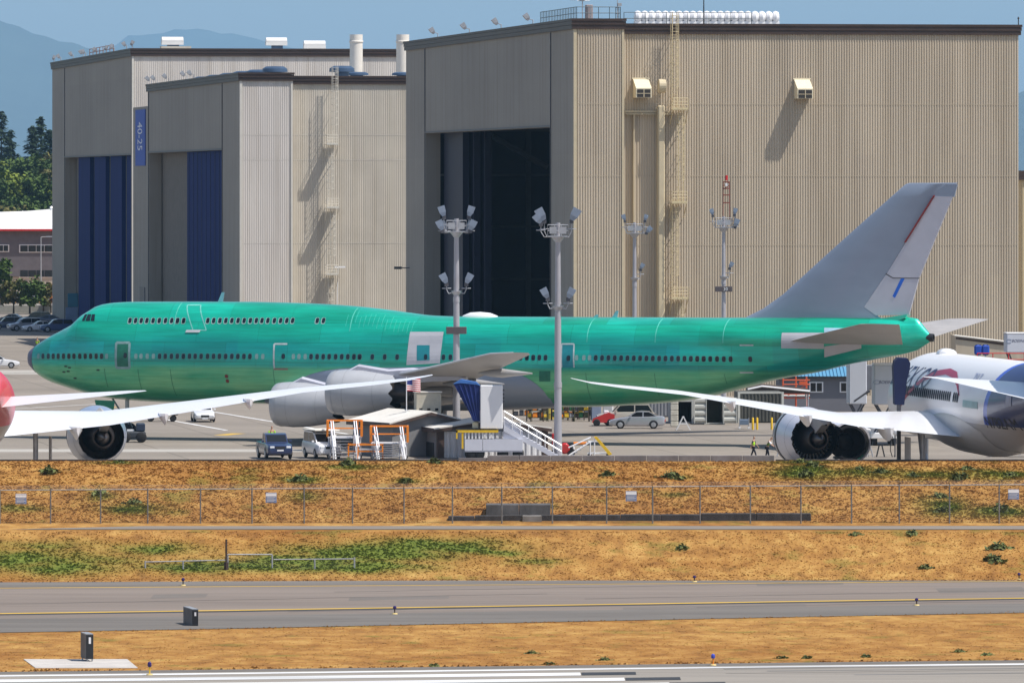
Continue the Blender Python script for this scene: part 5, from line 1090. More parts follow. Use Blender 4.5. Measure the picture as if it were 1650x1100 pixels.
mb = MB(); text_mb(mb, "N782AM", 1.7, lambda x, y: TJF.at(39.2+x*1.0, 4.35+y*.62, -1, .03)); mb.build('registration_lettering', mat('reg_black', (.02, .02, .02), .5), TR)
mb = MB(); text_mb(mb, "787", 2.0, lambda x, y: TJF.at(33.6+x*.9, 7.1+y*.45, -1, .03)); mb.build('type_lettering', mat('pale_blue_lettering', (.35, .40, .55), .5), TR)
mb = MB(); t1 = 12; mb.loft([[(t1+2.2*f, .65*h*math.cos(a), 8.55+.36*h*math.sin(a)) for a in np.linspace(0, math.pi, 9)] for f, h in [(0, .05), (.1, .7), (.4, 1), (.8, .95), (1, .1)]]); mb.build('antenna_dome', WHITE, TR, smooth=True)
# open engine cowls on the right jet
oc = thing('tmp', None, None); oc.name = 'open_cowl'; oc.parent = TR; oc.location = (18.0, -10.9+2.75, 2.75)
def shell(r0, x0, x1, a0, a1, th=.12, c=(0, 0)):
    mb = MB(); secs = []
    for i in range(19):
        a = a0+(a1-a0)*i/18; cs, sn = math.cos(a), math.sin(a); secs.append([(x0, c[0]+r0*.96*cs, c[1]+r0*.96*sn), (x1, c[0]+r0*.86*cs, c[1]+r0*.86*sn), (x1, c[0]+(r0*.86-th)*cs, c[1]+(r0*.86-th)*sn), (x0, c[0]+(r0*.96-th)*cs, c[1]+(r0*.96-th)*sn)])
    mb.loft(secs); return mb
shell(1.66, .3, 3.0, R(-125), R(125)).build('cowl_shell', MATS['cowl_pearl'], oc, smooth=True)
shell(1.38, .45, 3.06, R(-124), R(124), .16).build('cowl_inner', BLACK, oc, smooth=True)
MB().lathe([(.9, 1.15), (.95, .6), (1.3, .55), (1.5, .1)], 'x', n=24).build('cowl_dark_disc', BLACK, oc, smooth=True)  # solid black disc stands for the dark opening inside the cowl
# black gap between the intake cowl and fan cowl of the near engine
def on_engine(root, side): return next(c for c in kids(root) if c.name.startswith('engine') and c.location.y*side > 0)
en = on_engine(TR, -1)
mb = MB(); mb.lathe([(1.45, 2.02), (1.46, 2.055), (1.9, 2.055), (1.91, 2.02)], 'x', n=48, caps=False); mb.build('cowl_gap', BLACK, en, smooth=True)

# ------------------------------------------------------------------ light masts
M_POLE = mat('mast_pole', (.40, .39, .42), .45, .3, .08, .5); M_LAMP = mat('lamp_housing', (.26, .32, .42), .35, .2, .1, 2)
def mast(label, u, Y, vt, top, mid, scale=1.0, sign=None, red=False, zmid=None):
    s = F/Y; x = GX(u, Y); root = thing('light_mast', label, 'light mast', (x, Y, 0), 0, 'apron floodlight masts'); zt = GZ(vt, Y); k = scale
    mb = MB(); zs = [0, zt*.30, zt*.62, zt-1.0]; rs = [.30, .26, .22, .17]
    for i in range(3): mb.tube((0, 0, zs[i]), (0, 0, zs[i+1]), rs[i]*k, 16, rs[i+1]*k*1.02)
    for z in zs[1:3]: mb.tube((0, 0, z-.3), (0, 0, z+.1), (rs[1] if z < 8 else rs[2])*k+.035, 16)
    mb.box(-.5, .5, -.5, .5, 0, .12); mb.build('pole', M_POLE, root, smooth=True)
    def cluster(zc, lamps, cage):
        mb = MB(); 
        if cage:
            mb.lathe([(zc-.75, .18), (zc-.45, .42), (zc-.35, .5)], 'z', n=12); mb.box(-.75, .75, -.55, .55, zc-.34, zc-.26); rail(mb, [(-.75, -.55, zc-.3), (.75, -.55, zc-.3), (.75, .55, zc-.3), (-.75, .55, zc-.3), (-.75, -.55, zc-.3)], .85, .5, .025)
            for sx in (-1, 1): mb.box(sx*.1 if sx > 0 else -.62, .62 if sx > 0 else -.1, -.58, -.565, zc-.1, zc+.4)
        else: mb.lathe([(zc-.45, .24), (zc-.2, .40), (zc-.15, .40)], 'z', n=12)
        for (ax, ay, az_, *_r) in lamps:
            mb.path([(0.3*np.sign(ax), ay*.5, zc-.3), (ax*.8, ay, zc-.35), (ax, ay, zc-.2+az_*.3), (ax, ay, zc+az_-.05)], .035, 5)
            mb.tube((ax-.35, ay, zc+az_*.45-.2), (ax+.35, ay, zc+az_*.45-.2), .035, 5)
        br = mb.build('lamp_bracket', STEEL, root)
        for (ax, ay, az_, tilt, sz) in lamps:
            m2 = MB(); floodlight(m2, (ax, ay, zc+az_-.1), 0 if ax > 0 else math.pi, R(tilt), sz*k*.86); m2.build('floodlight', M_LAMP, root)
            m2 = MB(); m2.cbox((ax, ay, zc+az_-.22), (.3*k, .3*k, .28*k)); m2.build('ballast', DSTEEL, br)
    cluster(zt-1.7, top, True)
    cluster(zmid-.3 if zmid else zt*.7, mid, False)
    if sign:
        z, w, h = sign; sg = MB().bbox(-w/2, w/2, -.42, -.26, z-h/2, z+h/2, .03).build('sign_box', mat('sign_housing', (.09, .075, .08), .6), root)
    if red:
        mb = MB()
        for sx in (-.28, .28): mb.tube((sx*1.1+.25, 0, zt-1.8), (sx+.25, 0, zt+2.2), .04, 5)
        [mb.box(-.03, .53, -.05, .05, zt+q, zt+q+.1) for q in (.2, .9, 1.5, 2.1)]; [mb.tube((-.0, 0, zt+1.5+.3*i), (.5, 0, zt+1.8+.3*i), .04, 4) for i in range(2)]; mb.build('beacon_frame', mat('rust_red', (.22, .045, .03), .6, 0, .2, 2), root); MB().tube((.25, 0, zt+2.3), (.25, 0, zt+2.75), .12, 8).build('beacon', RED, root); MB().cbox((.25, -.13, zt+1.9), (.2, .08, .25)).build('beacon_lens', WHITE, root)
    return root
T6 = [(-.95, -.1, 1.0, 18, .95), (.95, -.1, 1.0, 18, .95), (-1.05, -.6, -.05, 25, .95), (1.05, -.6, -.05, 25, .95), (-.8, .5, -.1, 30, .95), (.8, .5, -.1, 30, .95)]
T2 = [(-.75, -.2, .55, 28, .95), (.75, -.2, .55, 28, .95)]
mast('grey floodlight mast with six lamps, behind the blue canopied service stair', 735.5, 572, 331, T6, T2, 1, (GZ(532, 572), 1.55, .55), zmid=GZ(459, 572))
mast('grey floodlight mast before the right edge of the dark hangar doorway', 899, 553, 337, [(-1.0, -.1, 1.0, 30, 1.15), (1.0, -.1, 1.0, 30, 1.15), (-1.25, -.2, .8, 40, .9)], T2, 1.0, zmid=GZ(483, 553))
mast('slim floodlight mast before the tan wall, left of the one with a red beacon', 1022.5, 700, 341, [(-.9, 0, 1.0, 20, .8), (.95, 0, 1.0, 20, .8), (1.1, -.3, -.1, 45, .95)], [(.55, 0, .75, 30, .8)], .85, zmid=GZ(439, 700))
m4 = mast('slim floodlight mast with a red beacon frame on top', 1166, 690, 331, [(-1.0, 0, .95, 15, .8), (1.0, 0, 1.0, 12, .8), (1.05, -.3, -.1, 20, 1.0)], [(.55, 0, .75, 30, .8)], .85, sign=(GZ(465.5, 690), 1.55, .5), red=True, zmid=GZ(437, 690))
mb = MB(); text_mb(mb, "30", .42, lambda x, y: (-.05+x, -.44, GZ(465.5, 690)-.14+y)); sgb = next(c for c in kids(m4) if c.name.startswith('sign_box')); mb.build('sign_lettering', WHITE, sgb)

# ------------------------------------------------------------------ vehicles
def car(label, loc, rz, body_m, kind='sedan', group=None, cat='car', name='parked_car'):
    # local x runs from nose (-) to tail (+)
    root = thing(name, label, cat, (loc[0], loc[1], loc[2] if len(loc) > 2 else 0.002), rz, group)
    P = dict(sedan=dict(L=4.6, w=.90, st=[(-2.3, .42, .58, .70), (-2.22, .30, .70, .80), (-1.9, .22, .80, .87), (-1.0, .2, .93, .90), (-.6, .2, .97, .90), (.9, .2, 1.0, .90), (1.5, .2, 1.03, .89), (2.1, .25, 1.02, .84), (2.27, .34, .92, .76), (2.3, .45, .8, .70)], cab=[(-.85, .95), (-.05, 1.42), (.35, 1.46), (.95, 1.42), (1.75, 1.02)], wr=.33, wx=(-1.38, 1.36), top=.66),
             suv=dict(L=4.8, w=.95, st=[(-2.4, .45, .72, .74), (-2.3, .35, .92, .86), (-1.9, .25, 1.02, .93), (-1.1, .25, 1.12, .95), (.9, .25, 1.16, .95), (2.2, .3, 1.14, .92), (2.38, .4, 1.08, .88), (2.4, .5, .9, .82)], cab=[(-1.15, 1.1), (-.55, 1.70), (0, 1.80), (1.9, 1.78), (2.3, 1.15)], wr=.38, wx=(-1.45, 1.45), top=.76),
             pickup=dict(L=5.6, w=.98, st=[(-2.8, .5, .85, .80), (-2.7, .4, 1.05, .90), (-2.3, .3, 1.14, .97), (-1.4, .3, 1.2, .98), (.6, .3, 1.2, .98), (.75, .3, 1.22, .98), (2.7, .35, 1.2, .97), (2.8, .5, 1.1, .95)], cab=[(-1.3, 1.18), (-.6, 1.80), (-.2, 1.88), (.5, 1.86), (.68, 1.2)], wr=.42, wx=(-1.8, 1.7), top=.78),
             van=dict(L=4.9, w=.96, st=[(-2.45, .45, .8, .78), (-2.35, .35, 1.0, .88), (-1.9, .28, 1.12, .95), (-1.2, .28, 1.2, .96), (2.3, .3, 1.25, .96), (2.45, .5, 1.1, .93)], cab=[(-1.5, 1.15), (-.75, 1.85), (-.2, 1.98), (2.1, 1.98), (2.4, 1.2)], wr=.36, wx=(-1.5, 1.5), top=.84))[kind]
    mb = MB(); R_ = []
    for x, zb, zt, w in P['st']: w = w*P['w']/.9 if kind == 'sedan' else w; R_.append([(x, -w*.86, zb), (x, -w*.98, zb+.12), (x, -w, zb+(zt-zb)*.55), (x, -w*.95, zt-.05), (x, -w*.84, zt), (x, w*.84, zt), (x, w*.95, zt-.05), (x, w, zb+(zt-zb)*.55), (x, w*.98, zb+.12), (x, w*.86, zb)])
    mb.loft(R_); W_ = P['w']
    cab = P['cab']; tw = P['top']; hb = W_*.84
    z0 = cab[0][1]-.08; zmx = max(p[1] for p in cab); wid_ = lambda z: hb+(tw-hb)*min(1, max(0, (z-z0)/(zmx-z0)))
    poly = cab; n = len(poly); L_ = [(x, -wid_(z), z) for x, z in poly]; Rr = [(x, wid_(z), z) for x, z in poly]
    mb.add(L_+Rr, [tuple(range(n)), tuple(range(2*n-1, n-1, -1))]+[(i, i+1, n+i+1, n+i) for i in range(n-1)])
    b_ = mb.build('body', body_m, root, smooth=True, ang=28)
    cx = sum(p[0] for p in poly)/n; czn = (z0+.08+zmx)/2
    # glass: side panes, windscreen, rear screen, slightly proud of the cabin
    def side_pane(x0, x1, s_, nm='side_window'):
        zb_ = z0+.13; zt_ = zmx-.10
        def xf(z, front):
            pts = poly[:3] if front else poly[::-1][:3]
            return float(np.interp(z, [p[1] for p in pts], [p[0] for p in pts]))
        a = max(x0, xf(zb_, True)+.12); b = min(x1, xf(zb_, False)-.12); c = min(x1, xf(zt_, False)-.10); d = max(x0, xf(zt_, True)+.10)
        if b-a < .15: return
        MB().add([(a, s_*(wid_(zb_)+.008), zb_), (b, s_*(wid_(zb_)+.008), zb_), (max(c, d+.05), s_*(wid_(zt_)+.008), zt_), (d, s_*(wid_(zt_)+.008), zt_)], [(0, 1, 2, 3)]).build(nm, DARKGLASS, root)
    xm = (poly[1][0]+poly[-2][0])/2+.05
    for s_ in (-1, 1): side_pane(-9, xm-.05, s_); side_pane(xm+.05, 9 if kind != 'pickup' else .6, s_)
    def screen(p, q, nm):
        f = lambda t: (p[0]+(q[0]-p[0])*t, p[1]+(q[1]-p[1])*t); d = Vector((q[0]-p[0], 0, q[1]-p[1])).normalized(); nrm = Vector((-abs(d.z), 0, abs(d.x))) if nm == 'windscreen' else Vector((abs(d.z), 0, abs(d.x)))
        (xa, za), (xb, zb2) = f(.12), f(.92); o = nrm*.01
        MB().add([(xa+o.x, -wid_(za)*.9, za+o.z), (xa+o.x, wid_(za)*.9, za+o.z), (xb+o.x, wid_(zb2)*.9, zb2+o.z), (xb+o.x, -wid_(zb2)*.9, zb2+o.z)], [(0, 1, 2, 3)]).build(nm, DARKGLASS, root)
    screen(poly[0], poly[1], 'windscreen'); screen(poly[-1], poly[-2], 'rear_window')
    xf_ = P['st'][0][0]; xr_ = P['st'][-1][0]; zl = P['st'][1][2]
    for s_ in (-1, 1):
        MB().bbox(xf_-.015, xf_+.1, s_*W_*.62-.17, s_*W_*.62+.17, zl-.22, zl-.06, .03).build('headlight', mat('lamp_glass', (.7, .72, .75), .1), root)
        MB().bbox(xr_-.12, xr_+.02, s_*W_*.66-.14, s_*W_*.66+.14, zl-.16, zl+.06, .03).build('tail_light', mat('tail_light_red', (.35, .01, .01), .2), root)
    MB().box(xf_-.02, xf_+.05, -W_*.38, W_*.38, zl-.26, zl-.08).build('grille', BLACK, root); MB().box(xf_-.012, xf_+.04, -.24, .24, zl-.42, zl-.31).build('number_plate', WHITE, root)
    for x in P['wx']:
        for s_ in (-1, 1):
            mb = MB(); wheel(mb, x, s_*(W_-.10), P['wr'], P['wr'], .23); w_ = mb.build('wheel', RUBBER, root, smooth=True)
            mb = MB(); yy = s_*(W_-.10+.116); mb.lathe([(yy, P['wr']*.64), (yy+s_*.012, P['wr']*.5), (yy+s_*.004, .05)], 'y', (x, 0, P['wr']), 16); mb.build('rim', STEEL, w_, smooth=True)
            mb = MB(); yy = s_*(W_+.002); pts = [(x+P['wr']*1.14*math.cos(a), yy, P['wr']+P['wr']*1.14*math.sin(a)) for a in np.linspace(-.1, math.pi+.1, 14)]; mb.add(pts, [tuple(range(14))]); mb.build('wheel_arch', BLACK, root)
    mir = MB(); [mir.bbox(poly[0][0]+.15, poly[0][0]+.3, s_*(W_+.05)-.09, s_*(W_+.05)+.09, z0+.12, z0+.27, .02) for s_ in (-1, 1)]
    for s_ in (-1, 1): MB().bbox(poly[0][0]+.25, poly[0][0]+.4, s_*(W_+.05)-.09, s_*(W_+.05)+.09, z0+.12, z0+.27, .02).build('wing_mirror', body_m, root)
    return root
def paint(n, c, metal=.0): return mat('paint_'+n, c, .3, metal, .02, 1, coat=.8)
P_SIL = paint('silver', (.45, .46, .50), .5); P_WHI = paint('white', (.75, .75, .77)); P_NAV = paint('navy', (.012, .025, .09), .2); P_DG = paint('dark_grey', (.05, .055, .065), .3); P_BLU = paint('blue', (.03, .07, .2)); P_ORG = paint('orange', (.8, .25, .02)); P_RED = paint('red', (.5, .02, .02))
def at(u, v, z=0): Y = GY(v, z); return GX(u, Y), Y
x, y = at(1027, 690); car('silver four door sedan parked side on beneath the tail half of the green airliner', (x, y), R(-3), P_SIL, 'sedan')
x, y = at(1008, 685); car('tan and white sport utility vehicle behind the silver sedan', (x, y, 0), R(2), mat('paint_champagne', (.50, .46, .40), .3, .2, .03, 1, coat=.6), 'suv')
x, y = at(327, 679); car('white car facing the camera under the front of the green airliner', (x, y), R(97), P_WHI, 'sedan')
x, y = at(-2, 593); car('white sedan cut by the left picture edge on the far apron', (x, y), R(183), P_WHI, 'sedan')
car('dark blue pickup truck facing the camera at the berm edge', (GX(442, 553), 553), R(101), P_NAV, 'pickup', cat='pickup truck', name='pickup_truck')
vn = car('white van with a pale roof rack load beside the orange work stands', (GX(519, 554), 554), R(106), P_WHI, 'van', cat='van', name='parked_van')
mb = MB(); mb.bbox(-1.5, 2.1, -.95, .95, 2.03, 2.12, .02); mb.build('roof_rack', mat('rack_cream', (.7, .66, .58), .5), vn)
for i, (u, v, m, k, la) in enumerate([(14, 531, P_NAV, 'suv', 'dark vehicle leftmost in the shaded parking row'), (40, 533, P_SIL, 'suv', 'silver vehicle in hangar shade, left of the white fronted one'), (62, 534, P_WHI, 'sedan', 'white fronted car in the shaded parking row'), (92, 535, P_BLU, 'suv', 'blue vehicle at the hangar end of the shaded parking row'), (26, 522, P_DG, 'sedan', 'dark grey car in the second shaded row, to the left'), (58, 522, P_DG, 'suv', 'dark grey vehicle in the second shaded row, middle'), (86, 523, P_NAV, 'sedan', 'dark blue car in the second shaded row beside the hangar')]):
    x, y = at(u, v); car(la, (x, y), R([8, 20, 15, 12, 170, 5, 175][i]), m, k, 'cars in the shaded row by the hangar')
x, y = at(116, 524); el_ = thing('equipment_locker', 'pale blue grey locker cabinet leaning at the far hangar corner', 'locker', (x, y, 0))
MB().bbox(-.9, .9, -.5, .5, 0.05, 2.6, .05).build('cabinet', mat('locker_blue', (.16, .22, .34), .5), el_); MB().bbox(-.6, .9, -.4, .4, 2.63, 4.6, .05).build('teal_case', mat('teal_case', (.02, .16, .24), .5), el_)
for i, (u, v, m, k, la) in enumerate([(27, 459, P_WHI, 'suv', 'white vehicle leftmost in the far office car park'), (43, 459, P_WHI, 'van', 'white van in the far office car park'), (58, 460, P_BLU, 'sedan', 'blue car in the far office car park')]):
    car(la, (GX(u, 1290), 1290), R([0, 10, 170][i]), m, k, 'cars in the far office car park')
car('orange yellow van in the far office car park by the hangar', (GX(70, 1296), 1296), R(5), P_ORG, 'van', 'cars in the far office car park', 'van', 'parked_van')

# ------------------------------------------------------------------ sheds on the apron edge
def shed(name, label, u, Y, L1, L2, ze, zp, wallm, roofm, fasc, ribsx=False, peak=.5, over=.35, rz=TH):
    f = Frame(u, Y, rz); r = f.thing(name, label, 'shed'); mb = MB(); g = [(0, .02), (L1, .02), (L1, ze), (L1*peak, zp), (0, ze)]
    mb.prism(g, 'y', 0, L2); mb.build('wall', wallm, r)
    if ribsx: q = MB(); ribs(q, .5, L1-.3, -.01, .02, ze-.2, .46, .10); q.build('ribbed_front', ribsx, r)
    mb = MB(); t = .10; sl = (zp-ze)/(L1*peak)
    for a, b in ((-over, L1*peak), (L1+over, L1*peak)):
        za = ze-sl*over if a < 0 or a > L1 else 0; mb.prism([(a, za+.02), (b, zp+.02), (b, zp+.02+t), (a, za+.02+t)], 'y', -over, L2+over)
    mb.build('roof', roofm, r)
    mb = MB()
    for a, b in ((-over-.02, L1*peak), (L1+over+.02, L1*peak)): mb.prism([(a, ze-sl*over-.22), (b, zp-.2), (b, zp+.015), (a, ze-sl*over+.015)], 'y', -over-.03, -over+.05)
    mb.box(-over-.06, -over+.0, -over+.06, L2+over, ze-sl*over-.22, ze-sl*over+.10); mb.build('fascia', fasc, r)
    return f, r
M_SHR = mat('white_membrane_roof', (.66, .63, .58), .7, 0, .08, .5); M_SHW = mat('shed_grey', (.20, .20, .205), .8, 0, .08, .5); M_BRN = mat('dark_brown_trim', (.06, .035, .028), .6, 0, .2, 1); M_RWH = mat('ribbed_white', (.66, .66, .68), .6, 0, .05, .5)
f, shA = shed('apron_shed', 'larger low shed with pale roof behind the orange work stands', 632, 556, 6.0, 7.5, 2.5, 3.25, M_SHW, M_SHR, M_BRN, False, rz=R(24))
MB().box(.02, .04, -.02, -.001, .1, 2.2)
f, shB = shed('apron_shed', 'small ribbed white shed with brown trim below the blue canopy', 705, 553.5, 8.2, 5.0, 2.15, 2.75, M_SHW, M_SHR, M_BRN, M_RWH, rz=R(13))
MB().box(-.02, .45, -.14, .3, .02, 2.2).build('corner_post', M_BRN, shB); MB().box(7.9, 8.32, -.14, .3, .02, 2.2).build('corner_post', M_BRN, shB)
MB().box(-.05, -.003, 1.2, 5.0, .02, 1.1).build('dark_hatch', BLACK, shB)
x = GX(689, 561); bx = thing('roof_unit', 'beige control box with small windows standing on the shed roof', 'equipment box', (x, 561, 0), TH)
z0 = 2.85; mb = MB(); mb.bbox(-.95, .95, -.6, .6, z0+.22, GZ(632, 561), .05); mb.build('housing', mat('beige_box', (.42, .39, .32), .6, 0, .1, 2), bx)
MB().box(-.75, .75, -.45, .45, z0-.3, z0+.23).build('plinth', M_SHR, bx)
for xx in (-.6, 0, .6): MB().box(xx-.12, xx+.12, -.63, -.604, z0+.45, z0+.62).build('window', DARKGLASS, bx)
mb = MB(); mb.box(-1.0, 1.0, -.65, .65, GZ(632, 561)+.003, GZ(632, 561)+.08); mb.build('lid', M_SHR, bx)
fp = thing('flagpole', 'thin white flagpole with a small striped flag on the shed roof ridge', 'flag', (GX(655, 559.5), 559.5, 0)); MB().tube((0, 0, 2.85), (0, 0, GZ(607, 559.5)), .035, 6).build('pole', WHITE, fp)
def flagmesh():
    mb = MB(); z1 = GZ(608, 559.5); w, h = 1.0, .98; nx = 10
    def P_(a, b): return (a*w+.04, .06*math.sin(a*7), z1-h*b-.10*a)
    for s_ in range(13):
        mb.cur = 0 if s_ % 2 == 0 else 1
        for i in range(nx):
            if s_ < 7 and i < 4: mb.cur = 2
            else: mb.cur = 0 if s_ % 2 == 0 else 1
            mb.add([P_(i/nx, s_/13), P_((i+1)/nx, s_/13), P_((i+1)/nx, (s_+1)/13), P_(i/nx, (s_+1)/13)], [(0, 1, 2, 3)])
    return mb
flagmesh().build('flag', [mat('flag_red', (.5, .02, .04), .8), mat('flag_white', (.8, .8, .8), .8), mat('flag_blue', (.02, .03, .18), .8)], fp)
# ------------------------------------------------------------------ work stands and stairs
def stairs(mb, x0, x1, y0, z0, y1, z1, n, rm=.025):     # treads between (y0,z0) bottom and (y1,z1) top
    for i in range(n):
        f = (i+.5)/n; y = y0+(y1-y0)*f; z = z0+(z1-z0)*f; mb.box(x0, x1, y-.14, y+.14, z-.03, z+.01)
    for x in (x0, x1): 
        a, b = Vector((x, y0, z0)), Vector((x, y1, z1)); q = Vector((0, 0, .12)); mb.add([a-q+Vector((-.03, 0, 0)), a+q+Vector((-.03, 0, 0)), b+q+Vector((-.03, 0, 0)), b-q+Vector((-.03, 0, 0)), a-q+Vector((.03, 0, 0)), a+q+Vector((.03, 0, 0)), b+q+Vector((.03, 0, 0)), b-q+Vector((.03, 0, 0))], [(0, 1, 2, 3), (4, 7, 6, 5), (0, 4, 5, 1), (3, 2, 6, 7), (1, 5, 6, 2), (0, 3, 7, 4)])
def stand(label, u, Y, w, zp, rz=0):
    r = thing('work_stand', label, 'work stand', (GX(u, Y), Y, 0), rz, 'orange and white work stands'); h = 1.15
    mb = MB(); mb.box(-w/2, w/2, 0, 1.6, zp-.1, zp); mb.build('platform', WHITE, r)
    mb = MB()
    for xx in (-w/2, w/2):
        for yy in (.02, 1.58): mb.cbox((xx, yy, zp+h/2), (.15, .13, h))
        mb.cbox((xx, .8, zp+h), (.13, 1.6, .13)); mb.cbox((xx, .8, zp+h*.5), (.1, 1.6, .09)); mb.cbox((xx, .8, zp+.08), (.04, 1.6, .16))
    mb.cbox((0, 1.58, zp+h), (w, .1, .13)); mb.cbox((0, 1.58, zp+h*.5), (w, .08, .09)); mb.cbox((-w/2+.30, 1.58, zp+h*.5), (.08, .07, h)); mb.cbox((w/2-.30, 1.58, zp+h*.5), (.08, .07, h)); mb.build('guard_rail', ORANGE, r)
    mb = MB()
    for xx in (-w/2+.1, w/2-.1):
        for yy in (.1, 1.5): mb.cbox((xx, yy, zp/2), (.09, .09, zp-.1))
    mb.tube((-w/2+.1, .1, .2), (w/2-.1, .1, zp-.2), .03, 5); mb.tube((w/2-.1, .1, .2), (-w/2+.1, .1, zp-.2), .03, 5); [mb.box(-w/2+.06, w/2-.06, y_-.04, y_+.04, .22, .30) for y_ in (.1, 1.5)]; [mb.box(x_-.04, x_+.04, .06, 1.54, .24, .32) for x_ in (-w/2+.1, w/2-.1)]; mb.build('support_frame', WHITE, r)
    mb = MB(); xs0, xs1 = -w/2+.25, w/2-.55; stairs(mb, xs0, xs1, -1.9, .15, 0, zp, 7); mb.build('stair', mat('tread_grey', (.25, .25, .27), .6), r)
    for xx in (xs0, xs1):
        mb = MB()
        for o in (0, .16): mb.tube((xx+o+.25, -2.0, .95), (xx+o, .05, zp+h), .045, 6); mb.tube((xx+o+.25, -2.0, .05), (xx+o+.05, .05, zp+.1), .05, 6)
        mb.tube((xx+.25, -2.0, .5), (xx, .05, zp+.55), .035, 6); mb.tube((xx+.25, -2.0, .1), (xx+.25, -2.0, .95), .035, 6); mb.tube((xx+.12, -1, .8), (xx+.12, -1, 1.9), .03, 6)
        mb.build('handrail', WHITE, r)
    for xx in (-w/2+.1, w/2-.1):
        for yy in (.1, 1.5): mb = MB(); wheel(mb, xx, yy, .12, .12, .08); mb.build('castor', RUBBER, r)
    return r
stand('taller work stand with orange guard rail, next to the white van', 555, 552.3, 2.5, 1.62)
stand('lower work stand with orange guard rail, in front of the grey shed wall', 627, 551.6, 2.7, 1.22)
r = thing('low_work_frame', 'low orange tube frame between the two work stands', 'work stand', (GX(590, 550.5), 550.5, 0)); mb = MB()
for xx in (-1.3, -.6, 1.2):
    for yy in (0, 1.2): mb.cbox((xx, yy, .55), (.10, .10, 1.1))
for yy in (0, 1.2): mb.cbox((-.05, yy, 1.1), (2.6, .10, .12)); mb.cbox((-.05, yy, .6), (2.6, .06, .06))
for xx in (-1.3, 1.2): mb.cbox((xx, .6, 1.1), (.08, 1.2, .10))
mb.build('tube_frame', ORANGE, r); MB().box(-.55, 1.15, .02, 1.1, .7, .78).build('shelf', mat('shelf_grey', (.5, .5, .52), .5), r)
# lift stair with canopy
Yt = 551.5; tx = lambda u: GX(u, Yt)-GX(790, Yt); tzv = lambda v: GZ(v, Yt)
lt = thing('service_stair', 'white service stair with tall cabin and blue fabric canopy', 'service stair', (GX(790, Yt), Yt, 0))
mb = MB(); mb.bbox(tx(774), tx(810), -.9, 1.0, tzv(690), tzv(620), .05); cb = mb.build('cabin', WHITE, lt)
mb = MB()
for v in (628, 634.5, 640.5, 646): mb.box(tx(810)-.02, tx(810)+.12, -.8, -.65, tzv(v)-.05, tzv(v)+.06)
mb.build('hinge', BLACK, cb)
mb = MB(); a = [(tx(731), tzv(618)), (tx(743), tzv(613.5)), (tx(768), tzv(618)), (tx(773.5), tzv(621)), (tx(773.5), tzv(678)), (tx(764), tzv(678))]
mb.prism(a, 'y', -.75, .8)
for k in range(4): x0 = tx(740+k*8); mb.tube((x0, -.77, tzv(619)), (tx(763+k*2.5), -.74, tzv(677)), .05, 5)
mb.build('canopy', mat('canopy_blue', (.005, .018, .12), .8, 0, .3, 1.2), lt, smooth=True, ang=30)
mb = MB(); mb.prism([(tx(731)-.02, tzv(618)), (tx(743), tzv(613.5)+.12), (tx(768), tzv(618)+.12), (tx(773.5), tzv(621)+.02), (tx(768), tzv(619)), (tx(743), tzv(616.5))], 'y', -.8, .85); mb.build('canopy_top', mat('canopy_light_blue', (.04, .14, .42), .6), lt)
mb = MB(); mb.bbox(tx(761), tx(771), -.5, .5, tzv(690), tzv(679), .05); mb.build('cream_case', mat('cream_case', (.65, .6, .42), .5), lt)
mb = MB(); mb.box(tx(735), tx(803), -1.05, -.95, tzv(696), tzv(692)); mb.box(tx(735), tx(803), 1.0, 1.1, tzv(696), tzv(692)); mb.box(tx(735), tx(737.5), -1.05, 1.1, tzv(706), tzv(692)); mb.box(tx(744), tx(747), -1.03, -.97, tzv(722), tzv(696)); mb.build('guard_rail', YELLOW, lt)
mb = MB(); mb.box(tx(737), tx(800), -.9, .95, tzv(692), tzv(690.2)); mb.build('deck', BLACK, lt)
mb = MB()
for k in range(9): xx = tx(750+k*5.6); mb.box(xx-.05, xx+.05, -.99, -.95, tzv(706), tzv(696))
mb.build('rail_post', WHITE, lt)
M_CHP = mat('chassis_pale', (.58, .59, .66), .5, 0, .04, 1)
mb = MB(); mb.box(tx(749), tx(777.5), -1.0, 1.0, tzv(725), tzv(706.5)); mb.box(tx(778.2), tx(842), -1.0, 1.0, tzv(725), tzv(706.5)); mb.box(tx(749), tx(842), -.98, .98, tzv(727), tzv(725.3)); mb.build('chassis', M_CHP, lt)
mb = MB(); mb.prism([(tx(811), tzv(672)), (tx(811), tzv(706)), (tx(842), tzv(706)), (tx(842), tzv(694))], 'y', -.7, .7); mb.build('side_panel', M_CHP, lt)
for u in (758, 772, 810, 835):
    for yy in (-.8, .8): mb = MB(); wheel(mb, tx(u), yy, .42, .42, .3); mb.build('wheel', RUBBER, lt, smooth=True)
mb = MB()      # flight running down to the right
a, b = (tx(812), tzv(684)), (tx(905), .12); n = 16
for yy in (-.75, .75):
    mb.prism([(a[0], a[1]), (b[0], b[1]), (b[0]-.5, b[1]-.05), (a[0], a[1]-.45)], 'y', yy-.04, yy+.04)
for i in range(n): f = (i+.5)/n; xx, z = a[0]+(b[0]-a[0])*f, a[1]+(b[1]-a[1])*f; mb.box(xx-.16, xx+.12, -.71, .71, z-.05, z)
mb.build('stair', M_CHP, lt)
for yy in (-.78, .78):
    mb = MB()
    for dz in (.55, 1.0): mb.tube((a[0], yy, a[1]+dz), (b[0], yy, b[1]+dz-.1), .035, 6)
    for f in np.linspace(0, 1, 8): xx, z = a[0]+(b[0]-a[0])*f, a[1]+(b[1]-a[1])*f; mb.tube((xx, yy, z), (xx, yy, z+1.0-.1*f), .025, 5)
    mb.build('handrail', WHITE, lt)
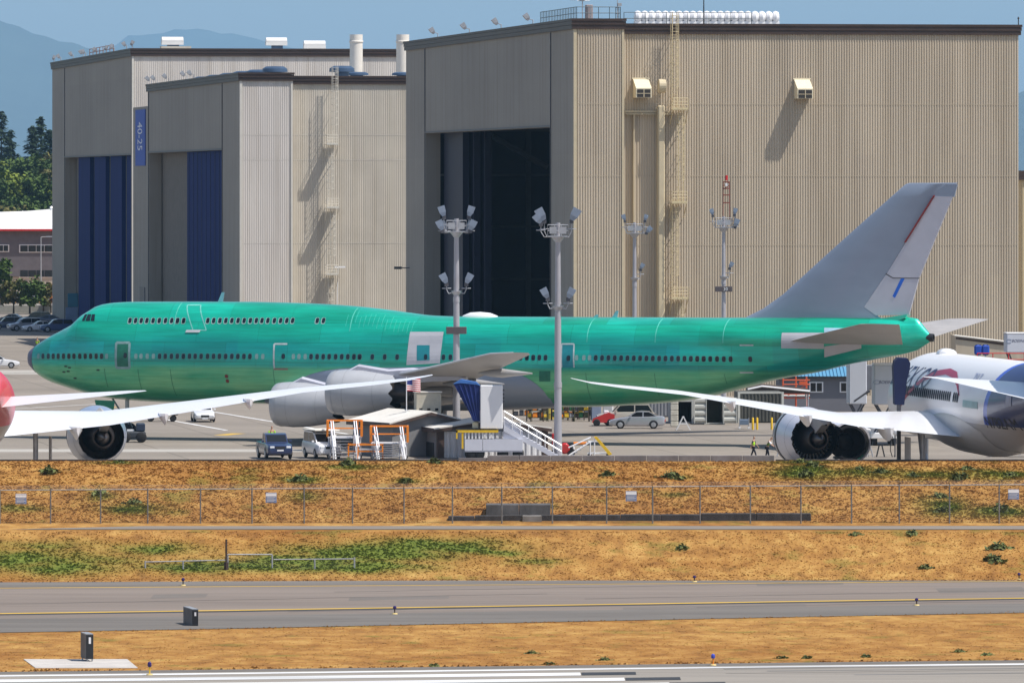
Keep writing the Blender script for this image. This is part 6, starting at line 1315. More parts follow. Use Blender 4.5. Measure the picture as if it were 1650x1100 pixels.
# small mobile step and red ground vehicle right of the mast
Ys = 556; sx = lambda u: GX(u, Ys)-GX(945, Ys); sz = lambda v: GZ(v, Ys)
ms = thing('mobile_step', 'small white mobile step with a yellow sloping rail right of the second mast', 'mobile step', (GX(945, Ys), Ys, 0))
mb = MB(); mb.box(sx(948), sx(962), -.6, .6, sz(712), sz(710)); stairs_n = 6
for i in range(stairs_n): f = (i+.5)/stairs_n; xx = sx(920)+(sx(950)-sx(920))*f; mb.box(xx-.15, xx+.15, -.6, .6, .1+1.05*f-.03, .1+1.05*f)
for yy in (-.62, .62):
    mb.tube((sx(916), yy, .1), (sx(950), yy, sz(712)), .05, 5); mb.tube((sx(916), yy, .7), (sx(952), yy, sz(704)), .035, 5); mb.tube((sx(958), yy, .1), (sx(958), yy, sz(704)), .035, 5); mb.tube((sx(951), yy, .1), (sx(951), yy, sz(712)), .04, 5)
mb.box(sx(946), sx(984), -.6, .6, .25, .33); mb.build('step_frame', WHITE, ms)
mb = MB(); [mb.prism([(sx(958), sz(704)), (sx(961), sz(704)), (sx(985), sz(731)), (sx(982), sz(733))], 'y', yy-.07, yy+.07) for yy in (-.62, .62)]
for yy in (-.62, .62): mb = MB(); mb.prism([(sx(957), sz(703.5)), (sx(962), sz(703.5)), (sx(986), sz(731)), (sx(981), sz(733))], 'y', yy-.07, yy+.07); mb.build('sloping_rail', YELLOW, ms)
for u in (950, 980):
    for yy in (-.5, .5): mb = MB(); wheel(mb, sx(u), yy, .15, .15, .1); mb.build('castor', RUBBER, ms)
rv = thing('fire_cart', 'red and white ground vehicle partly hidden by the second mast', 'cart', (GX(912, 558), 558, 0)); q = lambda u: GX(u, 558)-GX(912, 558); w = lambda v: GZ(v, 558)
MB().bbox(q(889), q(926), -.8, .8, .35, w(717), .06).build('body', WHITE, rv); MB().bbox(q(889), q(895), -.82, .82, w(716), w(698), .05).build('red_panel', P_RED, rv); MB().bbox(q(905), q(923), -.85, -.805, w(722), w(714), .01).build('window', DARKGLASS, rv)
mb = MB(); mb.lathe([(-.95, .3), (-.80, .42), (-.79, .42)], 'y', (q(910), 0, .6), 14); mb.build('hose_reel', P_RED, rv); MB().bbox(q(906), q(912), -.88, -.83, w(722), w(714), .01).build('red_mark', P_RED, rv)
MB().bbox(q(924), q(946), -.8, .8, w(715), w(712), .02).build('orange_deck', ORANGE, rv)
for u in (896, 920):
    for yy in (-.75, .75): mb = MB(); wheel(mb, q(u), yy, .32, .32, .2); mb.build('wheel', RUBBER, rv, smooth=True)

# ------------------------------------------------------------------ things under and behind the tail of the green airliner
M_GCON = mat('container_grey', (.22, .225, .24), .6, 0, .12, .6); M_LCON = mat('container_pale', (.50, .50, .46), .6, 0, .1, .8)
def container(label, u0, u1, Y, h, m, dark_front=True, doors=False, ribbed=False, name='shipping_container'):
    w = GX(u1, Y)-GX(u0, Y); r = thing(name, label, 'container', (GX(u0, Y), Y, 0), R(2)); t = .08
    mb = MB(); mb.box(0, t, 0, 6, .03, h); mb.box(w-t, w, 0, 6, .03, h); mb.box(t+.002, w-t-.002, .05, 6, h-t, h-.002); mb.box(t+.002, w-t-.002, 5.9, 5.99, .1, h-t-.002); mb.box(t+.002, w-t-.002, 0.02, 5.9, .03, .12)
    if ribbed: ribs(mb, t, w-t, -.0, .12, h-.1, .28, .06)
    mb.build('shell', m, r)
    mb = MB(); mb.box(-.06, .14, -.08, -.003, .02, h+.04); mb.box(w-.14, w+.06, -.08, -.003, .02, h+.04); mb.box(.141, w-.141, -.07, -.003, h-.1, h+.05); mb.build('door_frame', M_LCON, r)
    if doors:
        for x0, x1 in doors:
            a, b = GX(x0, Y)-GX(u0, Y), GX(x1, Y)-GX(u0, Y); mb = MB(); zs = np.linspace(.12, h-.02, 9)
            for i in range(4):
                za, zb = .12+(h-.14)*i/4, .12+(h-.14)*(i+1)/4; mb.prism([(-.5, za), (-.5, zb), (-.62, zb-.12), (-.62, zb-.30), (-.5, zb-.45)], 'x', a, b)
            mb.box(a, a+.06, -.66, -.45, .1, h); mb.box(b-.06, b, -.66, -.45, .1, h); mb.build('open_door', M_LCON, r)
    return r
container('pale shipping container standing open with both ribbed doors swung forward', 1136, 1167, 632, GZ(640, 632), M_LCON, doors=[(1118, 1138), (1165, 1187)])
container('dark open container just right of the silver sedan', 1083, 1117, 634, GZ(645, 634), M_GCON)
container('dark ribbed container behind the yellow bollards', 1190, 1262, 636, GZ(632, 636), mat('container_olive', (.07, .07, .06), .7, 0, .15, .6), ribbed=True)
container('long grey container behind the sport utility vehicle', 1040, 1081, 652, GZ(641, 652), M_GCON, ribbed=True)
b1 = GX(1090, 624); bw = thing('stacked_bricks', 'column of pale stacked blocks against the open container', 'blocks', (GX(1087, 626), 626, 0)); mb = MB()
for k in range(5): mb.bbox(-.34, .30, -.3, .3, .02+k*.46, .02+k*.46+.44, .04)
mb.build('block_stack', mat('pale_block', (.55, .52, .44), .9, 0, .15, 1.5, bump=.4), bw)
af = thing('folding_sign', 'white folding A frame sign between the silver sedan and the open container', 'sign', (GX(1101, 617), 617, 0)); mb = MB()
for s_ in (-1, 1):
    for yy in (-.35, .35): mb.cbox((s_*.30, yy, .55), (.09, .06, 1.2), Matrix.Rotation(s_*R(-27), 3, 'Y'))
mb.box(-.25, .25, -.38, .38, .5, .56); mb.cbox((0, 0, 1.09), (.16, .75, .08)); mb.build('frame', WHITE, af)
for i, (u, la) in enumerate([(1213, 'yellow bollard, left one of the pair before the dark container'), (1220, 'yellow bollard, right one of the pair before the dark container'), (1243.5, 'yellow bollard standing beside the intake of the right hand engine')]):
    x, y = at(u, 692); o = MB().lathe([(0, .09), (.95, .09), (1.0, .06)], 'z', n=12).build('bollard', YELLOW, None, smooth=True, loc=(x, y, 0)); tag(o, la, 'bollard', 'yellow bollards')
ct = thing('tool_cart', 'small steel tool cart beside the yellow bollards', 'cart', (GX(1199, 620), 620, 0)); MB().bbox(-.4, .4, -.3, .3, .35, .8, .04).build('tray', mat('tray_blue_grey', (.18, .24, .34), .4, .3), ct); mb = MB(); [mb.tube((x_, y_, .1), (x_, y_, .9), .03, 5) for x_ in (-.38, .38) for y_ in (-.28, .28)]; mb.build('frame', STEEL, ct)
for x_ in (-.38, .38): mb = MB(); wheel(mb, x_, -.28, .12, .12, .06); mb.build('castor', WHITE, ct)
tc_ = thing('red_tug', 'low red tug parked behind the silver sedan nose', 'tug', (GX(971, 628), 628, 0)); MB().prism([(-.9, .3), (1.0, .3), (1.0, .95), (.5, 1.15), (.1, 1.0), (-.8, .62)], 'y', -.6, .6).build('body', P_RED, tc_); MB().bbox(.1, .5, -.3, .3, 1.0, 1.3, .05).build('seat', WHITE, tc_)
for x_ in (-.5, .65):
    for y_ in (-.6, .6): mb = MB(); wheel(mb, x_, y_, .3, .3, .18); mb.build('wheel', RUBBER, tc_, smooth=True)
# dim clutter under the belly: carts, drums, racks
M_OD = mat('olive_drab', (.07, .07, .03), .7, 0, .3, 1); M_DBR = mat('dark_brown', (.05, .03, .02), .7, 0, .3, 1)
clut = [(862, 'rack', M_DBR, 'dark parts rack under the belly, leftmost of the stored racks'), (876, 'drum', M_OD, 'olive drum beside the leftmost parts rack'), (886, 'drum', mat('dull_yellow', (.42, .33, .05), .6, 0, .2, 2), 'yellow drum just left of the second mast'), (912, 'rack', M_OD, 'olive parts rack just right of the second mast'), (928, 'rack', M_DBR, 'brown parts rack under the belly, between two olive ones'), (944, 'rack', M_OD, 'olive and black rack next to the grey cabinet'), (960, 'cab', mat('cabinet_grey_blue', (.20, .24, .33), .5), 'grey blue cabinet beside the red tug'), (980, 'cab', mat('cabinet_white', (.6, .6, .6), .5), 'white cabinet behind the red tug'), (840, 'rack', M_DBR, 'dark rack half hidden behind the service stair'), (869, 'rack', M_OD, 'olive rack crammed with crates left of the yellow drum'), (902, 'rack', M_DBR, 'dark rack hidden behind the second mast'), (920, 'rack', M_OD, 'olive rack between the two brown ones under the belly'), (936, 'rack', M_DBR, 'dark rack left of the olive and black rack')]
for i, (u, k, m, la) in enumerate(clut):
    Y = 640+(i % 3)*3; r = thing({'rack': 'parts_rack', 'drum': 'drum', 'cab': 'cabinet'}[k], la, {'rack': 'rack', 'drum': 'drum', 'cab': 'cabinet'}[k], (GX(u, Y), Y, 0), R(random.uniform(-8, 8)))
    if k == 'drum': MB().lathe([(0, .36), (.5, .36), (.52, .38), (.55, .36), (1.3, .36), (1.35, .3)], 'z', n=14).build('barrel', m, r, smooth=True)
    elif k == 'cab': MB().bbox(-.42, .42, -.4, .4, .1, 1.8, .04).build('case', m, r); MB().box(-.36, .36, -.425, -.405, .2, 1.7).build('door', m, r)
    else:
        mb = MB(); [mb.tube((x_, y_, 0), (x_, y_, 2.0), .04, 5) for x_ in (-.7, .7) for y_ in (-.4, .4)]; [mb.box(-.72, .72, -.42, .42, z, z+.05) for z in (.3, .9, 1.5)]; mb.build('frame', m, r)
        for z in (.36, .96, 1.56):
            for x_ in (-.45, .02, .46): MB().bbox(x_-.18, x_+.18, -.35, .3, z, z+random.uniform(.25, .48), .03).build('crate', random.choice([M_OD, M_DBR, DSTEEL, ORANGE, YELLOW, STEEL, mat('crate_green', (.02, .12, .04), .6)]), r)
# blue roofed building with windows
Yb = 668; hb_ = thing('site_building', 'grey site building with blue metal roof and white framed windows', 'building', (GX(1255, Yb), Yb, 0)); X_ = lambda u: GX(u, Yb)-GX(1255, Yb); Z_ = lambda v: GZ(v, Yb)
MB().box(0, X_(1390), 0, 8, 0, Z_(606)).build('wall', mat('site_wall', (.15, .15, .17), .8, 0, .06, .5), hb_)
mb = MB(); mb.prism([(-.3, Z_(606)-.03), (8.3, Z_(606)-.03), (4, Z_(591.5))], 'x', -.4, X_(1392)); 
rf = mb.build('roof', mat('blue_metal_roof', (.10, .30, .48), .45, 0, .06, .5), hb_); mb = MB()
for i in range(24): xx = -.3+i*(X_(1392)+.2)/24; mb.add([(xx, -.33, Z_(606)-.02), (xx+.07, -.33, Z_(606)-.02), (xx+.07, 4, Z_(591.5)+.05), (xx, 4, Z_(591.5)+.05), (xx+.035, -.33, Z_(606)+.06), (xx+.035, 4, Z_(591.5)+.12)], [(0, 4, 5, 3), (4, 1, 2, 5)])
mb.build('roof_rib', MATS['blue_metal_roof'], rf); MB().box(-.35, X_(1391), -.42, -.31, Z_(609), Z_(606)).build('gutter', BLACK, hb_)
for u0, u1 in ((1304, 1326.5), (1353, 1365.5)):
    fr_ = MB().box(X_(u0), X_(u1), -.08, -.003, Z_(632), Z_(615)).build('window', WHITE, hb_); n = 2 if u1-u0 > 15 else 1; w = (X_(u1)-X_(u0)-.14)/n
    for i in range(n): MB().box(X_(u0)+.07+i*w+.05, X_(u0)+.07+(i+1)*w-.05, -.11, -.083, Z_(632)+.1, Z_(615)-.1).build('pane', DARKGLASS, fr_)
# orange scaffold and brown roof shelter
sc = thing('scaffold', 'orange tube scaffold with platform against the blue roofed building', 'scaffold', (GX(1280, 655), 655, 0)); q = lambda u: GX(u, 655)-GX(1280, 655); w = lambda v: GZ(v, 655); mb = MB()
for u in (1262, 1283, 1300): 
    for yy in (0, 1.5): mb.tube((q(u), yy, 0), (q(u), yy, w(607)), .05, 5)
for v in (612, 619, 634, 641): mb.tube((q(1262), 0, w(v)), (q(1305), 0, w(v)), .05, 5)
mb.tube((q(1262), 0, w(641)), (q(1300), 0, w(619)), .04, 5); mb.build('tube_frame', mat('scaffold_orange', (.62, .10, .03), .5), sc); MB().box(q(1288), q(1300), -.1, -.03, w(620), w(614)).build('mesh_panel', MATS['scaffold_orange'], sc)
MB().box(q(1262), q(1305), -.1, 1.6, w(638), w(636.5)).build('deck', M_SHR, sc)
sr = thing('shelter', 'low shelter with white edged dark roof behind the right jet wing', 'shelter', (GX(1260, 645), 645, 0)); q = lambda u: GX(u, 645)-GX(1260, 645); w = lambda v: GZ(v, 645)
MB().add([(q(1205), 0, w(627)), (q(1228), 0, w(622)), (q(1305), 0, w(630)), (q(1305), 5, w(628)), (q(1228), 5, w(620.3)), (q(1205), 5, w(625)), (q(1205), 0, w(634)), (q(1305), 0, w(634)), (q(1205), 5, w(634)), (q(1305), 5, w(634))], [(0, 1, 4, 5), (1, 2, 3, 4), (0, 6, 7, 2, 1), (5, 4, 3, 9, 8), (0, 5, 8, 6), (2, 7, 9, 3)]).build('roof', M_DBR, sr)
mb = MB(); mb.tube((q(1205), -.03, w(627)), (q(1228), -.03, w(622)), .09, 5); mb.tube((q(1228), -.03, w(622)), (q(1305), -.03, w(630)), .09, 5); mb.build('roof_edge', WHITE, sr)
[MB().tube((q(u), yy, 0), (q(u), yy, w(634)), .07, 6).build('post', STEEL, sr) for u in (1208, 1302) for yy in (.2, 4.8)]
# lift trucks with white boxes
def liftbox(label, u0, u1, vt, vb, Y, txt=None, depth=2.2, sidebox=None):
    r = thing('lift_truck', label, 'lift truck', (GX(u0, Y), Y, 0), R(3), 'white box lift trucks'); w = GX(u1, Y)-GX(u0, Y); zt, zb = GZ(vt, Y), GZ(vb, Y)
    bx = MB().bbox(0, w, 0, depth, zb, zt, .07).build('box', mat('box_white', (.55, .57, .64), .45, 0, .03, .6), r); MB().bbox(-.02, w+.02, -.02, depth+.02, zt+.003, zt+.12, .03).build('box_roof', WHITE, r)
    if txt:
        mb = MB(); text_mb(mb, "BOEING", .42, lambda x, y: (w*.18+x*.80+y*.25, -.012, (zt+zb)/2+.1+y*.8)); mb.build('box_lettering', M_TXT, bx)
        mb = MB(); c = (w*.10, (zt+zb)/2+.2); mb.path([(c[0]+.24*math.cos(a), -.02, c[1]+.15*math.sin(a)) for a in np.linspace(.6, 5.4, 14)], .02, 4); mb.build('orbit_mark', mat('mark_grey_blue', (.2, .25, .4), .5), bx)
    mb = MB(); hgt = zb-1.0
    for yy in (.2, depth-.2):
        if hgt > .3: mb.tube((.2, yy, 1.0), (w-.2, yy, zb), .07, 6); mb.tube((w-.2, yy, 1.0), (.2, yy, zb), .07, 6)
    mb.build('scissor_lift', DSTEEL, r)
    MB().bbox(-.3, w+.3, 0, depth+2.5, .55, 1.0, .05).build('chassis', WHITE, r)
    for xx in (.1, w-.1):
        for yy in (.5, depth+1.8): mb = MB(); mb.lathe([(xx-.15, .3), (xx-.12, .42), (xx+.12, .42), (xx+.15, .3)], 'x', (0, yy, .42), 16); mb.build('wheel', RUBBER, r, smooth=True)
    return r
l1 = liftbox('white lift box truck, left one of the pair before the blue roofed building', 1368, 1397, 581, 651, 590); q = GX(1395, 590)-GX(1368, 590)
MB().bbox(q+.1, q+.68, .3, 1.6, GZ(628, 590), GZ(588, 590), .05).build('grey_bay', mat('bay_grey', (.14, .15, .18), .5), l1)
mb = MB(); mb.tube((q-.9, .1, GZ(646, 590)), (q+.3, .1, GZ(629, 590)), .14, 6); mb.build('chute', DSTEEL, l1)
liftbox('white lettered lift box truck, right one of the pair beside the jet nose', 1409, 1444, 588, 652, 580, True)
liftbox('white lettered box truck raised behind the navy tail at the right edge', 1622, 1665, 538, 568, 640, True)
cn = thing('nose_dark_block', 'navy block on a leg standing in for a dark area between the white lift box and the jet nose', 'stand', (GX(1450, 506), 506, 0)); q = lambda u: GX(u, 506)-GX(1450, 506); w = lambda v: GZ(v, 506)
MB().loft([[(q(a), 0, w(v)), (q(b), 0, w(v+d)), (q(b), 2.6, w(v+d)), (q(a), 2.6, w(v))] for a, b, v, d in ((1442, 1457, 652, 0), (1441, 1461, 615, 0), (1440, 1466, 592, 3), (1442, 1467, 582, 3), (1447, 1463, 576.5, 1))]).build('navy_block', mat('block_navy', (.004, .010, .05), .9), cn)  # navy block standing in for a dark area on the fuselage
MB().box(q(1446), q(1452), .2, 1.0, 0, w(650)).build('leg', DSTEEL, cn)
dk = thing('dock_shelter', 'long low tan shelter with pale sloping edge beside the large hangar', 'shelter', (GX(1540, 690), 690, 0)); q = lambda u: GX(u, 690)-GX(1540, 690); w = lambda v: GZ(v, 690)
MB().add([(q(1540), 0, w(541)), (q(1700), 0, w(560)), (q(1700), 0, 0), (q(1540), 0, 0), (q(1540), 8, w(541)), (q(1700), 8, w(560)), (q(1700), 8, 0), (q(1540), 8, 0)], [(0, 1, 2, 3), (4, 7, 6, 5), (0, 4, 5, 1), (0, 3, 7, 4), (1, 5, 6, 2)]).build('wall', M_TAN, dk)
mb = MB(); mb.tube((q(1538), -.1, w(540.5)), (q(1702), -.1, w(560)), .09, 6); mb.build('roof_edge', M_SHR, dk); mb = MB(); mb.add([(q(1540), -.05, w(543)), (q(1700), -.05, w(562)), (q(1700), -.05, w(567)), (q(1540), -.05, w(546))], [(0, 1, 2, 3)]); mb.build('fascia', M_BRN, dk)
for i, u in enumerate((1576, 1588)):
    Y = 640; o = thing('padded_post', ['blue padded post above the jet roof, left of two', 'blue padded post above the jet roof, right of two'][i], 'padded post', (GX(u, Y), Y, 0), 0, 'blue padded posts'); MB().bbox(-.33, .33, -.2, .2, GZ(572, Y), GZ(555, Y), .14).build('pad', mat('pad_blue', (.01, .06, .38), .6), o); MB().tube((0, 0, 0), (0, 0, GZ(571, Y)), .07, 6).build('post', STEEL, o)
tr_ = thing('red_rail_platform', 'red railed platform edge behind the jet roof near the right edge', 'platform', (GX(1615, 600), 600, 0)); mb = MB(); zr = GZ(569, 600); rail(mb, [(-2, 0, zr-1), (3, 0, zr-1)], 1.0, 1.2, .04); mb.build('guard_rail', RED, tr_); mb = MB(); mb.box(-2.1, 3.1, -.1, 1.5, zr-1.12, zr-1.0); [mb.tube((x_, y_, 0), (x_, y_, zr-1.1), .08, 6) for x_ in (-1.9, 2.9) for y_ in (.1, 1.3)]; mb.build('deck_frame', DSTEEL, tr_)
# ground kit around the right engine and gear
gl = lambda u, Y=556: (GX(u, Y), Y, 0)
ld = thing('step_ladder', 'aluminium step ladder leaning beside the open engine cowl', 'ladder', gl(1398)); mb = MB()
for s_ in (-.25, .2): mb.tube((s_-.35, 0, GZ(690, 556)), (s_+.2, 0, .0), .045, 6); mb.tube((s_-.32, .3, GZ(690, 556)), (s_-.1, .8, 0), .035, 6)
for i in range(6): f = (i+.5)/6; mb.tube((-.6+.55*f, 0, GZ(690, 556)*(1-f)), (-.15+.55*f, 0, GZ(690, 556)*(1-f)), .025, 5)
mb.build('ladder_frame', STEEL, ld)
tr2 = thing('small_trestle', 'small dark trestle standing on the apron before the landing gear', 'trestle', gl(1419)); mb = MB()
for s_ in (-1, 1):
    for yy in (0, .4): mb.tube((s_*.1, yy, GZ(717, 556)), (s_*.3, yy, 0), .045, 5)
mb.box(-.16, .16, -.05, .45, GZ(717, 556)-.04, GZ(717, 556)+.04); mb.build('frame', BLACK, tr2)
hl = thing('work_light', 'white drum shaped work light with black hood and hanging cable near the landing gear', 'work light', gl(1440)); mb = MB(); zc = GZ(693, 556); mb.tube((-.25, 0, zc+.1), (.45, 0, zc-.2), .25, 14, .33); mb.build('drum', WHITE, hl); mb = MB(); mb.tube((-.45, 0, zc+.2), (-.2, 0, zc+.08), .3, 12, .24); mb.build('hood', BLACK, hl); mb = MB(); mb.path([(-.3, -.05, zc), (-.2, -.05, zc-.6), (-.25, -.05, .5), (-.1, -.05, 0)], .035, 5); mb.path([(-.3, .1, zc), (.05, .1, zc-.8), (.12, .1, .4), (.05, .1, 0)], .035, 5); mb.build('cable', BLACK, hl); MB().tube((.1, 0, 0), (.1, 0, zc-.2), .05, 6).build('stand', DSTEEL, hl)
wd = thing('wheel_dolly', 'dolly with a dark tyre parked behind the right jet wing', 'dolly', (GX(1408, 600), 600, 0)); mb = MB(); wheel(mb, 0, 0, .55, .55, .3); tw_ = mb.build('tyre', RUBBER, wd, smooth=True); mb = MB(); mb.lathe([(-.16, .3), (-.17, .1)], 'y', (0, 0, .55), 12); mb.build('hub', STEEL, tw_); MB().box(.3, 1.2, -.3, .3, .55, .65).build('tray', WHITE, wd); mb = MB(); mb.tube((1.1, 0, 0), (1.1, 0, .6), .04, 5); mb.build('leg', ORANGE, wd)
bs = thing('belly_stand', 'low grey work stand with handrails beneath the jet fuselage at the right edge', 'work stand', gl(1630)); mb = MB(); mb.box(-1.6, 2.4, 0, 1.2, .35, .45); rail(mb, [(0, 0, .45), (2.4, 0, .45)], .9, .8, .03)
for k in range(7): mb.tube((-1.5+k*.5, -.05, .1), (-1.0+k*.5, -.05, .45), .025, 4)
[mb.tube((x_, y_, 0), (x_, y_, .4), .04, 5) for x_ in (-1.5, 2.3) for y_ in (.1, 1.1)]; mb.build('frame', STEEL, bs)
bk = thing('red_stool', 'small red and white stool under the right engine', 'stool', gl(1259)); mb = MB(); [mb.tube((s_*.1, 0, .7), (s_*.35, 0, 0), .04, 5) for s_ in (-1, 1)]; mb.build('leg', WHITE, bk); MB().bbox(-.15, .15, -.15, .15, .3, .85, .04).build('seat', RED, bk)
# tow tractor by the nose gear
tt = thing('tow_tractor', 'dark low tow tractor beside the nose wheels of the green airliner', 'tow tractor', (GX(214, 588), 588, 0), R(4)); mb = MB(); mb.bbox(-1.0, 1.0, -.9, .9, .35, .85, .08); mb.build('body', mat('tractor_black', (.03, .035, .045), .5), tt); MB().bbox(.25, .95, -.7, .7, .87, 1.5, .08).build('cab', mat('tractor_navy', (.02, .035, .07), .4), tt); MB().box(-.45, .1, -.5, .5, .88, 1.0).build('tow_head', WHITE, tt)
for x_ in (-.6, .65):
    for y_ in (-.85, .85): mb = MB(); wheel(mb, x_, y_, .42, .42, .3); mb.build('wheel', RUBBER, tt, smooth=True)
flt = thing('flatbed_trailer', 'empty dark flatbed trailer beyond the left jet wing', 'trailer', (GX(262, 640), 640, 0)); mb = MB(); mb.box(-1.6, 1.3, -.8, .8, .55, .68); mb.build('bed', M_DBR, flt)
MB().box(.9, 1.3, -.8, .8, .70, 1.15).build('headboard', M_DBR, flt)
for x_ in (-1.0, .9):
    for y_ in (-.7, .7): mb = MB(); wheel(mb, x_, y_, .26, .26, .16); mb.build('wheel', RUBBER, flt)

# ------------------------------------------------------------------ berm furniture
cw = thing('crest_wall', 'long grey concrete wall along the top of the berm', 'wall', (GX(785, CY-.6), CY-.6, 0)); w_ = GX(1248, CY-.6)-GX(785, CY-.6)
M_WALL = mat('weathered_wall', (.19, .175, .175), .9, 0, .3, .8, (1, 1, .4), bump=.4, bscale=2)
mb = MB(); n = 9
for i in range(n): a = i*w_/n; mb.bbox(a+.015, a+w_/n-.015, 0, .35, 2.2, GZ(733.5, CY-.6), .02)
mb.build('wall_panel', M_WALL, cw); mb = MB(); mb.box(-1.8, -.02, .05, .3, 2.2, GZ(737.5, CY-.6)); mb.build('end_step', M_WALL, cw)
def lowwall(label, segs, Y):
    r = thing('retaining_wall', label, 'wall', (GX(segs[0][0], Y), Y, 0)); x0 = GX(segs[0][0], Y)
    for u0, u1, v0, v1 in segs:
        z1 = GZ(v0, Y); z2 = GZ(v1, Y)-.5; n = max(1, int((u1-u0)/60)); mb = MB()
        for i in range(n): a = GX(u0+(u1-u0)*i/n, Y)-x0; b = GX(u0+(u1-u0)*(i+1)/n, Y)-x0; mb.bbox(a+.01, b-.01, 0, .9, z2, z1, .03)
        mb.build('wall_block', M_WALLD, r)
    return r
M_WALLD = mat('dark_wet_wall', (.032, .03, .032), .85, 0, .7, 1.2, (1, 1, .3), bump=.5, bscale=3)
lowwall('low dark block wall at the foot of the berm, left of the outfall', [(722, 765, 831.5, 842), (765, 815, 830.5, 843), (812, 840, 829.5, 844)], 455.4)
lowwall('long low dark block wall at the foot of the berm, right of the outfall', [(872, 1000, 829.5, 843), (1000, 1130, 828.8, 841), (1130, 1307, 827, 839)], 455.4)
of = thing('outfall_block', 'grey concrete outfall block set in the berm behind the fence', 'concrete block', (GX(783, 456.5), 456.5, 0)); q = lambda u: GX(u, 456.5)-GX(783, 456.5); w = lambda v: GZ(v, 456.5)
mb = MB(); mb.bbox(0, q(836), 0, 2, w(828)-.6, w(812.5), .03); mb.bbox(q(836)+.02, q(887), 0, 2, w(828)-.6, w(812.5), .03); mb.build('head_wall', mat('outfall_grey', (.09, .085, .085), .9, 0, .5, 1, (1, 1, .4), bump=.4, bscale=2), of)
MB().box(q(842), q(873), -1.3, -.02, w(845)-.5, w(829.5)).build('apron_slab', CONC, of)
# chain link fence
def links(name, spacing=.055, w=.045):
    m = bpy.data.materials.new(name); m.use_nodes = True; n, L, b = nodes_of(m); b.inputs['Base Color'].default_value = (.16, .15, .14, 1); b.inputs['Roughness'].default_value = .6
    geo = n.new('ShaderNodeTexCoord'); sp = n.new('ShaderNodeSeparateXYZ'); L.new(geo.outputs['Object'], sp.inputs[0]); res = []
    for sg in (1, -1):
        a = n.new('ShaderNodeMath'); a.operation = 'MULTIPLY_ADD'; L.new(sp.outputs['Z'], a.inputs[0]); a.inputs[1].default_value = sg; L.new(sp.outputs['X'], a.inputs[2])
        d = n.new('ShaderNodeMath'); d.operation = 'DIVIDE'; L.new(a.outputs[0], d.inputs[0]); d.inputs[1].default_value = spacing*1.414
        f = n.new('ShaderNodeMath'); f.operation = 'FRACT'; L.new(d.outputs[0], f.inputs[0]); l = n.new('ShaderNodeMath'); l.operation = 'LESS_THAN'; L.new(f.outputs[0], l.inputs[0]); l.inputs[1].default_value = w; res.append(l.outputs[0])
    mx = n.new('ShaderNodeMath'); mx.operation = 'MAXIMUM'; L.new(res[0], mx.inputs[0]); L.new(res[1], mx.inputs[1])
    L.new(mx.outputs[0], b.inputs['Alpha']); return m
M_LINK = links('chain_link')
YF = 454.6; fen = thing('chain_link_fence', 'long chain link fence with barbed top running along the foot of the berm', 'fence', (0, YF, 0))
posts = [-240, -160, -80, 0, 81.5, 162, 238, 323, 406, 490, 568, 651, 729, 808.5, 890, 977.5, 1051.5, 1128, 1209, 1290.5, 1372, 1449, 1530, 1610, 1690, 1770, 1850]
ftop = lambda u: 789.5-9.0*u/1650; fb = lambda u: 846-8*u/1650
for u in posts:
    mb = MB(); x = GX(u, YF); z1 = GZ(ftop(u), YF); mb.tube((x, 0, GZ(fb(u), YF)-.3), (x, 0, z1+.03), .045, 6); mb.tube((x, 0, z1), (x-.05, -.28, z1+.28), .022, 4); mb.build('fence_post', mat('fence_galvanised', (.20, .195, .19), .6, .2, .15, 2), fen)
mb = MB(); a, b = posts[0], posts[-1]; mb.tube((GX(a, YF), 0, GZ(ftop(a), YF)), (GX(b, YF), 0, GZ(ftop(b), YF)), .032, 6); mb.build('top_rail', mat('rail_pale', (.34, .34, .34), .5, .3, .1, 2), fen)
mb = MB()
for k in (1, 2, 3): mb.tube((GX(a, YF), -.09*k, GZ(ftop(a), YF)+.09*k), (GX(b, YF), -.09*k, GZ(ftop(b), YF)+.09*k), .008, 3)
mb.build('barbed_wire', STEEL, fen)
MB().add([(GX(a, YF), -.05, GZ(fb(a), YF)-.1), (GX(b, YF), -.05, GZ(fb(b), YF)-.1), (GX(b, YF), -.05, GZ(ftop(b), YF)), (GX(a, YF), -.05, GZ(ftop(a), YF))], [(0, 1, 2, 3)]).build('mesh_fabric', M_LINK, fen)
for i, u in enumerate((34, 437, 1017, 1633)):
    v0 = 795-.0045*u; x = GX(u, YF); la = ['white and blue warning plate on the fence at the far left', 'white and blue warning plate on the fence, second from the left', 'white and blue warning plate on the fence right of the concrete outfall', 'white and blue warning plate on the fence at the far right'][i]
    s_ = thing('warning_sign', la, 'sign', (x, YF-.10, 0), 0, 'warning plates on the fence'); z1, z0 = GZ(v0, YF), GZ(v0+16.5, YF)
    MB().box(-.33, .33, -.03, 0, z0, z1).build('plate', mat('plate_blue_grey', (.20, .26, .44), .5), s_); MB().box(-.32, .32, -.045, -.032, z1-.22, z1-.01).build('header', mat('sign_white', (.85, .85, .87), .5, 0, 0), s_)
    mb = MB(); [mb.box(-.27, .27-.08*(k % 2), -.045, -.033, z1-.30-k*.08, z1-.275-k*.08) for k in range(4)]; mb.build('print_lines', WHITE, s_)
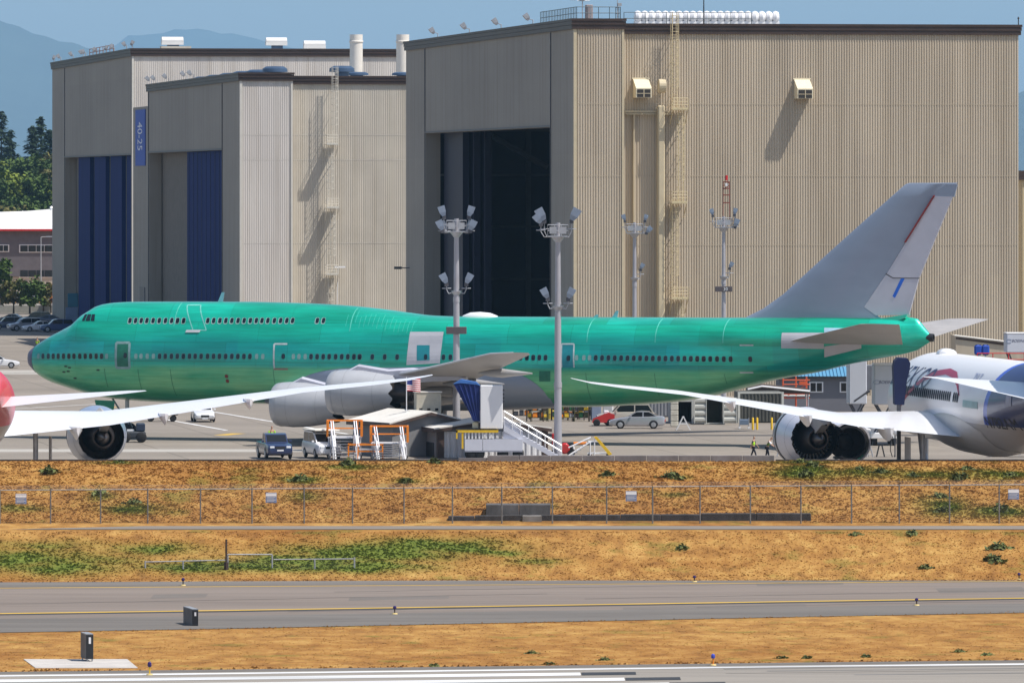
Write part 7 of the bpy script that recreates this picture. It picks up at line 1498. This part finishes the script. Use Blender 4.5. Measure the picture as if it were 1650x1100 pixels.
# small fence with gate on the lower bank
YG = F*(HC-ZT)/(931-HV)-.0; sf = thing('low_fence', 'low mesh fence with a taller gate frame beside the taxiway', 'fence', (0, YG+.6, 0)); YG += .6
rl = [(234, 903, 931), (295, 903, 931), (364, 901, 930), (441, 900, 930), (507, 900, 929), (571, 897, 929)]
for u, vt, vb in rl:
    if u in (364, 441): continue
    x = GX(u, YG); MB().tube((x, 0, GZ(vb, YG)-.2), (x, 0, GZ(vt, YG)), .05, 6).build('fence_post', STEEL, sf)
for (u0, u1, v0, v1) in ((234, 364, 905, 902), (441, 571, 901, 900)):
    MB().tube((GX(u0, YG), 0, GZ(v0, YG)), (GX(u1, YG), 0, GZ(v1, YG)), .035, 6).build('top_rail', STEEL, sf)
    MB().add([(GX(u0, YG), .03, GZ(931, YG)), (GX(u1, YG), .03, GZ(931, YG)), (GX(u1, YG), .03, GZ(v1, YG)), (GX(u0, YG), .03, GZ(v0, YG))], [(0, 1, 2, 3)]).build('mesh_fabric', M_LINK, sf)
mb = MB(); g0, g1 = GX(367, YG), GX(438.5, YG); zt_, zb_ = GZ(893, YG), GZ(930.5, YG); mb.tube((g0, 0, zb_-.2), (g0, 0, zt_), .05, 6); mb.tube((g1, 0, zb_-.2), (g1, 0, zt_), .05, 6); mb.tube((g0, 0, zt_), (g1, 0, zt_), .045, 6); mb.tube((g0, 0, zb_+.1), (g1, 0, zb_+.1), .03, 6); gt = mb.build('gate_frame', STEEL, sf)
MB().add([(g0, .03, zb_), (g1, .03, zb_), (g1, .03, zt_), (g0, .03, zt_)], [(0, 1, 2, 3)]).build('mesh_fabric', M_LINK, gt)
x = GX(364.5, YG-.3); tag(MB().tube((0, 0, ZT-.2), (0, 0, GZ(905, YG)), .13, 8).tube((0, 0, GZ(905, YG)), (0, 0, GZ(868, YG)), .055, 8).build('marker_pole', mat('rusty_black', (.05, .03, .025), .8, 0, .4, 2), None, loc=(x, YG-.3, 0)), 'thin dark rusty pole standing at the gate of the low fence', 'pole')
x = GX(350, YG-.2); tag(MB().bbox(-.5, .5, -.2, .2, ZT-.1, ZT+.16, .04).build('concrete_kerb_block', mat('block_dark', (.08, .075, .07), .9), None, loc=(x, YG-.2, 0)), 'small dark block on the ground beside the low fence gate', 'block')
x = GX(400, YG-.25); tag(MB().bbox(-1.2, 1.2, -.2, .2, ZT-.1, ZT+.22, .05).build('gravel_sill', CONC, None, loc=(x, YG-.1, 0)), 'pale concrete sill under the gate of the low fence', 'sill')
# taxiway signs
def tsign(label, u0, um, u1, vt, vb, slab=False, leg=0.0):
    Y = GY(vb, ZT); r = thing('taxiway_sign', label, 'airfield sign', (GX(u1, Y), Y, 0)); x0, xm = GX(u0, Y)-GX(u1, Y), GX(um, Y)-GX(u1, Y); zt_ = GZ(vt, Y); zb_ = ZT+leg; d = 4.4*(xm-x0)
    d = min(d, 2.6)
    ix = (xm-x0)
    mb = MB(); poly = [(xm, 0), (0, 0), (-ix*.98, d), (x0, d)]      # slab sign seen almost edge on: dark lit face right, housing left
    mb.prism(poly, 'z', zb_, zt_); mb.build('housing', mat('sign_back_grey', (.10, .10, .105), .6, 0, .3, 1.5), r)
    mb = MB(); mb.box(xm+.015, -.012, -.03, -.003, zb_+.03, zt_-.03); fc = mb.build('face', BLACK, r)
    w = -xm; mb = MB(); mb.box(xm+w*.38, xm+w*.68, -.045, -.032, zt_-.1-(zt_-zb_)*(.28 if slab else .25), zt_-.12); mb.build('id_plate', WHITE, r)
    mb = MB(); poly2 = [(xm, -.02), (.0, -.02), (-ix*.98, d), (x0, d)]; mb.prism(poly2, 'z', zt_+.003, zt_+.05); mb.build('cap', mat('sign_cap', (.25, .26, .28), .5), r)
    if leg:
        mb = MB(); [mb.tube((xx, yy, ZT), (xx, yy, zb_), .04, 5) for xx, yy in ((xm+.06, .1), (-.06, .1), (x0+.1, d-.1))]; mb.build('leg', STEEL, r)
    return r
tsign('black edged taxiway sign box standing at the near taxiway shoulder', 292, 309.5, 319.5, 982, 1008.5)
tsign('taller black edged sign box standing on the concrete slab', 127, 138.5, 150.5, 1022, 1066, True, .14)
Ya, Yb_ = GY(1076, ZT), GY(1062, ZT); tag(MB().add([(GX(57, Ya), Ya, ZT+.03), (GX(222, Ya), Ya-.0, ZT+.03), (GX(205, Yb_), Yb_, ZT+.03), (GX(38, Yb_), Yb_, ZT+.03), (GX(57, Ya), Ya, ZT-.1), (GX(222, Ya), Ya, ZT-.1), (GX(205, Yb_), Yb_, ZT-.1), (GX(38, Yb_), Yb_, ZT-.1)], [(0, 1, 2, 3), (4, 5, 1, 0), (5, 6, 2, 1), (6, 7, 3, 2), (7, 4, 0, 3)]).build('concrete_slab', mat('pale_slab', (.46, .43, .40), .9, 0, .12, .8)), 'pale concrete slab in the grass under the taller sign box', 'slab')
# edge lights
def edgelight(u, v, h, la, cap=(.03, .01, .10), body=None):
    Y = GY(v, ZT); r = thing('edge_light', la, 'airfield light', (GX(u, Y), Y, ZT+.025), 0, 'airfield edge lights'); k = h
    MB().lathe([(0, .16), (.05, .14), (.06, .03)], 'z', n=12).build('base', mat('base_pale_yellow', (.65, .5, .2), .7), r, smooth=True)
    MB().tube((0, 0, .05), (0, 0, k*.6), .035, 6).build('stem', body or M_DBR, r); MB().lathe([(k*.6, .07), (k*.7, .10), (k*.9, .09), (k, .04)], 'z', n=10).build('lens', mat('lens_%d' % int(cap[2]*1000), cap, .2), r, smooth=True)
for u, v, h, la in [(295, 943.5, .55, 'taxiway edge light just below the low fence'), (636, 989.5, .55, 'taxiway edge light on the yellow line left of centre'), (1119, 937.5, .45, 'far taxiway edge light right of centre'), (1477, 975.5, .5, 'taxiway edge light on the yellow line towards the right'), (1642, 934, .5, 'far taxiway edge light at the right picture edge')]: edgelight(u, v, h*.8, la)
edgelight(241, 1087.5, .62, 'runway edge light with yellow stem near the concrete slab', body=YELLOW); edgelight(1149, 1072, .55, 'runway edge light with orange stem and blue lens at the right', (.05, .08, .5), ORANGE)

# ------------------------------------------------------------------ people
M_SKIN = mat('skin', (.42, .24, .16), .6, 0, .05, 5); M_VEST = mat('vest_lime', (.38, .72, .02), .7, 0, .12, 3); M_VESTB = mat('vest_green', (.10, .55, .08), .7, 0, .1, 3); M_TRO = mat('trousers_dark', (.015, .018, .03), .9, 0, .2, 3); M_HAIR = mat('hair_dark', (.02, .014, .01), .8)
def skin(name, verts, edges, m, parent, root=0, sub=1):
    me = bpy.data.meshes.new(name); me.from_pydata([v[0] for v in verts], edges, []); o = bpy.data.objects.new(name, me); COL.objects.link(o); o.parent = parent; me.materials.append(m)
    sk = o.modifiers.new('skin', 'SKIN'); sk.use_smooth_shade = True
    d = me.skin_vertices[0].data
    for i, v in enumerate(verts): d[i].radius = (v[1], v[2] if len(v) > 2 else v[1]); d[i].use_root = (i == root)
    ss = o.modifiers.new('sub', 'SUBSURF'); ss.levels = sub; ss.render_levels = sub
    bpy.context.view_layer.update(); dg = bpy.context.evaluated_depsgraph_get(); m2 = bpy.data.meshes.new_from_object(o.evaluated_get(dg)); o.modifiers.clear(); o.data = m2
    if not m2.materials: m2.materials.append(m)
    return o
def person(label, loc, rz, h=1.75, legs=((.12, .10), (-.10, -.12)), arms=((.10, .75), (-.10, .80)), lean=0.0, vest=M_VEST, shirt=None, hat=None):
    r = thing('person', label, 'person', loc, rz); k = h/1.75
    hip = Vector((0, 0, .93)); chest = Vector((0, -.0-math.sin(lean)*.42, .93+math.cos(lean)*.42)); neck = chest+Vector((0, -math.sin(lean)*.16, math.cos(lean)*.16)); up = (neck-chest).normalized()
    head = neck+up*.13+Vector((0, -.02, 0)); crown = head+up*.12
    V = [(tuple(hip*k), .13*k, .10*k), (tuple((hip.lerp(chest, .55))*k), .14*k, .10*k), (tuple(chest*k), .16*k, .11*k), (tuple(neck*k), .055*k), (tuple((head-up*.03)*k), .075*k), (tuple((head+up*.05)*k), .085*k), (tuple(crown*k), .06*k)]
    E = [(0, 1), (1, 2), (2, 3), (3, 4), (4, 5), (5, 6)]
    def add(p, rad, par): V.append((tuple(Vector(p)*k), rad*k)); E.append((par, len(V)-1)); return len(V)-1
    armj = []
    for s_, (fw, dn) in zip((-1, 1), arms):
        sh = chest+Vector((s_*.19, 0, .07)); el_ = sh+Vector((s_*.06, -fw*.6, -.27)); wr = el_+Vector((s_*.01, -fw*1.2-.04, -.23)); a = add(sh, .055, 2); b = add(el_, .042, a); c = add(wr, .028, b); pl_ = wr+Vector((0, -.03, -.06)); d = add(pl_, .036, c)
        for q, ln in ((-.027, .075), (-.009, .088), (.009, .082), (.027, .066)): f1 = add(pl_+Vector((q*.3, q-.01, -.045)), .010, d); f2 = add(pl_+Vector((q*.3, q-.02, -.045-ln*.5)), .009, f1); add(pl_+Vector((-s_*.012, q-.035, -.045-ln)), .008, f2)
        t1_ = add(pl_+Vector((-s_*.02, -.045, -.005)), .010, d); add(pl_+Vector((-s_*.025, -.06, -.045)), .009, t1_); armj.append((sh, el_, wr))
    legj = []
    for s_, (fw, kn) in zip((-1, 1), legs):
        hp = hip+Vector((s_*.09, 0, -.06)); kn_ = Vector((s_*.10, -fw*.55-.03, .49)); an = Vector((s_*.10, -fw+kn*0, .08)); toe = an+Vector((0, -.17, -.045)); a = add(hp, .085, 0); b = add(kn_, .058, a); c = add(an, .042, b); add(toe, .035, c); legj.append((hp, kn_, an, toe))
    skin('body', V, E, M_SKIN, r)
    TV = [(tuple((hip+Vector((0, 0, .03)))*k), .155*k, .125*k)]; TE = []
    for hp, kn_, an, toe in legj:
        n = len(TV); TV += [(tuple(hp*k), .10*k), (tuple(kn_*k), .075*k), (tuple((an+Vector((0, 0, .03)))*k), .062*k)]; TE += [(0, n), (n, n+1), (n+1, n+2)]
    skin('trousers', TV, TE, M_TRO, r)
    for hp, kn_, an, toe in legj: skin('shoe', [(tuple((an+Vector((0, .03, -.02)))*k), .05*k), (tuple((toe+Vector((0, 0, .0)))*k), .045*k)], [(0, 1)], BLACK, r)
    VV = [(tuple((hip+Vector((0, 0, .02)))*k), .165*k, .135*k), (tuple(hip.lerp(chest, .55)*k), .17*k, .13*k), (tuple((chest+up*.03)*k), .185*k, .13*k)]; VE = [(0, 1), (1, 2)]
    skin('safety_vest', VV, VE, vest, r)
    SV = []; SE = []
    for sh, el_, wr in armj: n = len(SV); skin('sleeve', [(tuple(sh*k), .068*k), (tuple(sh.lerp(el_, .9)*k), .055*k)], [(0, 1)], shirt or M_TRO, r)
    skin('hat' if hat else 'hair', [(tuple((head+up*.06+Vector((0, .02, 0)))*k), .098*k), (tuple((crown+Vector((0, .01, 0)))*k), .075*k)], [(0, 1)], hat or M_HAIR, r)
    f = Vector((0, -1, 0)); mb = MB()
    for s_ in (-1, 1): mb.cbox(tuple((head+f*.088+Vector((s_*.032, 0, .01)))*k), (.02*k, .01*k, .012*k))
    mb.cbox(tuple((head+f*.085+Vector((0, 0, -.055)))*k), (.045*k, .01*k, .01*k)); mb.build('face_features', M_HAIR, r); MB().cbox(tuple((head+f*.10+Vector((0, 0, -.02)))*k), (.022*k, .03*k, .04*k)).build('nose', M_SKIN, r)
    return r
person('worker in lime vest and dark trousers striding along the berm edge', (GX(1214, 553), 553, 0.005), R(70), 1.62, ((.28, 0), (-.26, 0)), ((-.12, 0), (.14, 0)), .05, M_VEST, M_TRO, mat('cap_dark', (.03, .03, .04), .8))
person('worker in dull green vest crouching over beside the right engine cowl', (GX(1236, 551), 551, .005), R(80), 1.7, ((.16, 0), (-.14, 0)), ((.3, 0), (.25, 0)), .45, mat('vest_dull', (.12, .2, .03), .8), WHITE)
person('worker in a bright lime vest bending over a tyre dolly under the right wing', (GX(1396, 605), 605, .005), R(75), 1.75, ((.12, 0), (-.12, 0)), ((.3, 0), (.28, 0)), .9, M_VEST, M_VESTB)
person('distant worker in a lime jacket beyond the nose of the green airliner', (GX(60, 905), 905, .005), R(150), 1.8, ((.1, 0), (-.1, 0)), ((.1, 0), (.1, 0)), 0, M_VEST, M_VEST)
person('worker in lime vest and blue hard hat standing behind the dark blue pickup', (GX(438, 572), 572, .005), R(10), 1.78, ((.02, 0), (-.02, 0)), ((.1, 0), (.1, 0)), 0, M_VEST, M_VEST, mat('hat_blue', (.02, .04, .16), .4))
